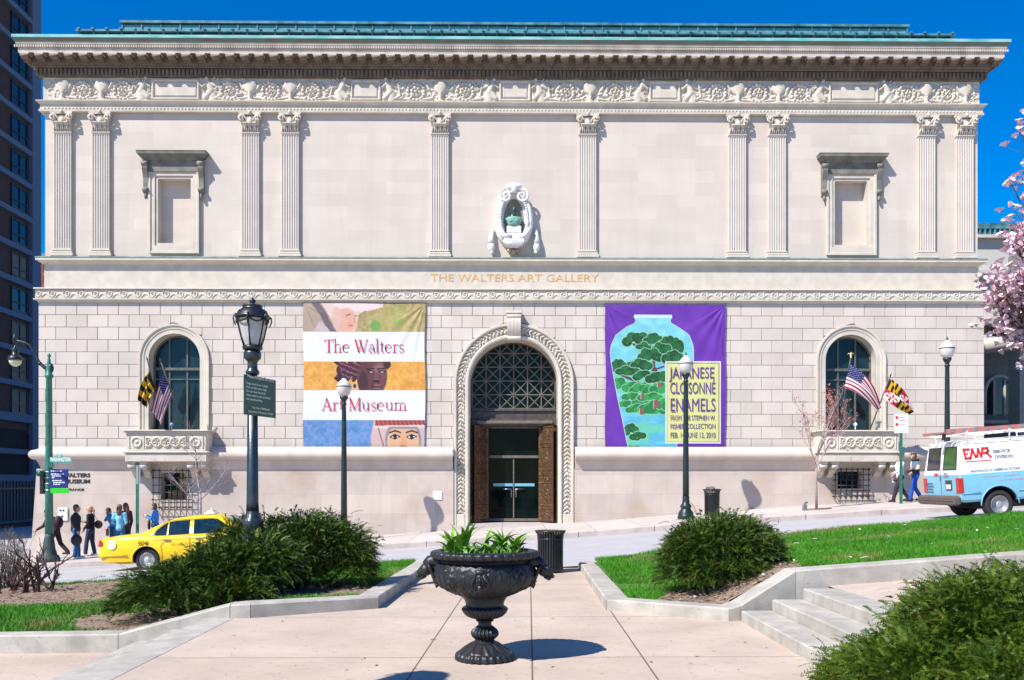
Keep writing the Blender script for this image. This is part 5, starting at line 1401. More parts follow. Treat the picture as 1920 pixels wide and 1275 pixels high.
# ---- ornate lantern lamps on the square ----
M_LANG = glass_mat('lantern_panel_glass', (0.72, 0.73, 0.72), 0.12, 0.45)
M_BULB = mat('lamp_reflector', (0.85, 0.85, 0.85), 0.3, var=0.05)
def ornate_lamp(x, y, z, label):
    t = thing('ornate_lamp', label, 'street lamp', (x, y, z), group='ornate lantern lamps of the square')
    b = MB(); fl8 = lambda a, k, zz: 1+.05*math.cos(8*a)
    b.lathe([(.26, -.1), (.26, .12), (.21, .16), (.175, .30), (.15, .36), (.145, .62), (.16, .65), (.16, .70), (.14, .74), (.132, .98), (.145, 1.02), (.13, 1.06), (.095, 1.10), (.085, 1.18)], seg=24, flute=fl8)
    b.build('lamp_base', M_IRON, t)
    b = MB(); b.lathe([(.083, 1.181), (.076, 1.3), (.062, 3.06)], seg=24, flute=lambda a, k, zz: 1+.09*math.cos(10*a)); 
    b.lathe([(.065, 3.061), (.09, 3.07), (.094, 3.11), (.078, 3.13), (.068, 3.15), (.068, 3.24), (.085, 3.26), (.115, 3.29), (.12, 3.36), (.105, 3.40)], seg=20)
    b.build('lamp_post', M_IRON, t)
    zb = 3.40; hg = .62; LM = Matrix.Translation((0, 0, zb)) @ Matrix.Diagonal((.88, .88, .70, 1)) @ Matrix.Translation((0, 0, -zb))
    b = MB(LM); b.lathe([(.12, zb), (.15, zb+.02), (.16, zb+.07), (.13, zb+.10)], seg=16)
    R0, R1 = .13, .245
    for k in range(6):
        a = PI/6+k*PI/3; ca, sa = math.cos(a), math.sin(a)
        b.tube([(R0*ca, R0*sa, zb+.08), ((R0+.05)*ca, (R0+.05)*sa, zb+.26), ((R1-.03)*ca, (R1-.03)*sa, zb+.45), (R1*ca, R1*sa, zb+hg), ((R1+.035)*ca, (R1+.035)*sa, zb+hg+.06)], [.018, .013, .013, .016, .018], 6)
        # scrolled ears and the looped band under the cap
        b.tube([((R1+.02)*ca, (R1+.02)*sa, zb+hg-.14), ((R1+.055)*ca, (R1+.055)*sa, zb+hg-.03), ((R1+.05)*ca, (R1+.05)*sa, zb+hg+.05), ((R1+.01)*ca, (R1+.01)*sa, zb+hg+.09)], .012, 5)
        a2 = a+PI/6; a3 = a+PI/3
        q = [(R1*math.cos(a), R1*math.sin(a), zb+hg+.02), ((R1-.0)*math.cos(a+PI/12), R1*math.sin(a+PI/12), zb+hg-.055), ((R1-.0)*math.cos(a2), R1*math.sin(a2), zb+hg-.075), (R1*math.cos(a+PI/4), R1*math.sin(a+PI/4), zb+hg-.055), (R1*math.cos(a3), R1*math.sin(a3), zb+hg+.02)]
        b.tube(q, .015, 5)
    b.lathe([(.255, zb+hg+.015), (.262, zb+hg+.045), (.25, zb+hg+.07), (.235, zb+hg+.10), (.215, zb+hg+.16), (.17, zb+hg+.20), (.155, zb+hg+.215), (.15, zb+hg+.25), (.16, zb+hg+.26), (.15, zb+hg+.275), (.06, zb+hg+.285), (.03, zb+hg+.31), (.05, zb+hg+.34), (.055, zb+hg+.37), (.03, zb+hg+.40), (0, zb+hg+.43)], seg=24, flute=lambda a, k, zz: 1+(.05*abs(math.cos(4*a)) if zz < zb+hg+.2 else 0))
    b.build('lantern_frame', M_BLACK, t)
    b = MB(LM); pr = [(R0-.015, zb+.09), (R0+.035, zb+.26), (R1-.045, zb+.45), (R1-.02, zb+hg)]
    b.lathe(pr, seg=12, a0=PI/6, a1=PI/6+2*PI, smooth=False); b.build('lantern_glass', M_LANG, t)
    b = MB(LM); b.lathe([(.03, zb+.11), (.05, zb+.2), (.085, zb+.33), (.085, zb+.42), (.03, zb+.48), (.015, zb+.5)], seg=12); b.build('lantern_bulb', M_BULB, t)
    return t
YL = 12.6; p = at(473.5, 0, YL); lampz = 0.05
LPX = p.x
ol = ornate_lamp(LPX, YL, lampz, 'tall ornate lantern lamp rising through the long yew bush, carrying the green park sign')
dup(ol, (-3.30, 5.24, -0.02), label='ornate lantern lamp outside the view whose rounded shadow falls on the plaza')
# park rules sign on the lamp
M_SGN = mat('dark_green_sign', (0.010, 0.065, 0.03), 0.35, var=0.15)
M_CREAM = mat('cream_sign_lettering', (0.66, 0.68, 0.55), 0.6)
sc_ = F/YL; zc_ = EYE+(HY-745)/sc_
sg = thing('park_sign', 'dark green park rules sign with cream lettering fixed to the ornate lamp post', 'sign', (LPX+.115, YL-.035, zc_-.27), rz=R(72))
sgw, sgh = .385, .27
b = MB(); b.cbox(-sgw, sgw, -.008, .008, 0, 2*sgh, .003); b.build('sign_panel', M_SGN, sg)
tx = [('Please Respect the Park', .505, .048, 0), ('-Dogs must be on a leash.', .415, .037, -.36), ('-Pick up after your dogs.', .362, .037, -.36), ('-Do not feed the birds.', .309, .037, -.36), ('-Place trash in cans provided.', .256, .037, -.36), ('-No skateboarding.', .203, .037, -.36), ('The City of Baltimore', .095, .036, 0), ('Department of Recreation & Parks', .04, .031, 0)]
for s_, z_, h_, x_ in tx:
    text_mesh(s_, h_*1.15, M_CREAM, sg, front(x_, -.011, z_), .001, align='CENTER' if x_ == 0 else 'LEFT', xscale=1.2, bold=.0012)
b = MB(); b.box(-.03, .03, .008, .10, .12, .15); b.box(-.03, .03, .008, .10, .42, .45); b.build('bracket', M_IRON, sg)

# ---- the tall green pole at the left corner, with its pendant lamp, signal and signs ----
YG = 29.2; gpnt = at(92, 0, YG); gx = gpnt.x; gz = walkz(gx, YG)
def GZp(py): return AZ(py, YG)-gz
t = thing('green_lamp_pole', 'tall green pole at the left corner with a curved arm holding a pendant lamp', 'street lamp', (gx, YG, gz))
b = MB(); hh_ = GZp(708)
b.lathe([(.33, 0), (.34, .11), (.31, .14), (.30, .19), (.24, .23), (.22, .32), (.185, .42), (.17, .56), (.155, .70), (.13, .80), (.118, .9)], seg=20, flute=lambda a, k, z: 1+(.04*math.cos(8*a) if z > .2 else 0)); b.build('pole_base', mat('dark_green_iron_base', (.03, .05, .045), .6, var=.4, scale=6), t)
b = MB(); b.lathe([(.125, .901), (.115, 2.5), (.09, hh_-.05), (.13, hh_), (.13, hh_+.06), (.095, hh_+.1), (.10, hh_+.28), (.07, hh_+.36), (.075, hh_+.42), (.045, hh_+.50), (.05, hh_+.56), (.025, hh_+.6), (.05, hh_+.66), (.055, hh_+.71), (0, hh_+.78)], seg=16); b.build('pole', M_GREENP, t)
ax = lambda px: AX(px, YG)-gx
b = MB()
b.tube([(ax(92), 0, hh_+.20), (ax(84), 0, hh_+.30), (ax(74), 0, GZp(682)), (ax(64), 0, GZp(662)), (ax(55), 0, GZp(648)), (ax(46), 0, GZp(644)), (ax(36), 0, GZp(641)), (ax(27), 0, GZp(640))], [.055, .06, .05, .045, .045, .04, .035, .03], 8)
b.ell((ax(95), 0, hh_+.28), (.10, .08, .16), 10, 8); b.ell((ax(75), 0, GZp(683)), (.07, .07, .07), 8, 6)
b.lathe([(.03, GZp(652)), (.035, GZp(640)), (.06, GZp(638)), (.03, GZp(634)), (.01, GZp(625))], cx=ax(27), seg=10)
b.build('curved_arm', M_LPOLE, t)
b = MB(); zb_ = GZp(676.5); b.lathe([(.215, zb_), (.225, zb_+.04), (.20, zb_+.10), (.16, zb_+.14), (.10, zb_+.18), (.105, zb_+.34), (.11, zb_+.36), (.06, zb_+.38), (.035, zb_+.44), (.02, zb_+.5)], cx=ax(28.5), seg=20); b.build('pendant_lamp', M_LPOLE, t)
b = MB(); pr = [(.0, zb_-.205)]+[(.19*math.sin(PI/2*k/6), zb_-.005-.2*math.cos(PI/2*k/6)) for k in range(1, 7)]; b.lathe(pr, cx=ax(28.5), seg=20); b.build('lamp_bowl', mat('cream_lamp_bowl', (.70, .64, .40), .3, var=.05), t)
# pedestrian signal heads
sigt = thing('pedestrian_signal', 'black pedestrian signal box clamped to the left side of the green pole', 'traffic signal', (gx, YG, gz))
z0, z1 = GZp(926), GZp(883); b = MB(); b.cbox(-.26, -.12, -.10, .20, z0, z1, .02); b.cbox(.12, .30, -.12, .22, z0+.1, z1-.02, .02); b.build('signal_housing', M_BLACK, sigt)
b = MB(); b.lathe([(.09, 0), (.10, .05), (.10, .14)], seg=14, a0=0, a1=2*PI); 
b.M = None; o = b.build('signal_visor', mat('dark_green_visor', (.01, .08, .05), .4), sigt); o.rotation_euler = (R(90), 0, 0); o.location = (-.2, -.1, z1-.08)
b = MB()
for zz in (GZp(886), GZp(897), GZp(908), GZp(920)): b.lathe([(.128, zz), (.14, zz+.01), (.14, zz+.03), (.128, zz+.04)], seg=14)
b.build('clamp_band', M_STEEL, sigt)
# street name sign
M_TEAL = mat('street_sign_green', (0.02, 0.36, 0.28), 0.4, var=0.05)
M_WH = mat('sign_white', (0.78, 0.80, 0.78), 0.5, var=0.02)
sn = thing('street_name_sign', 'teal street name sign on the green pole, just under the long stone moulding', 'sign', (gx, YG-.16, gz), rz=0)
z0, z1 = GZp(867.5), GZp(857.5); w_ = ax(140)
b = MB(); b.cbox(.10, w_, -.012, .0, z0, z1, .004); b.cbox(ax(111), ax(122), -.012, 0, z1+.002, z1+.085, .004); b.build('sign_blade', M_TEAL, sn)
text_mesh('WASHINGTON', (z1-z0)*1.0, M_WH, sn, front(.13, -.015, z0+.035), .001, fit=w_-.18, bold=.004)
text_mesh('600', .075, M_WH, sn, front(ax(113), -.015, z1+.015), .001)
sn2 = thing('street_name_sign', 'dark green street sign blade turned away below the teal sign', 'sign', (gx, YG-.02, gz), rz=R(-50))
b = MB(); b.cbox(.10, .60, -.012, .0, GZp(877), GZp(869), .004); b.build('sign_blade', mat('dark_street_sign', (.01, .09, .06), .5), sn2)
# blue wayfinding sign
M_NAVY = mat('navy_sign', (0.012, 0.018, 0.17), 0.45, var=0.06); M_LIME = mat('lime_sign', (0.02, 0.52, 0.008), 0.5, var=0.05)
wf = thing('wayfinding_sign', 'navy wayfinding sign with white lines and lime green foot on the green pole', 'sign', (gx, YG-.18, gz), rz=0)
x0, x1 = ax(98.5), ax(133); b = MB(); b.cbox(x0, x1, -.02, .01, GZp(915), GZp(880), .005); b.build('sign_panel', M_NAVY, wf)
b = MB(); b.cbox(x0+.03, x1+.02, -.02, .01, GZp(924.5), GZp(915)-.002, .005); b.build('lime_panel', M_LIME, wf)
b = MB(); ys = [883.5, 889, 892.5, 895.5, 901, 904.5, 908]; ws = [.62, .74, .55, .18, .60, .66, .42]; xo = [.05, .05, .1, .1, .12, .18, .18]
rr = random.Random(4)
for y_, w2, x2 in zip(ys, ws, xo):
    x = x0+x2*(x1-x0)+.02; xe = x0+(x2+w2)*(x1-x0)
    while x < xe-.02:
        l = rr.uniform(.03, .09); zz = GZp(y_); b.box(x, min(x+l, xe), -.025, -.0205, zz-.017, zz+.014); x += l+.018
b.build('small_print', M_WH, wf)
# ---- parking sign posts ----
def signpost(px, Y, pyb, pyt, s0, s1, wpx, label, name='parking_sign', face_rz=0, lean=0.0):
    x = AX(px, Y); z = walkz(x, Y); t = thing(name, label, 'parking sign', (x, Y, z))
    top = AZ(pyt, Y)-z
    b = MB(); b.box(-.035, .035, -.02, .02, -.2, top); b.box(-.05, -.035, -.03, .0, -.2, top); b.box(.035, .05, -.03, .0, -.2, top); b.build('post', M_GREENP, t)
    w2 = wpx*Y/F/2; za_, zb_ = AZ(s1, Y)-z, AZ(s0, Y)-z
    b = MB(); b.M = Matrix.Rotation(face_rz, 4, 'Z'); b.cbox(-w2, w2, -.05, -.035, za_, zb_, .004); pn = b.build('sign_panel', M_WH, t)
    return t, x, z, w2, za_, zb_, pn
t, x, z, w2, za_, zb_, pn = signpost(1689, 31.5, 946, 806, 776, 812, 26, 'white parking sign with red symbols on a green post beside the two walking men')
M_REDP = mat('red_print', (0.62, 0.03, 0.06), 0.5)
b = MB()
for zz in (zb_-.12, zb_-.36):
    b.box(-w2+.03, -w2+.13, -.0545, -.0505, zz-.05, zz+.05)
    b.box(-w2+.16, -w2+.36, -.0545, -.0505, zz+.0, zz+.02)
b.box(-.1, .1, -.0545, -.0505, za_+.07, za_+.085); b.box(-.08, .12, -.0545, -.0505, zb_-.24, zb_-.22); b.build('red_symbol', M_REDP, pn, world=False)
t2, *_r = signpost(258, 30.6, 980, 872, 873, 908, 8, 'green sign post seen edge on with its white panel, behind the taxi trunk', face_rz=R(62))
# ================= THE URN =================
UB = gp(909, 1236); ux, uy = UB.x, UB.y; US = 205.0   # pixels per metre at the urn
M_URN = mat('black_patinated_urn', (0.010, 0.009, 0.009), 0.44, var=0.5, scale=7, bump=0.25, bscale=35, spec=0.5, col2=(0.018, 0.021, 0.026))
urn_t = thing('garden_urn', 'large black ornamental urn planted with tulip leaves at the centre of the plaza', 'urn', (ux, uy, 0), rz=R(-4)); urn_t.scale = (.965, .965, 1)
def relief_lathe(name, prof, seg, disp, m, parent, sub=1):
    """lathe with a relief function disp(a, t, z)"""
    pr = np.array(prof); 
    if sub > 1:
        t0 = np.arange(len(pr)); t1 = np.linspace(0, len(pr)-1, (len(pr)-1)*sub+1); pr = np.stack([np.interp(t1, t0, pr[:, 0]), np.interp(t1, t0, pr[:, 1])], 1)
        k = np.array([1, 2, 3, 2, 1])/9.0
        q = pr.copy()
        for c in (0, 1): q[2:-2, c] = np.convolve(pr[:, c], k, 'valid')
        pr = q
    A, T = np.meshgrid(np.linspace(0, 2*PI, seg, endpoint=False), np.arange(len(pr)), indexing='xy')
    r = pr[:, 0][:, None]; z = pr[:, 1][:, None]+0*A; t = T/(len(pr)-1)
    dr = np.gradient(pr[:, 0]); dz = np.gradient(pr[:, 1]); l = np.hypot(dr, dz)+1e-9; nr, nz = dz/l, -dr/l
    d = disp(A, t, z) if disp else 0*A
    rr = r+d*nr[:, None]; zz = z+d*nz[:, None]
    V = np.stack([rr*np.cos(A), rr*np.sin(A), zz], -1).reshape(-1, 3); n = len(pr)
    i, j = np.meshgrid(np.arange(n-1), np.arange(seg), indexing='ij'); i, j = i.ravel(), j.ravel(); k2 = (j+1) % seg
    Fq = np.stack([i*seg+j, i*seg+k2, (i+1)*seg+k2, (i+1)*seg+j], 1)
    return npmesh(name, V, Fq, m, parent, smooth=True, world=False)
# foot: egg-and-dart rim, acanthus cone, two reeded knops
def dfoot(a, t, z):
    rim = np.where(z < .065, .006*np.sign(np.cos(26*a))*np.abs(np.cos(26*a))**.5, 0)
    cone = np.where((z > .075) & (z < .155), .007*np.abs(np.cos(9*a))**.5+.006*np.cos(18*a+z*60)*np.clip(np.cos(9*a), 0, 1), 0)
    kn = np.where((z > .185) & (z < .31), .008*np.cos(20*a), 0)
    return rim+cone+kn
foot = [(.0, 0), (.278, 0), (.282, .02), (.278, .05), (.262, .065), (.245, .072), (.21, .095), (.15, .135), (.11, .165), (.095, .175), (.085, .182), (.09, .195), (.118, .215), (.128, .24), (.12, .262), (.098, .28), (.085, .29), (.07, .30), (.062, .32), (.065, .345), (.082, .352), (.088, .362), (.07, .372), (.06, .38)]
relief_lathe('urn_foot', foot, 220, dfoot, M_URN, urn_t, 4)
# bowl: gadrooned cup, neck, belly with roundels and masks, rim of egg-and-dart
def dbowl(a, t, z):
    gad = np.where((z > .375) & (z < .47), .011*np.abs(np.cos(15*a))**.6-.004, 0)
    d = gad
    zc_ = .765
    for k in range(8):
        ac = k*PI/4+(.06 if k % 2 == 0 else 0)
        da = (a-ac+PI) % (2*PI)-PI; u = da*.47; v = (z-zc_); r = np.hypot(u, v*1.05)
        ring = np.clip(1-np.abs(r-.105)/.010, 0, 1)*.016+np.clip(1-np.abs(r-.125)/.006, 0, 1)*.010
        fl = np.where(r < .09, .024*(.5+.5*np.cos(np.arctan2(v, u)*5+r*60))*np.clip(1-r/.1, 0, 1)**.3, 0)
        d = d+ring+fl
    for k in range(8):
        ac = k*PI/4+PI/8; da = (a-ac+PI) % (2*PI)-PI; u = da*.44; v = z-zc_
        lv = np.clip(1-np.abs(u)/(.03+.02*np.cos(v*40)), 0, 1)*np.clip(1-np.abs(v)/.12, 0, 1)**.5*.012
        d = d+lv
    band = np.where((z > .60) & (z < .86), (fbm(a*26, z*55, 3, 77)-.5)*.022, 0)
    rim = np.where((z > .925) & (z < 1.00), .022*np.abs(np.cos(18*a))**.5*np.clip((z-.925)/.03, 0, 1)*np.clip((1.0-z)/.02, 0, 1), 0)
    return d+band+rim
bowl = [(.06, .381), (.12, .385), (.175, .405), (.208, .445), (.217, .468), (.210, .482), (.19, .487), (.18, .50), (.185, .53), (.205, .565), (.225, .58), (.235, .585), (.27, .600), (.345, .630), (.41, .668), (.45, .712), (.468, .765), (.470, .82), (.460, .865), (.445, .888), (.425, .898), (.42, .908), (.43, .918), (.455, .930), (.488, .948), (.497, .97), (.49, .99), (.465, 1.003), (.44, 1.005), (.425, .995), (.415, .97), (.40, .93), (.0, .925)]
relief_lathe('urn_bowl', bowl, 420, dbowl, M_URN, urn_t, 4)
# masks under the rim: front, back, and big lion-head handles at the sides
def mask(parent, ang, r, z, sc=1.0):
    b = MB(Matrix.Rotation(ang, 4, 'Z') @ Matrix.Translation((r, 0, z)) @ Matrix.Scale(sc, 4))
    b.ell((.01, 0, 0), (.035, .05, .062), 14, 10); b.tube([(.045, 0, .02), (.062, 0, -.012)], [.010, .015], 6)
    for s_ in (-1, 1):
        b.ell((.04, s_*.019, .018), (.010, .010, .007), 8, 5); b.ell((.036, s_*.022, -.008), (.014, .014, .014), 8, 5)
        for k in range(4): b.tube([(.025, s_*.02, .055-.01*k), (.03, s_*(.045+.008*k), .045-.022*k), (.015, s_*(.062), .02-.03*k)], [.012, .011, .006], 5)
    b.ell((.046, 0, -.028), (.010, .017, .006), 8, 5); b.tube([(.03, 0, -.045), (.035, 0, -.085), (.01, 0, -.115)], [.026, .018, .004], 6)
    b.ell((.025, 0, .06), (.025, .045, .022), 10, 6)
    return b.build('urn_mask', M_URN, parent, world=False)
for k in range(8):
    if k != 4: continue
    mask(urn_t, -PI/2+k*PI/4 if k else -PI/2, .43, .745)
mask(urn_t, -PI/2, .455, .775, 1.1)
for s_ in (-1, 1):
    b = MB(Matrix.Rotation(0 if s_ > 0 else PI, 4, 'Z') @ Matrix.Translation((-.035, 0, 0)))
    # arched neck leaving the shoulder and a lion's head looking down and out
    b.tube([(.40, 0, .80), (.44, 0, .87), (.50, 0, .905), (.555, 0, .895), (.59, 0, .855)], [.05, .058, .062, .060, .055], 12)
    b.ell((.60, 0, .82), (.062, .060, .060), 14, 10); b.tube([(.60, 0, .83), (.645, 0, .80), (.668, 0, .775)], [.048, .040, .030], 10)
    b.ell((.675, 0, .765), (.024, .026, .02), 8, 6); b.tube([(.61, 0, .775), (.645, 0, .748), (.662, 0, .738)], [.030, .024, .014], 8)
    for q in (-1, 1):
        b.ell((.632, q*.036, .842), (.016, .014, .014), 8, 6); b.ell((.565, q*.048, .885), (.022, .014, .026), 8, 6)
        for k in range(7):
            aa = k*.42; b.tube([(.575-.02*k*.6, q*.045, .87-.02*k), (.55-.018*k*.4, q*(.072-.004*k), .845-.022*k), (.535-.012*k, q*.05, .80-.02*k)], [.018, .017, .006], 6)
    b.tube([(.43, 0, .74), (.475, 0, .70), (.50, 0, .665), (.515, 0, .70)], [.035, .028, .018, .008], 8); b.tube([(.475, 0, .70), (.50, 0, .72), (.53, 0, .715)], [.018, .014, .006], 6)
    b.build('lion_head_handle', M_URN, urn_t, world=False)
M_SOIL2 = mat('potting_soil', (0.05, 0.03, 0.02), 0.95, bump=.8, bscale=50)
b = MB(); b.lathe([(.415, .955), (.3, .965), (0, .97)], seg=24); b.build('soil', M_SOIL2, urn_t, world=False)
# planting in the urn: tulip clumps with broad leaves, and low filler
def ribbon_leaf(V, Fc, base, d, L, w, curve, cup=.35, n=7, twist=0):
    """one curved leaf blade; d = horizontal heading"""
    h = np.array([math.cos(d), math.sin(d), 0]); s = np.array([-math.sin(d), math.cos(d), 0]); p = np.array(base, float); el = PI/2-0.12; o = len(V)
    for i in range(n+1):
        t = i/n; ww = w*math.sin(PI*min(1, t*.82+.14))**.8*(1-t**3*.9)
        up = np.array([0, 0, 1]); dirv = h*math.cos(el)+up*math.sin(el); nrm = -h*math.sin(el)+up*math.cos(el)
        ss = s*math.cos(twist*t)+nrm*math.sin(twist*t)
        V += [tuple(p-ss*ww+nrm*ww*cup), tuple(p), tuple(p+ss*ww+nrm*ww*cup)]
        p = p+dirv*L/n; el -= curve/n
    for i in range(n):
        a = o+i*3; Fc += [(a, a+1, a+4, a+3), (a+1, a+2, a+5, a+4)]
M_TUL = mat('tulip_leaf', (0.10, 0.27, 0.015), 0.42, var=.3, scale=9, col2=(0.24, 0.50, 0.03), spec=.5)
def mk_leafthing(name, V, Fc, m, loc):
    o = npmesh(name, np.array(V), np.array(Fc), m, smooth=True, loc=loc); return o
rs = random.Random(11); Wp = lambda x, y, z: (ux+x, uy+y, z)
clumps = [(-.30, .02, 9, .24), (-.24, -.16, 8, .20), (-.20, .14, 9, .27), (.13, .0, 8, .20), (.17, .16, 9, .24), (.27, -.08, 9, .20), (.30, .08, 8, .22), (.0, .20, 5, .20), (-.33, -.1, 6, .17), (.06, -.2, 5, .13)]
names = ['leftmost tall clump', 'front left clump', 'tallest clump left of centre', 'clump right of centre', 'tall clump at the back right', 'front right clump', 'rightmost clump', 'back centre clump', 'short clump at the left rim', 'low clump at the front rim']
for (x, y, n, h), nm in zip(clumps, names):
    V, Fc = [], []
    for i in range(n):
        d = rs.uniform(0, 2*PI); ribbon_leaf(V, Fc, Wp(x+rs.uniform(-.02, .02), y+rs.uniform(-.02, .02), .955), d, h*rs.uniform(.7, 1.5), rs.uniform(.018, .038), rs.uniform(.5, 1.9), twist=rs.uniform(-.8, .8))
    tag(mk_leafthing('tulip_plant', V, Fc, M_TUL, Wp(x, y, .955)), 'green tulip leaves in the urn, '+nm, 'plant', 'tulip plants in the urn')
V, Fc = [], []
for i in range(260):
    a = rs.uniform(0, 2*PI); r = .38*math.sqrt(rs.random()); ribbon_leaf(V, Fc, Wp(r*math.cos(a), r*math.sin(a), .955+rs.uniform(0, .03)), rs.uniform(0, 2*PI), rs.uniform(.05, .11), rs.uniform(.012, .022), rs.uniform(.6, 1.8), n=4)
tag(mk_leafthing('pansy_foliage', V, Fc, mat('pansy_leaf', (0.05, .16, .02), .5, var=.4, scale=20, col2=(.16, .32, .05)), Wp(0, 0, .955)), 'low green filler foliage covering the soil of the urn', 'foliage', kind='stuff')

# ================= LITTER BINS =================
def bin_(name, x, y, z, H_, r, label, full=False):
    t = thing(name, label, 'litter bin', (x, y, z), group='black slatted litter bins')
    b = MB(); n = 30
    for k in range(n):
        a = 2*PI*k/n; ca, sa = math.cos(a), math.sin(a); tx, ty = -sa*.017*r/.3, ca*.017*r/.3
        pts = [(r*.93, .04), (r*.95, H_*.80), (r*.99, H_*.90), (r*1.14, H_*.985)]
        vs = []
        for (q, zz) in pts: vs += [(q*ca-tx, q*sa-ty, zz), (q*ca+tx, q*sa+ty, zz), ((q-.012)*ca+tx, (q-.012)*sa+ty, zz), ((q-.012)*ca-tx, (q-.012)*sa-ty, zz)]
        fs = []
        for i in range(3):
            for j in range(4): fs.append((i*4+j, i*4+(j+1) % 4, i*4+4+(j+1) % 4, i*4+4+j))
        b.add(vs, fs, smooth=False)
    b.build('slat_cage', M_BLACK, t, world=False)
    b = MB()
    for (q, z0, z1) in ((r*.955, .03, .08), (r*.965, H_*.79, H_*.82), (r*1.15, H_*.975, H_)): b.lathe([(q-.03, z0), (q, z0), (q+.006, (z0+z1)/2), (q, z1), (q-.03, z1)], seg=30)
    b.build('rim', M_BLACK, t, world=False)
    b = MB(); b.lathe([(r*.80, .05), (r*.82, H_*.86)], seg=24); b.build('liner', mat('grey_bin_liner', (.03, .03, .032), .5), t, world=False)
    return t
gb = gp(1032, 1074, -.01)
near = bin_('litter_bin', gb.x, gb.y, -.002, .76, .245, 'black slatted litter bin at the end of the path behind the urn')
# crumpled refuse heaped in the far one
Yb = 30.9; xb = AX(1335, Yb); zb_ = walkz(xb, Yb)
far = dup(near, (xb, Yb, zb_), label='black slatted litter bin heaped with rubbish beside the middle globe lamp'); far.scale = (1.1, 1.1, 1.25)
V = MB(); rs = random.Random(3)
for k in range(14):
    a = rs.uniform(0, 2*PI); r = rs.uniform(0, .2); V.ell((xb+r*math.cos(a), Yb+r*math.sin(a), zb_+.90+rs.uniform(0, .09)), (rs.uniform(.04, .09), rs.uniform(.04, .09), rs.uniform(.03, .07)), 6, 4, smooth=False)
tag(V.build('rubbish_heap', mat('dark_rubbish', (.02, .02, .02), .5, var=.5, scale=20, col2=(.25, .22, .2)), loc=(xb, Yb, zb_+.8)), 'crumpled dark rubbish piled in the far litter bin', 'rubbish')
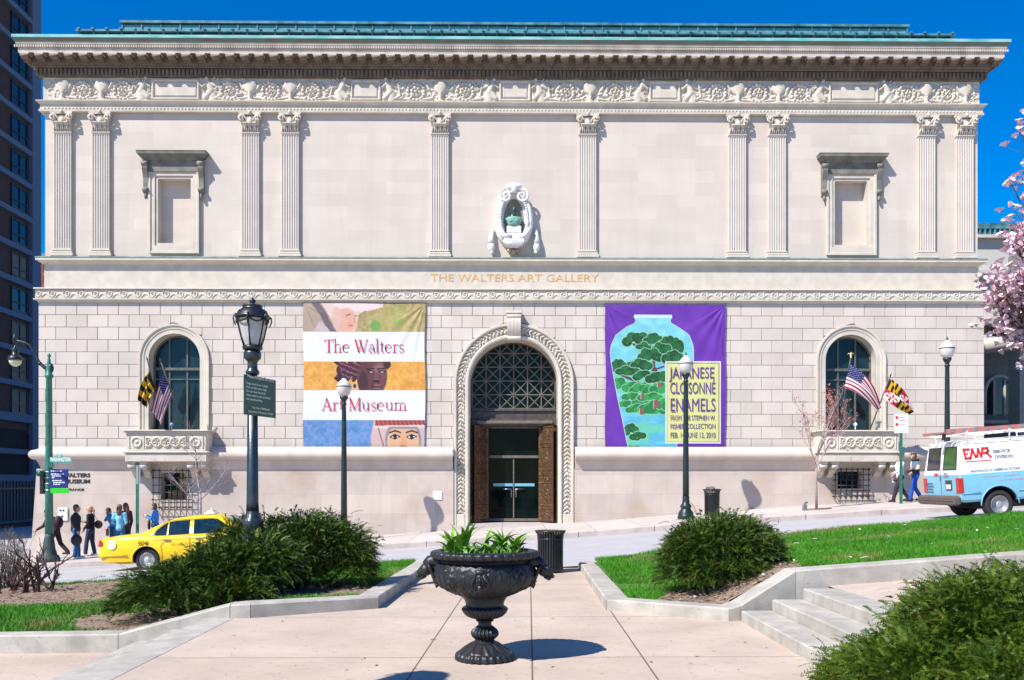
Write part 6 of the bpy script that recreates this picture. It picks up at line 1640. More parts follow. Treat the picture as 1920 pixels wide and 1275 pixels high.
# ================= VEGETATION =================
def yew(name, cx, cy, gz, lobes, n, seed, label, mcol, spray=.16, aim=(0, 0)):
    """spreading yew: needle sprays growing outwards from limbs, denser near the surface of uneven lobes"""
    rs = np.random.RandomState(seed); L = np.array(lobes, float)      # (dx, dy, z, rx, ry, rz)
    wgt = L[:, 3]*L[:, 5]; wgt /= wgt.sum(); k = rs.choice(len(L), n, p=wgt)
    d = rs.normal(size=(n, 3)); d /= np.linalg.norm(d, axis=1)[:, None]
    d[:, 2] = np.where(d[:, 2] < -.35, -d[:, 2]*.5, d[:, 2])
    lump = 1+.38*(fbm(d[:, 0]*2.3+k*7+5, d[:, 2]*2.3+d[:, 1]*2.1+k*3+5, 3, seed)-.5)*2
    rad = (.50+.50*rs.rand(n)**.45)*lump*np.where(rs.rand(n) < .07, 1+.34*rs.rand(n), 1)
    P = L[k, :3]+d*L[k, 3:6]*rad[:, None]; P[:, 0] += cx; P[:, 1] += cy; P[:, 2] += gz
    keep = P[:, 2] > gz+.05; P, d, k, rad = P[keep], d[keep], k[keep], rad[keep]; n = len(P)
    # growth direction: outwards, tips nodding
    g_ = d*np.array([1, 1, .75])+rs.normal(0, .38, (n, 3)); g_[:, 2] += .28; g_ /= np.linalg.norm(g_, axis=1)[:, None]
    Ls = spray*(.40+1.15*rs.rand(n)**1.6)
    side = np.cross(g_, rs.normal(size=(n, 3))); side /= np.linalg.norm(side, axis=1)[:, None]; nrm = np.cross(side, g_)
    Vs, Fs = [], []; m = 9; o = 0
    for i in range(m):                                       # needles: m pairs along a nodding twig
        t = (i+.5)/m; c = P+g_*(Ls*t)[:, None]-np.array([0, 0, 1])*(Ls*.38*t*t)[:, None]
        nl = (spray*.155*(1-.45*t))*(.8+.4*rs.rand(n)); w_ = spray*.034
        for s_ in (-1, 1):
            tip = c+side*(s_*nl)[:, None]+g_*(nl*.75)[:, None]+nrm*(nl*.25*rs.normal(size=n))[:, None]
            a = c-g_*w_; b_ = c+g_*w_*1.2
            Vs += [a, b_, tip]; Fs.append(np.stack([o+np.arange(n), o+n+np.arange(n), o+2*n+np.arange(n)], 1)); o += 3*n
    # longer arching shoots with fine two-ranked needles, standing clear of the mass
    ns = n//22; q = rs.choice(n, ns, p=rad/rad.sum()); P2 = P[q]; g2 = d[q]*np.array([1, 1, .55])+rs.normal(0, .25, (ns, 3)); g2[:, 2] += .30; g2 /= np.linalg.norm(g2, axis=1)[:, None]; L2_ = spray*(1.3+1.3*rs.rand(ns))
    sd = np.cross(g2, np.array([0, 0, 1.0])+rs.normal(0, .3, (ns, 3))); sd /= np.linalg.norm(sd, axis=1)[:, None]; up2 = np.cross(sd, g2); m2 = 22
    for i in range(m2):
        t = (i+.5)/m2; c = P2+g2*(L2_*t)[:, None]-np.array([0, 0, 1])*(L2_*.45*t*t)[:, None]; fw = g2-np.array([0, 0, .9])*t; nl = spray*.17*(1-.5*t)*(.8+.4*rs.rand(ns)); w_ = spray*.030
        for s_ in (-1, 1):
            tip = c+sd*(s_*nl)[:, None]+fw*(nl*.5)[:, None]; Vs += [c-fw*w_, c+fw*w_*1.1, tip]; Fs.append(np.stack([o+np.arange(ns), o+ns+np.arange(ns), o+2*ns+np.arange(ns)], 1)); o += 3*ns
    V = np.concatenate(Vs); Fq = np.concatenate(Fs)
    t = thing(name, label, 'shrub', (cx, cy, gz), group='dark green yew bushes', worldverts=True)
    npmesh('foliage', V, Fq, mcol, t)
    b = MB(); rr = random.Random(seed)
    for i in range(26):
        l = L[rr.randrange(len(L))]; a = rr.uniform(0, 2*PI); e = Vector((cx+l[0]+l[3]*.7*math.cos(a), cy+l[1]+l[4]*.7*math.sin(a), gz+l[2]+l[5]*rr.uniform(-.2, .6)))
        s0 = Vector((cx+l[0]*.3+rr.uniform(-.1, .1), cy+l[1]*.3, gz-.05)); mid = s0.lerp(e, .5)+Vector((0, 0, -.08)); b.tube([s0, mid, e], [.03, .02, .006], 5)
    b.build('branches', M_BARK, t)
    return t
M_BARK = mat('brown_bark', (0.10, 0.065, 0.045), 0.9, var=.3, scale=8)
def yew_mat(nm, c1, c2, tip):
    m = mat(nm, c1, .55, var=.3, scale=2.2, col2=c2, spec=.35); colmix(m, noise_fac(m, 1.3, .45, .62, 3, strength=.45), tuple(x*.55 for x in c1)); colmix(m, noise_fac(m, 9, .50, .66, 3, strength=.65), tip); colmix(m, noise_fac(m, 5.5, .66, .72, 2, strength=.7), (.15, .09, .04)); return m
M_YEW = yew_mat('yew_needles', (0.016, 0.045, 0.004), (0.042, 0.092, 0.006), (0.16, 0.24, 0.015))
M_YEW2 = yew_mat('yew_needles_fresh', (0.032, 0.068, 0.003), (0.070, 0.13, 0.006), (0.17, 0.25, 0.014))
gl_ = lambda x, y: float(zleft(np.array(x), np.array(y)))
gr_ = lambda x, y: float(zright(np.array(x), np.array(y)))
yl = [(-.52, -.15, .20, .56, .55, .28), (-.2, -.25, .34, .64, .60, .36), (.35, .0, .48, .70, .60, .42), (.78, .25, .60, .58, .5, .46), (.25, .35, .55, .5, .5, .38), (.6, -.35, .30, .5, .45, .34)]
yew('yew_bush', -4.02, 12.05, gl_(-4.3, 12.05)-.02, yl, 19000, 31, 'broad dark yew bush at the left, its lower half spreading over the mulch', M_YEW, .15)
yr = [(-.45, .0, .55, .60, .55, .50), (.15, .1, .62, .62, .55, .48), (.62, .15, .50, .52, .5, .42), (-.1, -.25, .38, .6, .45, .36), (.75, .0, .28, .42, .4, .28), (-.85, .1, .6, .35, .4, .36), (.35, .3, .72, .4, .4, .3)]
yew('yew_bush', -2.98, 13.05, gl_(-3.02, 13.15)-.02, yr, 14500, 32, 'dark yew bush right of the ornate lamp, behind the low wall', M_YEW, .15)
yc = [(0, 0, .52, .66, .6, .48), (-.35, .05, .42, .46, .45, .40), (.38, .0, .45, .44, .42, .42), (.05, -.25, .30, .60, .45, .32), (.15, .2, .72, .42, .4, .30), (-.25, .2, .62, .36, .36, .28), (-.45, -.1, .22, .4, .4, .22), (.5, .1, .72, .24, .26, .18)]
yew('yew_bush', 2.93, 12.15, gr_(2.93, 12.15)-.11, yc, 14500, 33, 'rounded dark yew bush on the right lawn above the steps', M_YEW, .14)
yf = [(-.25, .0, .18, .62, .7, .35), (.25, .25, .38, .66, .65, .42), (.72, .2, .52, .6, .6, .44), (.15, -.5, .15, .62, .5, .34), (.8, -.35, .40, .55, .5, .42), (-.55, .3, .0, .4, .45, .28), (.55, .75, .50, .5, .4, .34), (1.3, .3, .6, .5, .5, .46)]
yew('yew_bush', 3.36, 6.6, .02, yf, 26000, 34, 'near feathery yew bush filling the lower right corner beside the steps', M_YEW2, .15)
b = MB(); b.add([(2.8, 3.0, .06), (9, 3.0, .2), (9, 5.3, .4), (3.86, 5.3, .35), (3.86, 7.9, .35), (2.9, 7.6, .05)], [(0, 1, 2, 3, 4, 5)])
# bed under the near bush, held back by the end of the flight
b = MB(); b.box(2.78, 12, -5, 5.38, -.4, .05); struct(b.build('planting_bed', M_SOIL))

# ---- branching trees ----
def tree_mesh(b, base, H_, seed, spread=.5, r0=.05, levels=4, nb=7, up=.55, first=.35, droop=0.0, lean=(0, 0)):
    rr = random.Random(seed); tips = []
    def grow(p, d, L, r, lv):
        n = 5; pts = [p]; q = Vector(p); dd = Vector(d)
        for i in range(n):
            dd = (dd+Vector((rr.gauss(0, .10), rr.gauss(0, .10), .05 if lv else .02-droop))).normalized(); q = q+dd*L/n; pts.append(q.copy())
        rad = [r*(1-.65*i/n) for i in range(n+1)]; b.tube(pts, rad, 6 if lv < 2 else 4, cap=False)
        tips.append((pts[-1], dd, lv)); tips.append((pts[3], dd, lv))
        if lv >= levels: return
        k = nb if lv == 0 else rr.randint(3, 5)
        for j in range(k):
            t = first+(1-first)*(j+rr.random())/k if lv == 0 else rr.uniform(.25, .95)
            i = min(n-1, int(t*n)); s = pts[i].lerp(pts[i+1], t*n-i)
            a = rr.uniform(0, 2*PI); side = Vector((math.cos(a), math.sin(a), 0)); nd = (dd*(up if lv else up*.9)+side*spread+Vector((0, 0, up*.5))).normalized()
            grow(s, nd, L*rr.uniform(.38, .62)*(1.0 if lv else .95*(1.2-t*.6)), r*(1-.6*t)*.55, lv+1)
    grow(Vector(base), Vector((lean[0], lean[1], 1)).normalized(), H_, r0, 0)
    return tips
M_PBARK = mat('pale_grey_bark', (0.33, 0.27, 0.25), 0.9, var=.25, scale=10)
Yt = 30.4; xt = AX(374, Yt); zt_ = walkz(xt, Yt)
tt = thing('bare_tree', 'small bare young tree on the pavement behind the yellow taxi', 'tree', (xt, Yt, zt_), worldverts=True)
b = MB(); b.tube([(xt, Yt, zt_-.1), (xt+.03, Yt, zt_+1.2), (xt+.02, Yt, zt_+2.1)], [.06, .05, .045], 8); b.build('trunk', M_PBARK, tt)
b = MB(); rr = random.Random(5)
tree_mesh(b, (xt+.02, Yt, zt_+1.9), 1.9, 12, spread=.95, r0=.040, levels=4, nb=10, up=.62, first=.02)
tree_mesh(b, (xt-.02, Yt, zt_+1.5), 1.7, 15, spread=1.0, r0=.028, levels=4, nb=7, up=.5, first=.1, lean=(-.9, -.2)); tree_mesh(b, (xt+.02, Yt, zt_+1.7), 1.6, 18, spread=.9, r0=.028, levels=4, nb=7, up=.5, first=.1, lean=(.9, 0)); b.build('branches', M_PBARK, tt)
# reddish budding tree by the right balcony
Yt = 31.0; xt = AX(1531, Yt); zt_ = walkz(xt, Yt)
tt = thing('budding_tree', 'slender young tree with red buds in front of the right balcony', 'tree', (xt, Yt, zt_), worldverts=True)
b = MB(); b.tube([(xt, Yt, zt_-.1), (xt-.02, Yt, zt_+1.0), (xt+.02, Yt, zt_+1.7)], [.05, .042, .038], 8); b.build('trunk', M_PBARK, tt)
b = MB(); tips = tree_mesh(b, (xt+.02, Yt, zt_+1.5), 2.3, 22, spread=.62, r0=.036, levels=3, nb=11, up=.85, first=.02)
tips += tree_mesh(b, (xt+.03, Yt, zt_+1.5), 2.2, 24, spread=.55, r0=.03, levels=3, nb=8, up=.8, first=.1, lean=(.55, .1)); tips += tree_mesh(b, (xt, Yt, zt_+1.4), 2.0, 27, spread=.6, r0=.03, levels=3, nb=8, up=.8, first=.1, lean=(-.35, -.2))
b.build('branches', mat('reddish_twig_bark', (.42, .30, .27), .9, var=.25, scale=12), tt)
rs = np.random.RandomState(2); C0 = np.array([tuple(p) for p, d, l in tips if l >= 2]); C0 = C0+rs.normal(0, .03, (len(C0), 3)); C0 = C0[C0[:, 2] > zt_+1.4]; n = len(C0)
D1 = rs.normal(size=(n, 3))*.035; D2 = rs.normal(size=(n, 3))*.030
V = np.stack([C0, C0+D1, C0+D2], 1).reshape(-1, 3); npmesh('red_buds', V, np.arange(3*n).reshape(-1, 3), mat('red_bud', (.42, .17, .13), .7, var=.3, scale=15), tt)
b = MB(); b.lathe([(.0, .0), (.5, .0), (.5, .006)], cx=0, seg=18); pit = b.build('tree_pit', M_SOIL, loc=None); pit.location = (xt, Yt, zt_+.004); struct(pit); pit.rotation_euler = (0, -math.atan(.072), 0)
# small upright drain cap beside it
x_ = AX(1509, 30.6); z_ = walkz(x_, 30.6); b = MB(); b.cbox(-.07, .07, -.06, .06, -.05, .2, .02); b.tube([(0, 0, .2), (.02, 0, .28), (.1, 0, .27)], .035, 6)
tag(b.build('hydrant_stub', mat('grey_cast_iron', (.15, .15, .15), .6), loc=(0, 0, 0)), 'small grey standpipe stub on the kerb left of the budding tree', 'standpipe').location = (x_, 30.6, z_)

# ---- pink magnolia reaching in from the right ----
M_MAG = mat('magnolia_petal', (0.85, 0.42, 0.55), 0.6, var=.15, scale=14, col2=(0.95, 0.84, 0.86))
xm, ym = 10.6, 15.5; zm = gr_(10.6, 15.5)
mt = thing('magnolia_tree', 'pink flowering magnolia reaching in from the right edge above the van', 'tree', (xm, ym, zm), worldverts=True)
b = MB(); b.tube([(xm, ym, zm-.1), (xm+.05, ym, zm+1.4), (xm-.02, ym, zm+2.6)], [.14, .11, .09], 10); b.build('trunk', M_BARK, mt)
b = MB(); flowers = []
rr = random.Random(9)
targets = [(1848, 540), (1860, 590), (1880, 560), (1900, 610), (1856, 620), (1905, 560), (1893, 520), (1885, 640), (1905, 650), (1900, 470), (1890, 455), (1893, 345), (1905, 385), (1912, 250), (1905, 430), (1915, 330), (1870, 545), (1878, 600), (1912, 600), (1915, 520), (1895, 575), (1910, 670), (1852, 565), (1935, 420), (1940, 560), (1950, 620), (1945, 500), (1940, 300), (1960, 450), (1980, 560), (2000, 380), (2010, 500), (1900, 540), (1866, 575), (1888, 590), (1918, 460), (1862, 530)]
for (px, py) in targets:
    px += 15 if py > 430 else 4
    e = at(px, py, ym+rr.uniform(-.7, .7)); s0 = Vector((xm-.02, ym, zm+2.2+rr.uniform(-.5, .5)))
    m1 = s0.lerp(e, .45)+Vector((0, 0, -.25+rr.uniform(-.1, .1))); m2 = s0.lerp(e, .8)+Vector((rr.uniform(-.1, .1), 0, -.12)); b.tube([s0, m1, m2, e], [.028, .016, .009, .004], 5)
    for k in range(rr.randint(18, 26) if py > 400 else 8):
        off = Vector((rr.gauss(0, .13), rr.gauss(0, .13), rr.gauss(0, .13))); f = e+off
        if at(px, py, ym).x - 0 > 0: flowers.append(f); b.tube([e.lerp(m2, rr.random()*.5), f], [.005, .003], 3, cap=False)
b.build('branches', M_BARK, mt)
V = []; Fc = []
for f in flowers:
    ax_ = Vector((rr.gauss(0, .5), rr.gauss(0, .5), 1)).normalized(); s = ax_.orthogonal().normalized(); t_ = ax_.cross(s); op = rr.uniform(.25, .9); L_ = rr.uniform(.065, .095)
    for k in range(7):
        a = 2*PI*k/7+rr.uniform(-.2, .2); rd = s*math.cos(a)+t_*math.sin(a); tn = -s*math.sin(a)+t_*math.cos(a); o = len(V); w_ = L_*.36
        p0 = f; p1 = f+ax_*L_*.5+rd*L_*.30*op; p2 = f+ax_*L_*(1.0-.3*op)+rd*L_*.75*op; p3 = f+ax_*L_*(1.25-.6*op)+rd*L_*1.2*op
        V += [tuple(p0-tn*w_*.3), tuple(p0+tn*w_*.3), tuple(p1+tn*w_), tuple(p1-tn*w_), tuple(p2+tn*w_*.95), tuple(p2-tn*w_*.95), tuple(p3+tn*w_*.25), tuple(p3-tn*w_*.25)]
        Fc += [(o, o+1, o+2, o+3), (o+3, o+2, o+4, o+5), (o+5, o+4, o+6, o+7)]
npmesh('blossom', np.array(V), np.array(Fc), M_MAG, mt, smooth=True)

# ---- pruned rose canes, lower left ----
M_CANE = mat('rose_cane', (0.075, 0.035, 0.03), 0.8, var=.4, scale=12)
canes = [(2, 1102, 1.0, 'at the left edge'), (22, 1098, .9, 'second from the left edge'), (48, 1103, .8, 'in the middle of the row'), (67, 1103, 1.35, 'tallest, with a dried flower head'), (92, 1100, .9, 'rightmost of the row')]
rr = random.Random(21)
for px, py, h, lb in canes:
    p = gp(px, py, -.20); z_ = gl_(p.x, p.y) if p.y < 17.2 else p.z
    b = MB()
    def cane(s0, d, L, r, lv):
        pts = [s0]; q = s0.copy(); dd = d.copy()
        for i in range(4):
            dd = (dd+Vector((rr.gauss(0, .22), rr.gauss(0, .15), .05))).normalized(); q = q+dd*L/4; pts.append(q.copy())
        b.tube(pts, [r, r*.85, r*.75, r*.65, r*.5], 6)
        if lv < 2:
            for k in range(rr.randint(2, 4)):
                s1 = pts[rr.randint(1, 4)]; a = rr.choice((-1, 1))*rr.uniform(.5, 1.0); cane(s1.copy(), (dd+Vector((a, rr.gauss(0, .3), .1))).normalized(), L*rr.uniform(.4, .65), r*.62, lv+1)
    for k in range(3): cane(Vector((p.x+rr.uniform(-.06, .06), p.y, z_-.03)), Vector((rr.gauss(.1, .3), rr.gauss(0, .2), 1)).normalized(), .62*h*rr.uniform(.6, 1), .026, 0)
    o = b.build('rose_bush', M_CANE, loc=(p.x, p.y, z_)); tag(o, 'bare pruned rose canes standing in the mulch, '+lb, 'rose bush', 'pruned rose bushes')
    if h > 1.2:
        q = at(127, 1068, p.y); c = MB(); rs_ = random.Random(4)
        for k in range(12): c.ell((q.x+rs_.gauss(0, .03), q.y+rs_.gauss(0, .03), q.z+rs_.gauss(0, .03)), .028, 6, 4)
        c.tube([q, (q.x-.16, q.y, q.z-.14), (q.x-.35, q.y, q.z-.34)], .009, 5); c.build('dried_flower_head', mat('dried_rose', (.10, .01, .03), .8), o)
# grey twiggy bare hedge at the left edge
pH = at(20, 1040, 19.0) if False else at(18, 1045, 17.0)
b = MB(); rr = random.Random(8); xh, yh = pH.x-.1, 17.0; zh = gl_(max(xh, -9.9), 17)-.1
for k in range(260):
    x0 = xh+rr.uniform(-.9, .42); s0 = Vector((x0*.6+xh*.4, yh+rr.uniform(-.25, .25), zh)); e = Vector((x0+rr.uniform(-.1, .1), yh+rr.uniform(-.35, .35), zh+rr.uniform(.5, 1.22)))
    m_ = s0.lerp(e, .5)+Vector((rr.gauss(0, .05), 0, 0)); b.tube([s0, m_, e], [.008, .006, .003], 3, cap=False)
    for j in range(4):
        s1 = m_.lerp(e, rr.random()); b.tube([s1, s1+Vector((rr.gauss(0, .09), rr.gauss(0, .07), rr.uniform(.03, .16)))], [.004, .002], 3, cap=False)
tag(b.build('bare_shrub', mat('grey_twigs', (.13, .11, .10), .9, var=.3, scale=5), loc=(xh, yh, zh)), 'grey bare twiggy shrub at the far left edge before the tower', 'shrub')
# ================= BANNERS =================
def srgb(a): 
    a = np.asarray(a, float)/255; return np.where(a <= .04045, a/12.92, ((a+.055)/1.055)**2.4)
def canvas_mat(nm, rough=.75):
    m = bpy.data.materials.new(nm); m.use_nodes = True; n = m.node_tree.nodes; b = n['Principled BSDF']; b.inputs['Roughness'].default_value = rough
    a = n.new('ShaderNodeAttribute'); a.attribute_name = 'Col'; m.node_tree.links.new(a.outputs['Color'], b.inputs['Base Color']); return m
M_PRINT = canvas_mat('printed_canvas')
class Art:
    """a flat print: u to the right, v downwards, both in the print's own units"""
    def __init__(s, nu, nv, w, h): s.U, s.V = np.meshgrid(np.linspace(0, w, nu), np.linspace(0, h, nv), indexing='ij'); s.C = np.zeros(s.U.shape+(3,)); s.w, s.h = w, h
    def paint(s, m, col, a=1.0):
        m = (m.astype(float)*a)[..., None]; s.C = s.C*(1-m)+np.asarray(col, float)*m
    def rect(s, x0, y0, x1, y1, col, a=1.0): s.paint((s.U >= x0) & (s.U < x1) & (s.V >= y0) & (s.V < y1), col, a)
    def ell(s, cx, cy, rx, ry, col, a=1.0, rot=0, clip=None, soft=0):
        dx, dy = s.U-cx, s.V-cy; c, q = math.cos(rot), math.sin(rot); d = ((dx*c+dy*q)/rx)**2+((-dx*q+dy*c)/ry)**2
        m = (d < 1) if not soft else np.clip((1-d)/soft, 0, 1)
        if clip is not None: m = m*clip
        s.paint(m, col, a)
    def line(s, pts, w, col, clip=None):
        for (x0, y0), (x1, y1) in zip(pts, pts[1:]):
            dx, dy = x1-x0, y1-y0; t = np.clip(((s.U-x0)*dx+(s.V-y0)*dy)/(dx*dx+dy*dy+1e-9), 0, 1); m = np.hypot(s.U-x0-dx*t, s.V-y0-dy*t) < w
            if clip is not None: m = m & clip
            s.paint(m, col)
    def poly(s, pts, col, clip=None, a=1.0):
        inside = np.zeros(s.U.shape, bool); n = len(pts)
        for i in range(n):
            x0, y0 = pts[i]; x1, y1 = pts[(i+1) % n]
            if y0 == y1: continue
            c = ((s.V >= min(y0, y1)) & (s.V < max(y0, y1))) & (s.U < x0+(s.V-y0)*(x1-x0)/(y1-y0)); inside ^= c
        if clip is not None: inside &= clip
        s.paint(inside, col, a)
def banner(name, label, x0, x1, y0, y1, art, folds):
    Yb_ = DL-.10; A = at(x0, y0, Yb_); Bq = at(x1, y1, Yb_); t = thing(name, label, 'banner', (A.x, Yb_, Bq.z), worldverts=True)
    u = art.U/art.w; v = art.V/art.h; X = A.x+(Bq.x-A.x)*u; Z = A.z+(Bq.z-A.z)*v; Yd = Yb_-folds(u, v)
    X = X+.018*np.sin(v*PI*3+u*2)*(u-.5)*2*(np.abs(u-.5) > .48); Vv = np.stack([X, Yd, Z], -1).reshape(-1, 3)
    npmesh('canvas', Vv, gridfaces(*u.shape), M_PRINT, t, smooth=True, colors=.70*srgb(art.C).reshape(-1, 3))
    b = MB()
    for k in range(7):
        xx = A.x+(Bq.x-A.x)*k/6
        for zz, s_ in ((A.z, 1), (Bq.z, -1)): b.tube([(xx, Yb_, zz), (xx+.03, Yb_+.05, zz+s_*.06)], .008, 4)
        zz = A.z+(Bq.z-A.z)*k/6
        for xx2, s_ in ((A.x, -1), (Bq.x, 1)): b.tube([(xx2, Yb_, zz), (xx2+s_*.05, Yb_+.05, zz)], .008, 4)
    b.build('tie_ropes', M_GREYM, t); return t, A, Bq, Yb_
def corner_folds(u, v):
    d = 0
    for (cu, cv, a0, a1) in ((1, 0, 1.75, 2.7), (0, 0, .3, 1.2)):
        du, dv = (u-cu), (v-cv); r = np.hypot(du, dv); th = np.arctan2(dv, du); d = d+.020*np.sin((th)*17+1)*np.exp(-r*2.6)*np.clip(r*9, 0, 1)*((th > a0) & (th < a1))
    return d+.008*np.sin(u*7+v*3)+.004*np.sin(v*19+u*5)
# -- first banner: three cropped pictures between two white lettered bands --
a = Art(236, 284, 228, 273); U, V_ = a.U, a.V
nz = fbm(U/14, V_/14, 5, 61)[..., None]; nz2 = fbm(U/5, V_/5, 4, 62)[..., None]
v1, v2, v3, v4 = 53.2, 109.6, 163.5, 219
base = np.array([205, 170, 125])*(1-nz)+np.array([165, 160, 95])*nz; a.C = base+(nz2-.5)*70
top = V_ < v1
a.ell(170, 30, 60, 30, (190, 185, 105), .5, clip=top, soft=.8); a.ell(135, 42, 12, 12, (105, 175, 75), .8, clip=top, soft=.6); a.ell(178, 34, 10, 7, (120, 180, 80), .5, clip=top, soft=.6)
a.poly([(0, 0), (34, 0), (60, 53), (0, 53)], (188, 165, 150), clip=top, a=.9); a.poly([(18, 53), (30, 34), (45, 40), (52, 53)], (215, 195, 190), clip=top)
a.line([(22, 0), (36, 18), (44, 36), (58, 53)], 6, (120, 105, 115), clip=top)
a.poly([(34, 0), (150, 0), (148, 8), (120, 12), (104, 20), (96, 53), (62, 53), (52, 30)], (240, 212, 204), clip=top); a.ell(100, 4, 44, 11, (250, 228, 224), clip=top)
a.ell(79, 33, 22, 26, (240, 185, 160), clip=top, rot=.15, soft=.25); a.ell(88, 40, 9, 9, (235, 150, 140), .5, clip=top, soft=.9); a.line([(80, 23), (88, 21)], 1.2, (150, 100, 90), clip=top); a.line([(97, 24), (101, 23)], 1, (150, 100, 90), clip=top); a.line([(86, 42), (91, 42)], 1.3, (200, 90, 90), clip=top); a.line([(94, 26), (96, 36)], .8, (215, 150, 130), clip=top); a.ell(62, 28, 10, 24, (235, 195, 180), clip=top, soft=.4)
a.rect(0, v1, 228, v2, (246, 246, 250)); a.rect(0, v3, 228, v4, (246, 246, 250))
m = (V_ >= v2) & (V_ < v3); oc = np.array([232, 158, 58])*(1-nz)+np.array([250, 190, 100])*nz+(nz2-.5)*45; a.C = np.where(m[..., None], oc, a.C)
# head of dark bronze, seen three-quarters, with roped hair and an ear ring
hd = (70, 34, 42); hd2 = (118, 70, 72); hi = (176, 130, 130)
for k in range(26):
    x = 64+(k*37 % 42); y = v2+2+(k*23 % 34); a.ell(x, y, 8, 4.5, (55+(k*13 % 40), 25, 38+(k*7 % 25)), rot=.5+(k % 5)*.35, clip=m)
for k in range(16): a.line([(66+k*2.4, v2+(k*11 % 30)), (72+k*2.4, v2+5+(k*11 % 30))], 1.0, (140, 100, 115), clip=m)
a.ell(131, v2+26, 26, 40, hd2, clip=m); a.ell(122, v2+30, 22, 36, (100, 54, 60), clip=m); a.ell(112, v2+40, 10, 24, hd, clip=m, soft=.4); a.ell(140, v2+14, 15, 12, hi, .55, clip=m, soft=.8); a.ell(136, v2+34, 6, 9, hi, .5, clip=m, soft=.8)
a.poly([(148, v2), (160, v2), (162, v2+8), (158, v2+16), (152, v2+8)], hd, clip=m); a.ell(157, v2+5, 7, 8, (60, 32, 44), clip=m)
for ex in (126, 147): a.ell(ex, v2+19, 6.5, 3.2, (35, 15, 20), clip=m); a.ell(ex+.5, v2+19.5, 3.2, 1.5, (185, 160, 160), clip=m); a.line([(ex-8, v2+14), (ex+6, v2+12.5)], 1.4, (40, 18, 24), clip=m)
a.poly([(137, v2+18), (143, v2+33), (139, v2+37), (130, v2+35), (134, v2+26)], (120, 72, 74), clip=m); a.ell(136, v2+37, 7, 2.6, (38, 16, 20), clip=m); a.ell(137, v2+46, 10, 4.2, (44, 18, 24), clip=m); a.ell(138, v2+44.6, 8, 2, (150, 95, 100), clip=m); a.ell(138, v2+49.5, 7, 1.8, (140, 85, 90), clip=m)
a.ell(96, v2+46, 5.5, 7, (225, 190, 150), clip=m); a.ell(96, v2+46, 3, 4.4, (90, 50, 40), clip=m)
m = V_ >= v4; bc = np.array([82, 140, 200])*(1-nz)+np.array([120, 165, 215])*nz+(nz2-.5)*50; a.C = np.where(m[..., None], bc, a.C); pk = m & (nz2[..., 0] > .62); a.paint(pk, (150, 150, 200), .6)
a.poly([(132, v4), (228, v4), (228, 273), (128, 273), (126, 250)], (222, 190, 185), clip=m); a.poly([(134, v4), (228, v4), (228, v4+9), (134, v4+11)], (190, 90, 80), clip=m)
for k in range(12): a.line([(136+k*8, v4+1), (139+k*8, v4+9)], 1.1, (120, 45, 45), clip=m)
a.poly([(132, v4+12), (228, v4+10), (228, v4+15), (132, v4+16)], (240, 215, 205), clip=m); a.line([(140, v4+16), (152, 273)], 1.2, (150, 110, 100), clip=m)
a.ell(187, 256, 34, 38, (150, 148, 160), clip=m & (V_ > v4+13)); a.ell(187, 262, 30, 36, (240, 190, 150), clip=m & (V_ > v4+17)); a.ell(187, 240, 26, 9, (232, 180, 140), .6, clip=m & (V_ > v4+17))
for ex in (172, 203):
    a.ell(ex, 251, 8.5, 4.4, (250, 240, 232), clip=m); a.ell(ex, 251, 3.4, 4, (60, 30, 30), clip=m); a.line([(ex-9, 251), (ex, 246.6), (ex+9, 250.5)], 1.1, (40, 25, 30), clip=m); a.line([(ex-9, 252), (ex, 255.4), (ex+9, 251)], .9, (40, 25, 30), clip=m); a.line([(ex-10, 243), (ex, 239.5), (ex+10, 243)], 1.5, (50, 35, 40), clip=m)
a.poly([(184, 250), (191, 250), (194, 268), (187.5, 271), (181, 268)], (245, 170, 125), clip=m); a.line([(181, 268.5), (194, 268.5)], 1, (190, 90, 70), clip=m)
bn, A, Bq, Yb_ = banner('museum_banner', 'white lettered banner with orange and blue picture strips left of the doorway', 569, 797, 568.5, 841, a, corner_folds)
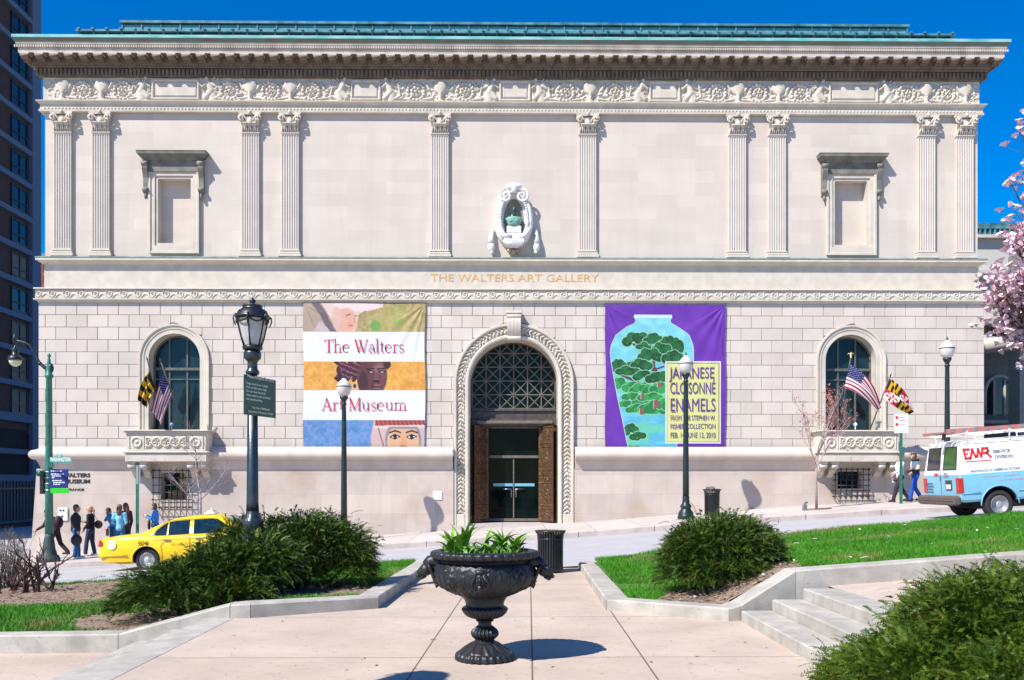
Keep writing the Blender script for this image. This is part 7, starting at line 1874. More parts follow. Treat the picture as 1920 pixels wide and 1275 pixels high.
# serif lettering drawn stroke by stroke: (points, width) in cap-height units, then advance
def arc(cx, cy, rx, ry, a0, a1, n=12): return [(cx+rx*math.cos(R(a0+(a1-a0)*k/n)), cy+ry*math.sin(R(a0+(a1-a0)*k/n))) for k in range(n+1)]
TK, TN = .115, .05
def sf(x, y, w=.16): return ([(x-w, y), (x+w, y)], TN)
GL = {'T': ([([(.38, .02), (.38, .98)], TK), sf(.38, .018, .15), ([(.02, .975), (.74, .975)], TN), ([(.03, .98), (.03, .78)], TN), ([(.73, .98), (.73, .78)], TN)], .74),
 'h': ([([(.14, .02), (.14, 1.06)], .09), sf(.14, .018), ([(.0, 1.04), (.14, 1.06)], TN), (arc(.34, .42, .20, .22, 165, 15), .05), ([(.54, .42), (.54, .02)], .09), sf(.54, .018)], .70),
 'e': ([(arc(.29, .32, .25, .31, 10, 310, 22), .06), ([(.06, .36), (.53, .38)], TN), (arc(.29, .32, .25, .31, 130, 230, 8), .09)], .60),
 'W': ([([(.13, .97), (.40, .02)], TK), ([(.40, .02), (.62, .85)], TN), ([(.50, .97), (.80, .02)], TK), ([(.80, .02), (1.10, .97)], TN), sf(.12, .978, .13), sf(.52, .978, .14), sf(1.08, .978, .12)], 1.14),
 'a': ([(arc(.30, .46, .17, .17, 165, 20, 10), .055), ([(.46, .47), (.46, .07)], .09), (arc(.28, .18, .20, .17, 70, 300, 12), .06), ([(.44, .37), (.30, .35)], TN), ([(.46, .06), (.56, .03)], .05)], .58),
 'l': ([([(.15, .02), (.15, 1.06)], .09), sf(.15, .018), ([(.01, 1.04), (.15, 1.06)], TN)], .31),
 't': ([([(.17, .82), (.17, .12)], .09), ([(.02, .62), (.36, .62)], TN), (arc(.28, .14, .11, .12, 190, 320, 8), .055)], .40),
 'r': ([([(.15, .02), (.15, .62)], .09), sf(.15, .018), ([(.02, .61), (.15, .62)], TN), (arc(.33, .42, .17, .20, 150, 50, 8), .06), ([(.42, .56), (.45, .54)], .09)], .47),
 's': ([(arc(.24, .47, .16, .155, 30, 250, 12), .055), ([(.17, .36), (.33, .27)], .085), (arc(.24, .17, .17, .155, 60, -160, 12), .055)], .47),
 'A': ([([(.40, .98), (.12, .02)], TN), ([(.38, .98), (.70, .02)], TK), ([(.20, .33), (.60, .33)], TN), sf(.10, .018, .12), sf(.70, .018, .14)], .80),
 'M': ([([(.16, .98), (.16, .02)], TN), ([(.16, .98), (.50, .06)], TK), ([(.50, .06), (.84, .98)], TN), ([(.86, .98), (.86, .02)], TK), sf(.15, .018, .12), sf(.87, .018, .14), ([(.04, .978), (.18, .978)], TN), ([(.82, .978), (.98, .978)], TN)], 1.0),
 'u': ([([(.14, .62), (.14, .2)], .09), (arc(.32, .22, .18, .19, 180, 350, 10), .055), ([(.52, .64), (.52, .02)], .09), ([(.02, .62), (.16, .62)], TN), ([(.40, .62), (.54, .62)], TN), ([(.50, .03), (.62, .03)], TN)], .66),
 'm': ([([(.14, .02), (.14, .62)], .09), sf(.14, .018), ([(.02, .61), (.15, .62)], TN), (arc(.32, .42, .18, .20, 165, 15), .05), ([(.50, .42), (.50, .02)], .09), sf(.50, .018), (arc(.68, .42, .18, .20, 165, 15), .05), ([(.86, .42), (.86, .02)], .09), sf(.86, .018)], 1.02),
 ' ': ([], .26)}
def serif_text(s, x0, z0, size, m, parent, y, fit, depth=.004, name='lettering'):
    tot = sum(GL[c][1]+.035 for c in s); k = fit/tot/1.0; b = MB(); x = x0
    kx = k; ky = size
    for c in s:
        for pts, w_ in GL[c][0]:
            P = [Vector((x+p[0]*kx, z0+p[1]*ky)) for p in pts]; w2 = w_*ky/2
            L_, R_ = [], []
            for i, p in enumerate(P):
                d = (P[min(i+1, len(P)-1)]-P[max(i-1, 0)]).normalized(); nn = Vector((-d.y, d.x))*w2; L_.append(p+nn); R_.append(p-nn)
            vs = [(q.x, y, q.y) for q in L_]+[(q.x, y, q.y) for q in R_]; n = len(P)
            b.add(vs, [(i, i+1, n+i+1, n+i) for i in range(n-1)], smooth=False)
        x += (GL[c][1]+.035)*kx
    return b.build(name, m, parent)
M_RED1 = mat('soft_red_print', tuple(srgb([190, 62, 74])), 0.7, var=.02)
for s_, xa, xb, yb2, yt2 in (('The Walters', 608, 759, 661.5, 637.5), ('Art Museum', 603, 764, 770, 746.5)):
    z0 = AZ(yb2, Yb_); serif_text(s_, AX(xa, Yb_), z0, AZ(yt2, Yb_)-z0, M_RED1, bn, Yb_-.022, AX(xb, Yb_)-AX(xa, Yb_))
# -- second banner: purple with a tall vase and a lettered yellow panel --
a = Art(330, 400, 620, 762); U, V_ = a.U, a.V      # units: zoomed pixels, origin at (153, 82)
ox, oy = 153, 82
nz = fbm(U/60, V_/60, 4, 71)[..., None]
a.C = np.array([112, 50, 176])+(nz-.5)*22
vy = np.array([137, 142, 152, 165, 178, 200, 240, 290, 330, 380, 450, 560, 700, 800, 843])-oy
lx = np.array([306, 302, 306, 313, 306, 262, 210, 186, 180, 184, 196, 216, 246, 266, 277])-ox
rx_ = np.array([493, 497, 493, 486, 492, 530, 585, 603, 608, 606, 597, 575, 545, 524, 513])-ox
le = np.interp(V_, vy, lx); re = np.interp(V_, vy, rx_); vs_ = (U > le) & (U < re) & (V_ > vy[0]) & (V_ < vy[-1]+20); vo = (U > le-3) & (U < re+3) & (V_ > vy[0]-3)
t_ = np.clip((V_-60)/700, 0, 1)[..., None]; aq = np.array([140, 222, 232])*(1-t_)+np.array([95, 200, 220])*t_+(fbm(U/50, V_/30, 4, 72)[..., None]-.5)*50
a.paint(vo, (225, 240, 250)); a.C = np.where(vs_[..., None], aq, a.C); a.paint(vs_ & (V_ < 70), (215, 240, 245))
sw = vs_ & (np.abs(fbm(U/90, V_/36, 3, 73)-.5) < .05) & (V_ > 380); a.paint(sw, (110, 170, 230), .5); a.paint(vs_ & (fbm(U/70, V_/40, 3, 74) > .6) & (V_ > 360), (110, 215, 165), .7)
def L2(x, y): return (x-ox, y-oy)
for pts, w_ in (([(300, 290), (350, 300), (400, 350), (405, 420), (430, 480), (432, 560), (415, 640)], 7), ([(215, 440), (280, 470), (345, 500), (400, 470)], 6), ([(345, 520), (343, 640), (300, 630)], 6), ([(350, 292), (372, 300), (385, 312)], 4), ([(410, 350), (402, 400), (418, 430)], 6), ([(395, 425), (455, 405)], 5), ([(248, 455), (275, 465), (300, 478)], 6), ([(430, 490), (430, 600), (412, 640)], 8), ([(345, 540), (343, 640)], 7), ([(330, 300), (355, 296)], 3)):
    a.line([L2(*p) for p in pts], w_, (110, 60, 80), clip=vs_)
def cloud(cx, cy, w_, h_, k, g1=(18, 104, 52), g2=(8, 76, 38)):
    rs_ = random.Random(int(cx*7+cy))
    lob = []
    for i in range(k):
        t = (i+.5)/k; lob.append((cx-w_/2+w_*t+rs_.uniform(-4, 4), cy+(-h_*.5*math.sin(PI*t))+rs_.uniform(-5, 9)+h_*.25, w_/k*.95, h_*.42))
    lob += [(cx+rs_.uniform(-.3, .3)*w_, cy+h_*.15, w_*.24, h_*.40) for _ in range(max(2, k//2))]
    for x, y, q, r in lob: a.ell(x-ox, y-oy, q+3.5, r+3.5, (150, 215, 165), clip=vs_)
    for i, (x, y, q, r) in enumerate(lob): 
        a.ell(x-ox, y-oy, q, r, g1 if i % 2 else g2, clip=vs_)
        for j in range(4): aa = -PI*(.15+.23*j); a.line([(x-ox, y-oy+r*.5), (x-ox+q*.8*math.cos(aa), y-oy+r*.8*math.sin(aa)+r*.1)], .9, (50, 150, 80), clip=vs_)
for c in ((318, 262, 140, 60, 5), (400, 262, 90, 46, 4), (490, 300, 120, 90, 5), (440, 315, 90, 60, 4), (350, 300, 60, 30, 3), (300, 400, 70, 40, 3), (385, 345, 120, 55, 5), (500, 355, 100, 60, 4), (340, 395, 100, 50, 4), (220, 405, 80, 60, 4), (270, 430, 110, 40, 4), (350, 450, 100, 42, 4), (430, 462, 120, 50, 5)): cloud(*c)
for c in ((228, 495, 80, 50, 4), (290, 515, 90, 45, 4), (350, 525, 130, 50, 5), (430, 520, 90, 50, 4), (285, 562, 70, 40, 3), (330, 590, 80, 40, 3), (385, 568, 110, 40, 4), (250, 600, 60, 32, 3), (310, 625, 90, 36, 4), (400, 620, 130, 60, 5), (450, 605, 60, 50, 3)): cloud(*c, g1=(50, 170, 80), g2=(25, 130, 65))
for c in ((282, 735, 80, 55, 4), (320, 770, 70, 40, 3)): cloud(*c)
for c in ((300, 832, 60, 26, 3),): cloud(*c, g1=(60, 185, 90), g2=(40, 150, 80))
for (x, y, w_, h_) in ((345, 560, 8, 14), (341, 640, 11, 16), (431, 500, 9, 12), (415, 602, 13, 22)): a.rect(x-w_-ox, y-h_-oy, x+w_-ox, y+h_-oy, (150, 90, 90)); a.line([L2(x-w_, y-h_), L2(x-w_, y+h_)], 2, (225, 180, 190))
a.rect(463-ox, 378-oy, 749-ox, 807-oy, (240, 240, 225)); a.rect(470-ox, 385-oy, 742-ox, 800-oy, (80, 60, 100)); a.rect(473-ox, 388-oy, 739-ox, 797-oy, (226, 228, 140)); a.rect(477-ox, 392-oy, 735-ox, 793-oy, (232, 234, 150))
bn2, A, Bq, Yb_ = banner('exhibition_banner', 'purple banner showing a pale blue vase with pine trees and a yellow text panel', 1135, 1360, 571, 845, a, corner_folds)
M_PURT = mat('purple_print', tuple(srgb([92, 52, 128])), 0.7, var=.02)
def zpx(x, y): return 1080+x/2.772, 540+y/2.772
for s_, xa, xb, yb2, yt2, bo in (('JAPANESE', 487, 722, 469, 410, .003), ('CLOISONN\u00c9', 487, 722, 549, 489, .003), ('ENAMELS', 487, 720, 641, 572, .0), ('FROM THE STEPHEN W.', 489, 722, 687, 661, .0), ('FISHER COLLECTION', 489, 722, 731, 705, .0), ('FEB. 14\u2013JUNE 13, 2010', 489, 722, 778, 750, .0)):
    (pa, pyb), (pb, pyt) = zpx(xa, yb2), zpx(xb, yt2); z0 = AZ(pyb, Yb_); sz = (AZ(pyt, Yb_)-z0)/.70
    text_mesh(s_, sz, M_PURT, bn2, front(AX(pa, Yb_), Yb_-.024, z0), .002, fit=AX(pb, Yb_)-AX(pa, Yb_), bold=bo)

# ================= FLAGS =================
def flag_us(u, v):
    C_ = np.zeros(u.shape+(3,)); s_ = (np.floor(v*13) % 2 == 0)[..., None]; C_ = np.where(s_, np.array([178, 22, 48]), np.array([238, 236, 238])).astype(float)
    c = (u < .40) & (v < 7/13); C_[c] = (34, 40, 108)
    for i in range(9):
        for j in range(11):
            if (i+j) % 2 == 0:
                d = np.hypot((u-(.0333+.0333*j))*1.9, v-(.054+.054*i)); C_[(d < .013)] = (238, 238, 242)
    return C_
def calvert(u, v):
    k = np.floor(u*6).astype(int); b_ = (v > u*1.0) ; m = (k % 2 == 0) ^ b_; return np.where(m[..., None], np.array([235, 178, 20]), np.array([22, 20, 16])).astype(float)
def crossland(u, v):
    q = ((u > .5) ^ (v > .5)); C_ = np.where(q[..., None], np.array([238, 236, 236]), np.array([196, 18, 34])).astype(float); cr = ((np.abs(u-.5) < .11) & (np.abs(v-.5) < .40)) | ((np.abs(v-.5) < .11) & (np.abs(u-.5) < .40))
    for a_, b_ in ((.5, .14), (.5, .86), (.14, .5), (.86, .5), (.40, .2), (.6, .2), (.4, .8), (.6, .8), (.2, .4), (.2, .6), (.8, .4), (.8, .6)): cr |= np.hypot(u-a_, v-b_) < .085
    C_[cr & ~q] = (238, 236, 236); C_[cr & q] = (196, 18, 34); return C_
def flag_md(u, v):
    uu, vv = (u*2) % 1, (v*2) % 1; c = ((u < .5) ^ (v < .5)); return np.where(c[..., None], crossland(uu, vv), calvert(uu, vv))
M_CLOTH = canvas_mat('flag_cloth', .8); n_ = M_CLOTH.node_tree.nodes['Principled BSDF']
def flag(name, label, corners, tip, foot, design, pattern, mids=None, knob='ball'):
    """corners: hoist top, hoist bottom, fly top, fly bottom as (px, py, Y); tip and foot of the staff likewise"""
    P00, P01, P10, P11 = [np.array(at(*c)) for c in corners]; T_, Fo = at(*tip), at(*foot)
    t = thing(name, label, 'flag', tuple(Fo), group='flags on slanting staffs', worldverts=True)
    b = MB(); b.tube([Fo, T_], .022, 8); d = (T_-Fo).normalized()
    if knob == 'ball': b.tube([T_, T_+d*.12], [.03, .004], 8)
    b.build('staff', mat('dark_flag_staff', (.09, .07, .05), .5), t)
    if knob == 'eagle':
        b = MB(); q = T_+d*.05; b.ell(q, (.035, .035, .05), 10, 7); b.ell(q+Vector((0, 0, .09)), (.045, .04, .06), 10, 7); b.ell(q+Vector((0, -.03, .15)), .022, 8, 6)
        for s_ in (-1, 1): b.tube([q+Vector((0, 0, .09)), q+Vector((s_*.08, 0, .14)), q+Vector((s_*.13, 0, .08))], [.03, .025, .006], 6, flat=.5)
        b.build('eagle_finial', mat('gilt_finial', (.80, .62, .30), .35, metal=.6), t)
    nu, nv = 130, 86; u, v = np.meshgrid(np.linspace(0, 1, nu), np.linspace(0, 1, nv), indexing='ij'); uu, vv = u[..., None], v[..., None]
    P = P00*(1-uu)*(1-vv)+P01*(1-uu)*vv+P10*uu*(1-vv)+P11*uu*vv
    if mids is not None:      # bulge of the upper and lower edges at mid length
        mt_, mb_ = [np.array(at(*m_)) for m_ in mids]; w_ = 4*uu*(1-uu); P = P+w_*((mt_-(P00+P10)/2)*(1-vv)+(mb_-(P01+P11)/2)*vv)
    ph = pattern; ax_ = np.array([.25, -1, .1]); ax_ = ax_/np.linalg.norm(ax_)
    P = P+ax_*(.065*np.sin(v*ph*PI+u*3.0)*(0.15+u))[..., None]*1.0+np.array([1, 0, 0])*(.02*np.sin(v*ph*PI*1.0+u*3+1.2)*u)[..., None]
    npmesh('flag_cloth', P.reshape(-1, 3), gridfaces(nu, nv), M_CLOTH, t, smooth=True, colors=.75*srgb(design(u, v)).reshape(-1, 3)); return t
flag('flag', 'stars and stripes hanging furled from the left balcony', [(307, 694, 32.6), (325, 738, 32.9), (284, 770, 32.5), (304, 798, 32.7)], (301.5, 678, 32.4), (343, 794, 33.3), flag_us, 4.5, mids=[(296, 728, 32.5), (311, 771, 32.7)])
flag('flag', 'gold and black flag hanging limp beside the stars and stripes at the left window', [(280, 696, 32.3), (291, 727, 32.6), (259, 750, 32.3), (276, 766, 32.4)], (276, 674, 32.2), (304, 794, 33.2), calvert, 4.0, mids=[(265, 720, 32.3), (284, 741, 32.4)])
flag('flag', 'stars and stripes with gilt eagle finial streaming at the right window', [(1593, 682, 32.4), (1583, 727, 32.6), (1651, 757, 32.5), (1648, 774, 32.6)], (1595, 672, 32.35), (1574, 800, 33.2), flag_us, 3.2, mids=[(1627, 711, 32.3), (1616, 742, 32.4)], knob='eagle')
flag('flag', 'quartered gold, black, red and white flag right of the right window', [(1668, 709, 32.3), (1655, 746, 32.5), (1713, 768, 32.3), (1708, 778, 32.4)], (1669.5, 705, 32.3), (1632, 804, 33.2), flag_md, 3.0, mids=[(1692, 731, 32.2), (1681, 763, 32.3)])
# small floodlight and ledge lamp on the balconies
for px, lb in ((1604, 'right'), (322, 'left')):
    p = at(px, 799, 33.15); b = MB(); b.ell((0, 0, .06), .07, 12, 8); b.tube([(0, 0, -.13), (0, .02, .0)], .02, 6); o = b.build('flood_lamp', M_WHITE if lb == 'right' else mat('blue_grey_lamp', (.2, .3, .42), .4), loc=(0, 0, 0)); o.location = p; tag(o, 'small round floodlight sitting on the '+lb+' balcony ledge', 'floodlight')
# ================= VEHICLES =================
def loft(b, stations, mif=None):
    """stations: list of closed section loops [(x,y,z)...] with equal counts"""
    n = len(stations[0]); vs = [p for s in stations for p in s]; fs = []; mi = []
    for i in range(len(stations)-1):
        for k in range(n):
            l = (k+1) % n; fs.append((i*n+k, i*n+l, (i+1)*n+l, (i+1)*n+k)); mi.append(mif(stations[i][k], stations[i][l]) if mif else 0)
    fs.append(tuple(range(n-1, -1, -1))); mi.append(mif(stations[0][0], stations[0][0]) if mif else 0); o = (len(stations)-1)*n; fs.append(tuple(range(o, o+n))); mi.append(0)
    off = len(b.v)
    for f, m in zip(fs, mi): pass
    b.v.extend(tuple(v) for v in vs)
    for f, m in zip(fs, mi): b.f.append(tuple(i+off for i in f)); b.mi.append(m); b.sm.append(len(f) == 4)
    return b
def cut(o, cyls, mats_n=1):
    """hollow wheel arches out of a closed body"""
    for (x, z, r, w0, w1) in cyls:
        c = MB(); prof = [(r*math.cos(2*PI*k/40), r*math.sin(2*PI*k/40)) for k in range(40)]
        vs = [(x+p[0], w0, z+p[1]) for p in prof]+[(x+p[0], w1, z+p[1]) for p in prof]; c.add(vs, [tuple(range(40)), tuple(range(79, 39, -1))]+[(i, i+40, (i+1) % 40+40, (i+1) % 40) for i in range(40)])
        cm = c.build('cutter', [M_DARK]*3); cm.data.polygons.foreach_set('material_index', [len(o.data.materials)-1]*len(cm.data.polygons)); cm.parent = o.parent; bpy.context.view_layer.update()
        bm_ = bmesh.new(); bm_.from_mesh(cm.data); bmesh.ops.recalc_face_normals(bm_, faces=bm_.faces); bm_.to_mesh(cm.data); bm_.free()
        m = o.modifiers.new('arch', 'BOOLEAN'); m.operation = 'DIFFERENCE'; m.object = cm; m.solver = 'EXACT'; evaluated(o); bpy.data.objects.remove(cm)
    return o
def fixn(o):
    bm_ = bmesh.new(); bm_.from_mesh(o.data); bmesh.ops.recalc_face_normals(bm_, faces=bm_.faces); bm_.to_mesh(o.data); bm_.free()
def smooth_angle(o, ang=32):
    o.data.polygons.foreach_set('use_smooth', [True]*len(o.data.polygons)); o.data.set_sharp_from_angle(angle=R(ang))
M_TYRE = mat('tyre_rubber', (0.02, 0.02, 0.02), 0.85, var=.2, scale=10); M_CHROME = mat('polished_chrome', (0.6, 0.6, 0.6), 0.12, metal=1.0, var=.05); M_CARGL = mat('tinted_car_glass', (0.005, 0.02, 0.03), 0.04, var=.4, spec=.7)
def wheel(parent, x, y, r, w, side, hub='cap'):
    """axle along y; side -1 = near"""
    Mw = Matrix.Translation((x, y, r)) @ Matrix.Rotation(R(90)*(1), 4, 'X') @ Matrix.Diagonal((1, 1, -side*1.0*(-1), 1))
    b = MB(Mw); s = 1
    b.lathe([(r*.60, -w/2), (r*.90, -w/2), (r*.98, -w*.40), (r, -w*.2), (r, w*.2), (r*.98, w*.40), (r*.90, w/2), (r*.62, w/2), (r*.60, w*.3)], seg=40); wl = b.build('wheel', M_TYRE, parent, world=False)
    b = MB(Mw); b.lathe([(r*.62, w*.50), (r*.60, w*.52), (r*.55, w*.42), (r*.50, w*.34), (r*.30, w*.40), (r*.24, w*.52), (r*.12, w*.56), (0, w*.58)], seg=40); b.lathe([(r*.62, -w*.50), (r*.60, -w*.52), (r*.55, -w*.42), (r*.30, -w*.40), (r*.12, -w*.56), (0, -w*.58)], seg=30); b.build('hub_cap', mat('hub_cap_metal', (.42, .42, .42), .38, metal=.5) if hub == 'cap' else mat('silver_wheel', (.55, .55, .56), .35, metal=.6), wl, world=False)
    return wl
# ---------------- the yellow taxi ----------------
YT0 = 24.95; TXR = AX(187, 25.0); tsl = math.atan(.058)
tz0 = roadz(TXR+1.3, 25.9)+.0
taxi = thing('taxi', 'yellow taxi sedan with roof light, half hidden behind the yew bush', 'taxi', (TXR, 25.9, tz0-.13))
taxi.rotation_euler = (0, -tsl, 0)
M_YEL = mat('taxi_yellow_paint', (0.82, 0.53, 0.0), 0.28, var=.02, coat=.6, spec=.5)
b = MB()
#          x     w    zb    zt   (half width, bottom, deck height)
ST = [(-.02, .78, .42, .80), (.02, .86, .34, .92), (.10, .91, .30, .985), (.30, .945, .28, 1.01), (.7, .96, .26, 1.035), (1.15, .97, .26, 1.06), (1.6, .975, .24, 1.0), (2.4, .98, .24, .99), (3.3, .98, .24, .985), (3.8, .975, .24, 1.03), (4.2, .96, .26, .99), (4.8, .94, .27, .92), (5.15, .90, .29, .84), (5.32, .84, .33, .76), (5.38, .76, .40, .66)]
sts = []
for x, w_, zb_, zt_ in ST:
    half = [(0, zb_), (w_*.80, zb_), (w_*.95, zb_+.06), (w_*.99, zb_+(zt_-zb_)*.3), (w_, zb_+(zt_-zb_)*.52), (w_*.985, zb_+(zt_-zb_)*.72), (w_*.965, zt_-.09), (w_*.92, zt_-.035), (w_*.84, zt_), (w_*.5, zt_+.018), (0, zt_+.025)]
    loop = [(x, -y, z) for y, z in half]+[(x, y, z) for y, z in reversed(half[1:-1])]; sts.append(loop)
loft(b, sts); body = b.build('body', [M_YEL, M_DARK], taxi, world=False); fixn(body)
cut(body, [(xw, .34, .385, s_*.62, s_*1.2) for xw in (1.32, 4.23) for s_ in (-1, 1)]); smooth_angle(body, 30)
b = MB()          # greenhouse shell
G = [(1.12, .80, 1.03, .78, 1.05), (1.45, .82, 1.0, .70, 1.22), (2.0, .83, .97, .60, 1.42), (2.5, .83, .97, .585, 1.465), (3.1, .83, .97, .585, 1.455), (3.35, .83, .97, .60, 1.41), (3.75, .83, .98, .70, 1.18), (4.02, .80, 1.01, .78, 1.03)]
gs = []
for x, w0, z0, w1, z1 in G:
    half = [(0, z0), (w0, z0), (w1+.015, z1-.045), (w1-.06, z1), (0, z1+.02)]
    gs.append([(x, -y, z) for y, z in half]+[(x, y, z) for y, z in reversed(half[1:-1])])
loft(b, gs); gh = b.build('roof', M_YEL, taxi, world=False); fixn(gh); smooth_angle(gh, 35)
def side_pane(poly, sgn, m=M_CARGL, name='window'):
    """pane on the leaning side of the cabin; poly (x, z)"""
    def yy(x, z): 
        t = (z-.97)/(1.42-.97); w0 = .83; w1 = np.interp(x, [1.12, 1.45, 2.0, 3.1, 3.35, 3.75, 4.02], [.78, .715, .615, .60, .615, .715, .78]); zt_ = np.interp(x, [1.12, 1.45, 2.0, 2.5, 3.1, 3.35, 3.75, 4.02], [1.005, 1.175, 1.375, 1.42, 1.41, 1.365, 1.135, .985])
        return w0+(w1-w0)*min(1, max(0, (z-.97)/max(.05, zt_-.97)))
    b = MB(); n = len(poly); vs = [(x, sgn*(yy(x, z)+.008), z) for x, z in poly]+[(x, sgn*(yy(x, z)-.01), z) for x, z in poly]
    b.add(vs, [tuple(range(n))]+[(i, i+n, (i+1) % n+n, (i+1) % n) for i in range(n)]); return b.build(name, m, taxi, world=False)
for s_ in (-1, 1):
    side_pane([(1.50, .995), (1.86, .995), (1.86, 1.325), (1.74, 1.27), (1.56, 1.13)], s_, name='quarter_window'); side_pane([(1.90, .995), (2.48, .995), (2.46, 1.37), (2.10, 1.365), (1.90, 1.335)], s_); side_pane([(2.60, .995), (3.68, .995), (3.42, 1.22), (3.22, 1.345), (3.05, 1.37), (2.58, 1.37)], s_)
b = MB()
for sgn, pts in ((1, None),):
    b.add([(1.16, -.70, 1.075), (1.16, .70, 1.075), (1.93, .54, 1.415), (1.93, -.54, 1.415)], [(0, 1, 2, 3)]); 
b.build('rear_window', M_CARGL, taxi, world=False)
b = MB(); b.add([(3.99, -.70, 1.055), (3.99, .70, 1.055), (3.39, .55, 1.425), (3.39, -.55, 1.425)], [(0, 3, 2, 1)]); b.build('windshield', mat('pale_windshield', (.20, .23, .20), .08, spec=.6), taxi, world=False)
for x in (1.32, 4.23):
    for s_ in (-1, 1): wheel(taxi, x, s_*.80, .335, .22, -s_, 'silver')
M_TLR = mat('red_tail_lamp', (0.42, 0.012, 0.012), 0.2, coat=.5)
for s_ in (-1, 1):
    b = MB(); w_ = s_*.80
    vs = [(-.035, s_*.62, .78), (-.03, s_*.845, .78), (.13, s_*.925, .78), (.0, s_*.62, .95), (.015, s_*.845, .95), (.10, s_*.92, .955)]; b.add(vs, [(0, 1, 4, 3), (1, 2, 5, 4)]); b.build('tail_light', M_TLR, taxi, world=False)
    b = MB(); b.cbox(5.30, 5.36, min(s_*.5, s_*.82), max(s_*.5, s_*.82), .60, .72, .015); b.build('headlight', M_WHITE, taxi, world=False)
    b = MB(); b.cbox(3.50, 3.62, min(s_*.95, s_*1.10), max(s_*.95, s_*1.10), 1.0, 1.12, .03); b.build('wing_mirror', M_YEL, taxi, world=False)
    for x in (2.20, 3.05): 
        b = MB(); b.cbox(x-.36, x-.18, min(s_*.955, s_*.995), max(s_*.955, s_*.995), .835, .87, .01); b.build('door_handle', M_CHROME, taxi, world=False)
b = MB()
b.tube([(-.035, -.80, .52), (.02, -.93, .52), (.8, -.972, .50)], .018, 5); b.tube([(-.05, -.80, .52), (-.06, 0, .52), (-.05, .80, .52)], .018, 5); b.build('bumper_strip', M_YEL, taxi, world=False)
for s_ in (-1, 1):      # black rubber round the side glass, and the arch lips
    b = MB(); b.tube([(1.47, s_*.848, .985), (3.72, s_*.848, .985)], .012, 5); b.tube([(1.50, s_*.845, 1.0), (1.56, s_*.80, 1.14), (1.74, s_*.715, 1.285), (1.90, s_*.67, 1.35), (2.10, s_*.652, 1.385), (3.05, s_*.650, 1.385), (3.22, s_*.66, 1.36), (3.42, s_*.73, 1.23), (3.70, s_*.84, .995)], .009, 5); b.build('window_trim', M_BLACK, taxi, world=False)
    for xw in (1.32, 4.23):
        b = MB(); b.tube([(xw+.395*math.cos(PI*(k-1)/14), s_*.968, .34+.395*math.sin(PI*(k-1)/14)) for k in range(17)], .014, 5); b.build('wheel_arch_lip', M_YEL, taxi, world=False)
b = MB()      # door seams
for pts in ([(1.88, -.981, .93), (1.74, -.985, .72), (1.78, -.983, .34)], [(2.53, -.972, .93), (2.53, -.987, .66), (2.53, -.975, .32)], [(1.62, -.985, .30), (2.53, -.978, .30)]): b.tube(pts, .006, 4)
b.build('door_seam', mat('seam_shadow_line', (.12, .08, .0), .7), taxi, world=False)
b = MB(); b.cbox(2.72, 3.02, -.19, .19, 1.49, 1.53, .01); b.prism([(2.76, 1.53), (2.98, 1.53), (2.93, 1.60), (2.81, 1.60)], -.15, .15, 'Y'); b.tube([(2.87, 0, 1.60), (2.87, 0, 1.66)], .02, 6); b.build('roof_light', mat('white_roof_light', (.72, .72, .68), .4), taxi, world=False)
M_BRN = mat('dark_brown_decal', (.12, .07, .005), .6); M_DEC = mat('white_round_decal', (.78, .76, .72), .5)
def deco(body_, x, z, size, m, y=-.992, fit=None, bold=0, shear=0): return text_mesh(body_, size, m, taxi, front(x, y, z), .001, fit=fit, bold=bold, shear=shear, world=False)
deco('904', 1.10, .74, .19, M_BRN, y=-.984, bold=.002, shear=.25); deco('410 685 1212', 2.02, .70, .10, mat('amber_decal', (.45, .22, .0), .6), y=-.992)
b = MB()
b.add([(.40+.115*math.cos(2*PI*k/24), -.974+.03*(abs(math.sin(2*PI*k/24))**2)*0, .80+.12*math.sin(2*PI*k/24)) for k in range(24)], [tuple(range(24))]); b.build('round_decal', M_DEC, taxi, world=False)
b = MB()
for k in range(70):
    x = 1.55+k*.035; b.add([(x, -.987, .905+.0*(k % 2)), (x+.0175, -.987, .905), (x+.0175, -.984, .922), (x, -.984, .922)], [(0, 1, 2, 3)]); b.add([(x+.0175, -.984, .922), (x+.035, -.984, .922), (x+.035, -.982, .939), (x+.0175, -.982, .939)], [(0, 1, 2, 3)])
b.build('checker_band', M_BRN, taxi, world=False)

# ---------------- the service van ----------------
YV = 24.0; VXR = AX(1805, 23.0); vsl = math.atan(.072)
van = thing('service_van', 'white and light blue service van parked uphill at the right, carrying ladders', 'van', (VXR, YV, roadz(VXR+1.3, 23.2)-.02-.094))
van.rotation_euler = (0, -vsl, 0)
M_VW = mat('van_white_paint', (0.80, 0.80, 0.80), 0.3, var=.02, coat=.4); M_VB = mat('van_light_blue_paint', (0.18, 0.44, 0.56), 0.3, var=.03, coat=.4)
ZS = 1.20
b = MB(); sts = []
VS = [(-.0, .955, .0, 2.0, .52), (.04, .99, .0, 2.06, .50), (.15, 1.0, .0, 2.09, .48), (2.5, 1.0, 0, 2.10, .46), (3.7, 1.0, 0, 2.08, .46), (3.95, 1.0, 0, 2.02, .46), (4.45, .99, 0, 1.55, .46), (4.75, .97, 0, 1.28, .46), (5.2, .93, 0, 1.20, .48), (5.45, .88, 0, 1.08, .52)]
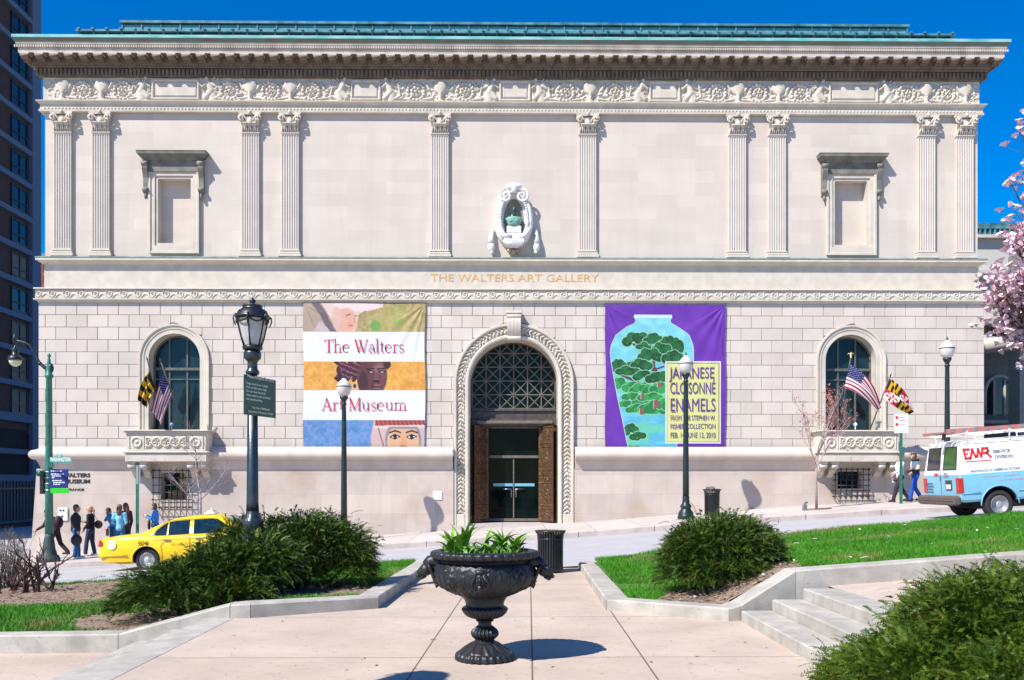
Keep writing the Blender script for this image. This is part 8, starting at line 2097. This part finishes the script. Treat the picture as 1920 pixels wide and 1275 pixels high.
for x, w_, _, zt_, zb_ in VS:
    zz = [zb_, zb_+.06, .75, ZS-.03, ZS, 1.30, 1.55, 1.85, 1.98, 2.05, 2.08]; ww = [.90, .97, .995, 1.0, .995, .985, .935, .885, .83, .72, .45]
    k = (zt_-ZS-.02)/(2.10-ZS-.02); half = [(0, zb_)]
    for z, q in zip(zz, ww):
        z2 = z if z <= ZS else ZS+.0+(z-ZS)*max(.02, k); half.append((w_*q, z2))
    half.append((0, zt_))
    slant = lambda z: (.13*max(0, (z-1.1))/.9 if x < .2 else 0)
    sts.append([(x+slant(z), -y, z) for y, z in half]+[(x+slant(z), y, z) for y, z in reversed(half[1:-1])])
nh = 13
mfun = lambda p, q: 0 if (p[2]+q[2])/2 > ZS-.005 else 1
loft(b, sts, mfun); 
# rear cap: split at the paint line
capi = [i for i, f in enumerate(b.f) if len(f) > 4][0]; f = b.f[capi]; lo = [i for i in f if b.v[i][2] <= ZS-.001+.001]; hi_ = [i for i in f if b.v[i][2] >= ZS-1e-6]
b.f[capi] = tuple(i for i in f if b.v[i][2] >= ZS-1e-6); b.mi[capi] = 0
b.f.append(tuple(i for i in f if b.v[i][2] <= ZS+1e-6)); b.mi.append(1); b.sm.append(False)
vb = b.build('body', [M_VW, M_VB, M_DARK], van, world=False); fixn(vb)
cut(vb, [(xw, .37, .47, s_*.60, s_*1.3) for xw in (1.0, 4.6) for s_ in (-1, 1)]); smooth_angle(vb, 30)
for x in (1.0, 4.6):
    for s_ in (-1, 1): wheel(van, x, s_*.84, .37, .24, -s_)
b = MB(); b.cbox(.5, 5.0, -.80, .80, .28, .50, .05); b.tube([(1.0, -.8, .36), (1.0, .8, .36)], .07, 8); b.tube([(.2, -.5, .35), (1.2, -.5, .38)], .04, 6); b.build('underbody', M_DARK, van, world=False)
M_BUMP = mat('brown_grey_bumper', (0.10, 0.075, 0.06), 0.55, var=.15)
b = MB(); b.cbox(-.20, .02, -.99, .99, .42, .66, .04); b.cbox(-.215, .02, -.97, .97, .53, .56, .01); b.build('rear_bumper', M_BUMP, van, world=False)
# rear windows on the slanting doors, tail lamps, plate, handle, seams
def rx(z): return .13*max(0, z-1.1)/.9
def rear_pane(y0, y1, z0, z1, m, name, off=.006, inset=.0):
    b = MB(); vs = []
    for (y, z) in ((y0, z0), (y1, z0), (y1-inset, z1), (y0+inset*0+ (inset if y0 < 0 else 0), z1)): vs.append((rx(z)-off+.0, y, z))
    vs2 = [(x+.01, y, z) for x, y, z in vs]; b.add(vs+vs2, [(0, 3, 2, 1), (0, 1, 5, 4), (1, 2, 6, 5), (2, 3, 7, 6), (3, 0, 4, 7)]); return b.build(name, m, van, world=False)
M_VGL = mat('van_rear_glass', (0.012, 0.045, 0.015), 0.08, var=.9, scale=3, col2=(.02, .11, .01), spec=.6)
for y0, y1, m in ((-.78, -.10, M_VGL), (.10, .78, mat('van_rear_glass_dark', (.02, .02, .03), .08, var=.6, scale=3, spec=.6))):
    rear_pane(y0-.03, y1+.03, 1.32, 1.93, M_BLACK, 'window_seal', .004, .04); rear_pane(y0, y1, 1.35, 1.90, m, 'rear_window', .009, .04)
for s_ in (-1, 1):
    b = MB(); ys_ = sorted((s_*.80, s_*.965)); b.cbox(-.012, .05, ys_[0], ys_[1], .72, 1.12, .01); ys_ = sorted((s_*.93, s_*1.003)); b.cbox(.0, .10, ys_[0], ys_[1], .73, 1.11, .008); b.build('tail_light', M_TLR, van, world=False)
b = MB(); b.box(-.006, .0, -.004, .004, .68, 1.98); b.build('door_gap', M_GREYM, van, world=False)
b = MB(); b.cbox(-.014, .0, -.58, -.26, .80, 1.06, .004); pr_ = b.build('plate_recess', M_GREYM, van, world=False); b = MB(); b.cbox(-.02, -.0145, -.54, -.30, .83, .95, .002); b.build('number_plate', M_DEC, pr_, world=False)
b = MB(); b.cbox(-.03, .0, -.03, .05, 1.10, 1.20, .01); b.build('door_handle', M_CHROME, van, world=False)
def rearM(y, z): return Matrix.Translation((-.012+rx(z), y, z)) @ Matrix.Rotation(-PI/2, 4, 'Z') @ Matrix.Rotation(R(90), 4, 'X')
M_VRED = mat('red_vinyl', (0.66, 0.035, 0.03), .5); M_VGREY = mat('grey_vinyl', (.18, .20, .24), .5); M_VPINK = mat('rose_vinyl', (.50, .12, .25), .5); M_VNAVY = mat('navy_vinyl', (.03, .10, .22), .5)
for s_, y, z, h, m in (('EMR', .36, 1.17, .10, M_VRED), ('SERVICE', -.16, 1.21, .05, M_VGREY), ('DIVISION', -.16, 1.14, .05, M_VGREY)): text_mesh(s_, h*1.3, m, van, rearM(y, z), .001, world=False, bold=.002)
for k in range(4):
    q = MB(); z = .97-.075*k; rr_ = random.Random(k); y = .82
    while y > .50-(.04*(k % 2)): l = rr_.uniform(.03, .08); q.box(-.010, -.0065, y-l, y, z-.016, z+.016); y -= l+.015
    q.build('small_lettering', M_VNAVY, van, world=False)
# side lettering lies on the leaning flank
def flankM(x, z): 
    yv = -np.interp(z, [1.20, 1.30, 1.55, 1.85, 1.98], [.995, .985, .935, .885, .83])-.006
    return Matrix.Translation((x, yv, z)) @ Matrix.Rotation(-math.atan(.15), 4, 'X') @ Matrix.Rotation(R(90), 4, 'X')
q = MB(flankM(.19, 1.60) @ Matrix.Diagonal((.74, .86, 1, 1))); h = .27       # the angular red monogram
def stroke(pts, w_=.08):
    for (x0, y0), (x1, y1) in zip(pts, pts[1:]):
        d = Vector((x1-x0, y1-y0)); l = d.length; d.normalize(); n = Vector((-d.y, d.x))*w_/2; e = d*w_*.5; A_ = Vector((x0, y0))-e; B_ = Vector((x1, y1))+e
        q.add([(A_.x+n.x, A_.y+n.y, 0), (A_.x-n.x, A_.y-n.y, 0), (B_.x-n.x, B_.y-n.y, 0), (B_.x+n.x, B_.y+n.y, 0)], [(0, 1, 2, 3)])
stroke([(.20, h), (.02, h), (.05, 0), (.22, 0), (.32, h*.95), (.40, .04), (.46, .04), (.52, h*.95), (.60, .04), (.68, h), (.84, h), (.87, h*.72), (.80, h*.48), (.70, h*.48)]); stroke([(.82, h*.46), (.92, 0)]); stroke([(.09, h*.5), (.14, h*.5)], .05); stroke([(.04, -.10), (.92, -.10)], .035)
q.build('red_monogram', M_VRED, van, world=False)
text_mesh('SERVICE', .115, M_VGREY, van, flankM(.95, 1.69), .001, world=False, fit=.44, bold=.005); text_mesh('DIVISION', .115, M_VGREY, van, flankM(.97, 1.55), .001, world=False, fit=.47, bold=.005)
text_mesh('MAINTENANCE OF COMMERCIAL KITCHENS', .09, M_VGREY, van, flankM(.30, 1.235), .001, world=False, fit=1.28, bold=.003)
text_mesh('BALTIMORE \u2022 SALISBURY \u2022 LAUREL', .10, M_VPINK, van, flankM(.60, 1.09), .001, world=False, fit=1.35, bold=.003); text_mesh('410-467-5080', .10, M_VPINK, van, flankM(1.02, .975), .001, world=False, fit=.62, bold=.003)
b = MB(); b.add([(3.96, -.86, 1.62), (3.96, .86, 1.62), (3.96, .86, 1.62), (3.96, -.86, 1.62)], [(0, 1, 2, 3)]) if False else None
b = MB(); b.add([(4.40, -.84, 1.62), (4.40, .84, 1.62), (4.03, .76, 1.98), (4.03, -.76, 1.98)], [(0, 3, 2, 1)]); b.build('windshield', M_CARGL, van, world=False)
for s_ in (-1, 1):
    b = MB(); b.add([(3.3, s_*.99, 1.25), (4.2, s_*.985, 1.25), (3.95, s_*.90, 1.80), (3.3, s_*.90, 1.85)], [(0, 1, 2, 3)]); b.build('side_window', M_CARGL, van, world=False)
for s_ in (-1, 1):
    b = MB(); b.tube([(.06, s_*1.0, .71), (.52, s_*1.004, .71)], .012, 5); b.tube([(1.5, s_*1.004, .71), (4.1, s_*1.004, .71)], .012, 5); b.build('side_moulding', M_VB, van, world=False)
    b = MB(); b.tube([(.16, s_*.87, 2.03), (3.8, s_*.87, 2.04)], .014, 5); b.build('drip_rail', M_VW, van, world=False)
    b = MB(); b.tube([(2.1, s_*1.002, .60), (2.1, s_*.998, 1.2), (2.1, s_*.93, 1.6), (2.1, s_*.86, 1.96)], .005, 4); b.build('door_seam', M_GREYM, van, world=False)
    b = MB(); b.tube([(1.0+.49*math.cos(PI*k/14), s_*1.0, .37+.49*math.sin(PI*k/14)) for k in range(15)], .018, 5); b.build('wheel_arch_lip', M_VB, van, world=False)
# roof rack
b = MB()
for x in (.35, 1.45, 2.6, 3.6):
    b.box(x-.025, x+.025, -.86, .86, 2.20, 2.24)
    for s_ in (-1, 1): b.tube([(x, s_*.80, 2.0), (x, s_*.86, 2.24), (x, s_*.86, 2.30)], .02, 5)
for s_ in (-.86, .86): b.tube([(.2, s_, 2.24), (3.9, s_, 2.24)], .02, 5)
b.tube([(.2, -.86, 2.24), (-.05, -.86, 2.21)], .02, 5)
b.build('roof_rack', M_WH, van, world=False)
# ladders (things of their own, strapped on the rack)
M_LADR = mat('red_faded_ladder', (0.50, 0.17, 0.14), .6, var=.15, scale=6)
Mv = Matrix.Translation(van.location) @ Matrix.Rotation(-vsl, 4, 'Y')
def ladder(y, z0, x0, x1, label, edge=True):
    t = thing('ladder', label, 'ladder', tuple(Mv @ Vector((x0, y, z0))), group='ladders on the van roof'); t.rotation_euler = (0, -vsl, 0)
    L_ = x1-x0
    for q_ in (0, .34):
        b = MB()
        if edge: b.box(0, L_, q_*.0-.014+(.07 if q_ else 0), .014+(.07 if q_ else 0), .02+q_*0, .135)
        else: b.box(0, L_, q_-.02, q_+.02, 0, .07)
        b.build('rail', M_LADR if (not q_ or not edge) else M_STEEL, t, world=False)
    n = int(L_/.3)
    for k in range(n):
        x = .15+k*.3; b = MB()
        if edge: b.cbox(x-.015, x+.015, -.022, .09, .065, .095, .004); b.cbox(x-.05, x+.05, -.020, -.0145, .04, .12, .003)
        else: b.tube([(x, 0, .035), (x, .34, .035)], .015, 6)
        b.build('rung', M_STEEL, t, world=False)
    return t
ladder(-.80, 2.25, -.15, 3.9, 'red ladder standing on edge along the near side of the van roof'); ladder(-.15, 2.26, -.30, 3.7, 'red ladder lying flat in the middle of the van roof', False)
p_ = Mv @ Vector((-.15, -.45, 2.26)); b = MB(); b.cbox(-.05, .30, -.18, .18, 0, .035, .01); b.tube([(-.12, 0, .0), (.35, .0, .05)], .022, 6); b.tube([(.1, 0, -.15), (.12, 0, .05)], .05, 8); o = b.build('roof_tool', M_BUMP, loc=(0, 0, 0)); o.location = p_; o.rotation_euler = (0, -vsl, .2); tag(o, 'brown hook and bracket sticking out behind the ladders on the van roof', 'tool')
# ================= PEOPLE =================
def remeshed(b, name, m, parent, vox, sm=3):
    o = b.build(name, m, parent, world=False); md = o.modifiers.new('r', 'REMESH'); md.mode = 'VOXEL'; md.voxel_size = vox; md.use_smooth_shade = True
    s = o.modifiers.new('s', 'SMOOTH'); s.iterations = sm; s.factor = .5; evaluated(o); o.data.materials.clear(); o.data.materials.append(m); return o
def limb(b, pts, rad, seg=12):
    b.tube(pts, rad, seg)
    for p, r in zip(pts, rad): b.ell(p, r*.99, 10, 8)
def person(name, label, x, y, z, facing, J={}, skin=(.55, .30, .21), top=(.02, .02, .02), legs=(.04, .08, .2), shoes=(.03, .02, .02), hair=(.05, .03, .02), hairstyle='short', sc=1.0, fem=False, topmat=None, extra=None):
    """local frame: x forwards, y to the person's left, z up; J overrides joints"""
    t = thing(name, label, 'person', (x, y, z), rz=facing, group='passers-by on the far pavement'); t.scale = (sc, sc, sc)
    sw, hw = (.165, .085) if fem else (.19, .09)
    K = dict(pel=(0, 0, .95), wst=(.0, 0, 1.08), chs=(.0, 0, 1.30), nck=(0, 0, 1.47), hed=(.03, 0, 1.625), yaw=0.0,
             sL=(0, sw, 1.42), eL=(-.02, sw+.05, 1.14), wL=(.06, sw+.05, .90), sR=(0, -sw, 1.42), eR=(-.02, -sw-.05, 1.14), wR=(.06, -sw-.05, .90),
             hL=(0, hw, .92), kL=(.02, hw+.01, .50), aL=(-.03, hw+.01, .09), hR=(0, -hw, .92), kR=(.02, -hw-.01, .50), aR=(-.03, -hw-.01, .09))
    K.update(J); V = {k: (Vector(v) if k != 'yaw' else v) for k, v in K.items()}
    M_SK = mat('skin_%02d%02d' % (skin[0]*99, skin[1]*99), skin, .6, var=.04)
    # body: one continuous surface
    b = MB(); limb(b, [V['pel'], V['wst'], V['chs'], V['nck']], [.125, .11, .135, .055]); limb(b, [V['sL'], V['chs'].lerp(V['nck'], .6), V['sR']], [.055, .08, .055])
    for s in 'LR':
        sg = 1 if s == 'L' else -1
        limb(b, [V['s'+s], V['e'+s], V['w'+s]], [.050, .038, .026]); limb(b, [V['h'+s], V['k'+s], V['a'+s]], [.085, .055, .038]); fo = V['a'+s]; limb(b, [fo+Vector((-.03, 0, -.035)), fo+Vector((.15, sg*.02, -.055))], [.036, .028])
        # hand with palm, four fingers and thumb, lightly curled
        w_ = V['w'+s]; d = (w_-V['e'+s]).normalized(); side = d.cross(Vector((0, sg, 0))); side = side.normalized() if side.length > .1 else Vector((1, 0, 0)); nrm = d.cross(side).normalized()
        limb(b, [w_, w_+d*.07], [.026, .032]); 
        for i, (o_, l_) in enumerate(((-.027, .070), (-.009, .080), (.009, .075), (.026, .058))):
            p0 = w_+d*.085+side*o_; p1 = p0+d*l_*.5+nrm*sg*.006; p2 = p0+d*l_*.9+nrm*sg*-.020; limb(b, [p0, p1, p2], [.0105, .010, .008], 8)
        p0 = w_+d*.03+side*-.030; limb(b, [p0, p0+d*.03-side*.022, p0+d*.065-side*.028], [.013, .011, .009], 8)
    Rm = Matrix.Rotation(V['yaw'], 3, 'Z'); h = V['hed']; q = lambda x_, y_, z_: h+Rm @ Vector((x_, y_, z_))
    limb(b, [V['nck'], h-Vector((0, 0, .08))], [.055, .052]); b.ell(q(0, 0, .015), (.092, .074, .105), 18, 14, Mr=Rm); b.ell(q(.035, 0, -.06), (.060, .052, .060), 14, 10, Mr=Rm)
    b.tube([q(.085, 0, .02), q(.115, 0, -.025), q(.09, 0, -.035)], [.010, .018, .012], 8); b.ell(q(.088, 0, -.065), (.012, .026, .010), 8, 6, Mr=Rm); b.ell(q(.078, 0, .04), (.018, .055, .012), 8, 6, Mr=Rm)
    for sg in (-1, 1): b.ell(q(-.005, sg*.075, -.005), (.022, .012, .032), 8, 6, Mr=Rm)
    remeshed(b, 'body', M_SK, t, .0085, 1)
    b = MB()
    for sg in (-1, 1): b.ell(q(.080, sg*.030, .018), (.010, .014, .008), 8, 6, Mr=Rm)
    b.build('eyes', M_GREYM, t, world=False)
    # clothes
    tm = topmat or mat('top_%02d%02d%02d' % tuple(int(c*99) for c in top), top, .8, var=.15, scale=9, bump=.3, bscale=18)
    lm_ = mat('trousers_%02d%02d%02d' % tuple(int(c*99) for c in legs), legs, .85, var=.2, scale=9, bump=.3, bscale=22); sm_ = mat('shoes_%02d%02d%02d' % tuple(int(c*99) for c in shoes), shoes, .6)
    b = MB(); hem = V['pel'].lerp(V['hL'].lerp(V['hR'], .5), .5)+Vector((0, 0, .02)); wr = (.155, .14, .165) if not fem else (.145, .115, .14)
    limb(b, [hem, V['wst'], V['chs'], V['chs'].lerp(V['nck'], .75)], [wr[0], wr[1], wr[2], .085]); limb(b, [V['sL'], V['chs'].lerp(V['nck'], .55), V['sR']], [.075, .095, .075])
    for s in 'LR': e2 = V['w'+s]; limb(b, [V['s'+s], V['e'+s], e2], [.070, .056, .042])
    remeshed(b, 'jacket', tm, t, .014, 2)
    b = MB(); limb(b, [V['pel'], V['hL'].lerp(V['hR'], .5)], [.135, .13])
    for s in 'LR': limb(b, [V['h'+s], V['k'+s], V['a'+s]+Vector((0, 0, .01))], [.105, .075, .068])
    remeshed(b, 'trousers', lm_, t, .014, 2)
    for s in 'LR':
        sg = 1 if s == 'L' else -1; fo = V['a'+s]; b = MB(); limb(b, [fo+Vector((-.05, 0, -.05)), fo+Vector((.06, 0, -.045)), fo+Vector((.17, sg*.02, -.06))], [.043, .045, .034]); limb(b, [fo, fo+Vector((0, 0, -.04))], [.05, .045]); remeshed(b, 'shoe', sm_, t, .012, 1)
    hm = mat('hair_%02d%02d' % (hair[0]*99, hair[1]*99), hair, .6, var=.35, scale=30, bump=.4, bscale=40)
    b = MB(); b.ell(q(-.018, 0, .042), (.098, .084, .098), 16, 12, Mr=Rm); b.ell(q(-.055, 0, -.01), (.058, .076, .085), 12, 10, Mr=Rm)
    if hairstyle == 'bob': b.ell(q(-.035, 0, -.02), (.085, .100, .115), 14, 10, Mr=Rm)
    if hairstyle == 'long': limb(b, [q(-.05, 0, .0), q(-.085, 0, -.14), q(-.09, 0, -.30)], [.09, .085, .05])
    if hairstyle == 'pony': limb(b, [q(-.09, 0, .04), q(-.14, 0, -.03), q(-.14, 0, -.17)], [.035, .04, .018])
    remeshed(b, 'hair', hm, t, .010, 1)
    if extra: extra(t, V, q)
    return t
def PX(px, Y): return AX(px, Y)
LEFTW = PI      # facing left along the pavement
def bag(t, pos, r, m, strap=None, name='bag'):
    b = MB(); b.ell(pos, r, 14, 10); o = remeshed(b, name, m, t, .014, 1)
    if strap: b = MB(); b.tube(strap, .010, 5); b.build('strap', m, o, world=False)
M_BLKB = mat('black_nylon_bag', (.015, .014, .016), .6, var=.3, scale=12)
# hunched walker behind the green pole
Y_ = 30.6; x = PX(104, Y_)
person('person', 'hunched walker in a maroon-black coat stepping left behind the green pole', x, Y_, walkz(x, Y_), LEFTW, dict(wst=(.04, 0, 1.06), chs=(.13, 0, 1.24), nck=(.25, 0, 1.38), hed=(.31, 0, 1.52), sL=(.17, .18, 1.34), sR=(.17, -.18, 1.34), eL=(.28, .24, 1.10), wL=(.50, .22, .98), eR=(.05, -.24, 1.10), wR=(.12, -.24, .90), kL=(.16, .1, .52), aL=(.14, .1, .10), kR=(-.12, -.1, .50), aR=(-.36, -.1, .22)),
       top=(.035, .008, .014), legs=(.03, .012, .02), hair=(.03, .02, .015), extra=lambda t, V, q: bag(t, (-.10, 0, 1.22), (.15, .17, .22), mat('maroon_pack', (.03, .006, .012), .7), name='backpack'))
# man in dark jacket with a black bag
Y_ = 30.0; x = PX(142, Y_)
def bag1(t, V, q): bag(t, (.02, -.30, .62), (.17, .09, .19), M_BLKB, [(.02, -.30, .80), (.04, -.27, .86), (.06, -.30, .80)], 'holdall'); b = MB(); b.ell(V['nck']+Vector((.03, 0, .0)), (.07, .07, .035), 12, 8); b.build('shirt_collar', M_WHITE, t, world=False)
person('person', 'grey-haired man in a dark jacket and blue jeans holding a black holdall', x, Y_, walkz(x, Y_), R(25), dict(wR=(.04, -.28, .92), eR=(-.03, -.25, 1.14), aL=(.08, .10, .09), kL=(.06, .1, .5)), top=(.012, .011, .018), legs=(.015, .10, .34), shoes=(.7, .68, .65), hair=(.09, .06, .045), sc=1.02, extra=bag1)
# blonde woman in black with sunglasses
Y_ = 31.0; x = PX(170, Y_)
def bag2(t, V, q): bag(t, (-.20, -.16, 1.10), (.15, .09, .15), mat('plum_handbag', (.07, .025, .03), .5), [(-.2, -.16, 1.2), (-.02, -.17, 1.46), (-.05, -.15, 1.15)], 'handbag'); b = MB(); b.cbox(-.01, .012, -.055, .055, -.012, .014, .004); o = b.build('sunglasses', M_BLACK, t, world=False); o.location = q(.088, 0, .018)
person('person', 'blonde woman in black with sunglasses and a plum handbag, walking left', x, Y_, walkz(x, Y_), LEFTW, dict(kL=(.10, .09, .50), aL=(.14, .09, .10), kR=(-.02, -.09, .50), aR=(-.10, -.09, .10), eR=(.02, -.2, 1.14), wR=(.22, -.12, 1.18), eL=(.0, .2, 1.14), wL=(.16, .16, .95)), top=(.008, .008, .010), legs=(.02, .035, .07), shoes=(.6, .6, .6), hair=(.45, .27, .12), hairstyle='pony', sc=.97, fem=True, extra=bag2)
# three women together behind the taxi's boot
Y_ = 30.6; x = PX(213, Y_)
def prop1(t, V, q): b = MB(); b.cbox(-.05, .05, -.02, .02, -.25, .0, .008); o = b.build('bottle', mat('dark_red_bottle', (.08, .008, .01), .3), t, world=False); o.location = V['wR']+Vector((.03, 0, -.05))
person('person', 'dark-haired woman in blue stooping with raised arms, leftmost of the three women', x, Y_, walkz(x, Y_), LEFTW, dict(chs=(.08, 0, 1.28), nck=(.14, 0, 1.42), hed=(.20, 0, 1.535), sL=(.10, .16, 1.38), sR=(.10, -.16, 1.38), eL=(.20, .18, 1.24), wL=(.10, .14, 1.42), eR=(.10, -.2, 1.12), wR=(.26, -.18, .98)), top=(.03, .19, .38), legs=(.02, .06, .14), hair=(.02, .014, .01), hairstyle='bob', sc=.97, fem=True, extra=prop1)
Y_ = 30.1; x = PX(224, Y_)
person('person', 'brown-haired woman in a pale turquoise top seen from behind, middle of the three women', x, Y_, walkz(x, Y_), R(100), dict(wL=(.2, .1, 1.05), wR=(.2, -.1, 1.05)), top=(.20, .50, .62), legs=(.02, .10, .22), hair=(.12, .05, .03), hairstyle='long', sc=.98, fem=True)
Y_ = 30.8; x = PX(236, Y_)
person('person', 'auburn-haired woman in dark clothes, rightmost of the three women', x, Y_, walkz(x, Y_), R(150), {}, top=(.06, .02, .035), legs=(.03, .03, .05), hair=(.17, .055, .03), hairstyle='long', sc=1.0, fem=True)
# woman in blue by the sign post
Y_ = 31.2; x = PX(291, Y_)
def cam_(t, V, q): b = MB(); b.cbox(-.03, .05, -.05, .05, -.03, .05, .01); o = b.build('camera', M_WHITE, t, world=False); o.location = V['wL'].lerp(V['wR'], .5)+Vector((.05, 0, .04)); bag(t, (.18, .12, .98), (.05, .09, .20), M_BLKB, name='bag')
person('person', 'short-haired woman in a bright blue sweater holding a white camera behind the taxi', x, Y_, walkz(x, Y_), LEFTW+R(10), dict(eL=(.08, .22, 1.18), wL=(.26, .10, 1.26), eR=(.08, -.22, 1.18), wR=(.26, -.10, 1.26), hed=(.05, 0, 1.61)), top=(.03, .22, .60), legs=(.02, .03, .06), hair=(.06, .02, .015), hairstyle='bob', sc=.97, fem=True, extra=cam_)
# two men walking up to the van
Y_ = 32.6; x = PX(1688, Y_)
def coat(t, V, q):
    b = MB(); limb(b, [(.02, -.2, 1.0), (-.12, -.18, .92), (.10, -.2, .80)], [.10, .11, .06]); remeshed(b, 'carried_jacket', M_BLKB, t, .014, 1); b = MB(); b.box(.05, .18, -.30, -.28, .72, .90); b.build('paper', M_WHITE, t, world=False)
person('person', 'man in a white shirt and dark trousers striding left with a jacket over his arm', x, Y_, walkz(x, Y_), LEFTW, dict(chs=(.04, 0, 1.30), kL=(.18, .1, .52), aL=(.30, .1, .09), kR=(-.10, -.1, .48), aR=(-.34, -.1, .14), eL=(.10, .24, 1.16), wL=(.30, .18, 1.08), eR=(.0, -.24, 1.14), wR=(.14, -.22, 1.02)), top=(.70, .70, .70), legs=(.022, .012, .014), hair=(.05, .025, .015), sc=.98, extra=coat)
Y_ = 32.4; x = PX(1716, Y_)
M_PANEL = mat('panelled_jacket', (.70, .68, .66), .8, var=.05); n = M_PANEL.node_tree.nodes; L_ = M_PANEL.node_tree.links; tc = n.new('ShaderNodeTexCoord'); sp = n.new('ShaderNodeSeparateXYZ'); L_.new(tc.outputs['Object'], sp.inputs[0]); cr = n.new('ShaderNodeValToRGB'); cr.color_ramp.interpolation = 'CONSTANT'; e = cr.color_ramp.elements; e[0].color = (.015, .035, .035, 1); e[0].position = 0; e[1].position = .60; e[1].color = (.62, .42, .20, 1)
for ps, c in ((.64, (.72, .70, .68, 1)), (.87, (.012, .05, .07, 1))): z_ = e.new(ps); z_.color = c
mr = n.new('ShaderNodeMapRange'); mr.inputs['From Min'].default_value = .5; mr.inputs['From Max'].default_value = 1.55; L_.new(sp.outputs['Z'], mr.inputs['Value']); L_.new(mr.outputs[0], cr.inputs[0]); L_.new(cr.outputs[0], n['Principled BSDF'].inputs['Base Color'])
def cap(t, V, q):
    b = MB(); b.ell(q(-.01, 0, .085), (.11, .10, .055), 14, 8); b.ell(q(.08, 0, .065), (.07, .07, .015), 12, 6); b.build('flat_cap', mat('brown_cap', (.16, .08, .05), .8), t, world=False)
person('person', 'man in a brown cap, panelled jacket and bright blue trousers by the van', x, Y_, walkz(x, Y_), LEFTW, dict(kL=(.14, .1, .52), aL=(.22, .1, .09), kR=(-.04, -.1, .48), aR=(-.26, -.1, .12), eR=(-.04, -.28, 1.16), wR=(.16, -.22, 1.04), eL=(.02, .26, 1.16), wL=(.18, .20, 1.04), hed=(.06, 0, 1.61)), top=(.7, .7, .7), topmat=M_PANEL, legs=(.008, .07, .38), hair=(.10, .07, .05), sc=1.02, extra=cap)
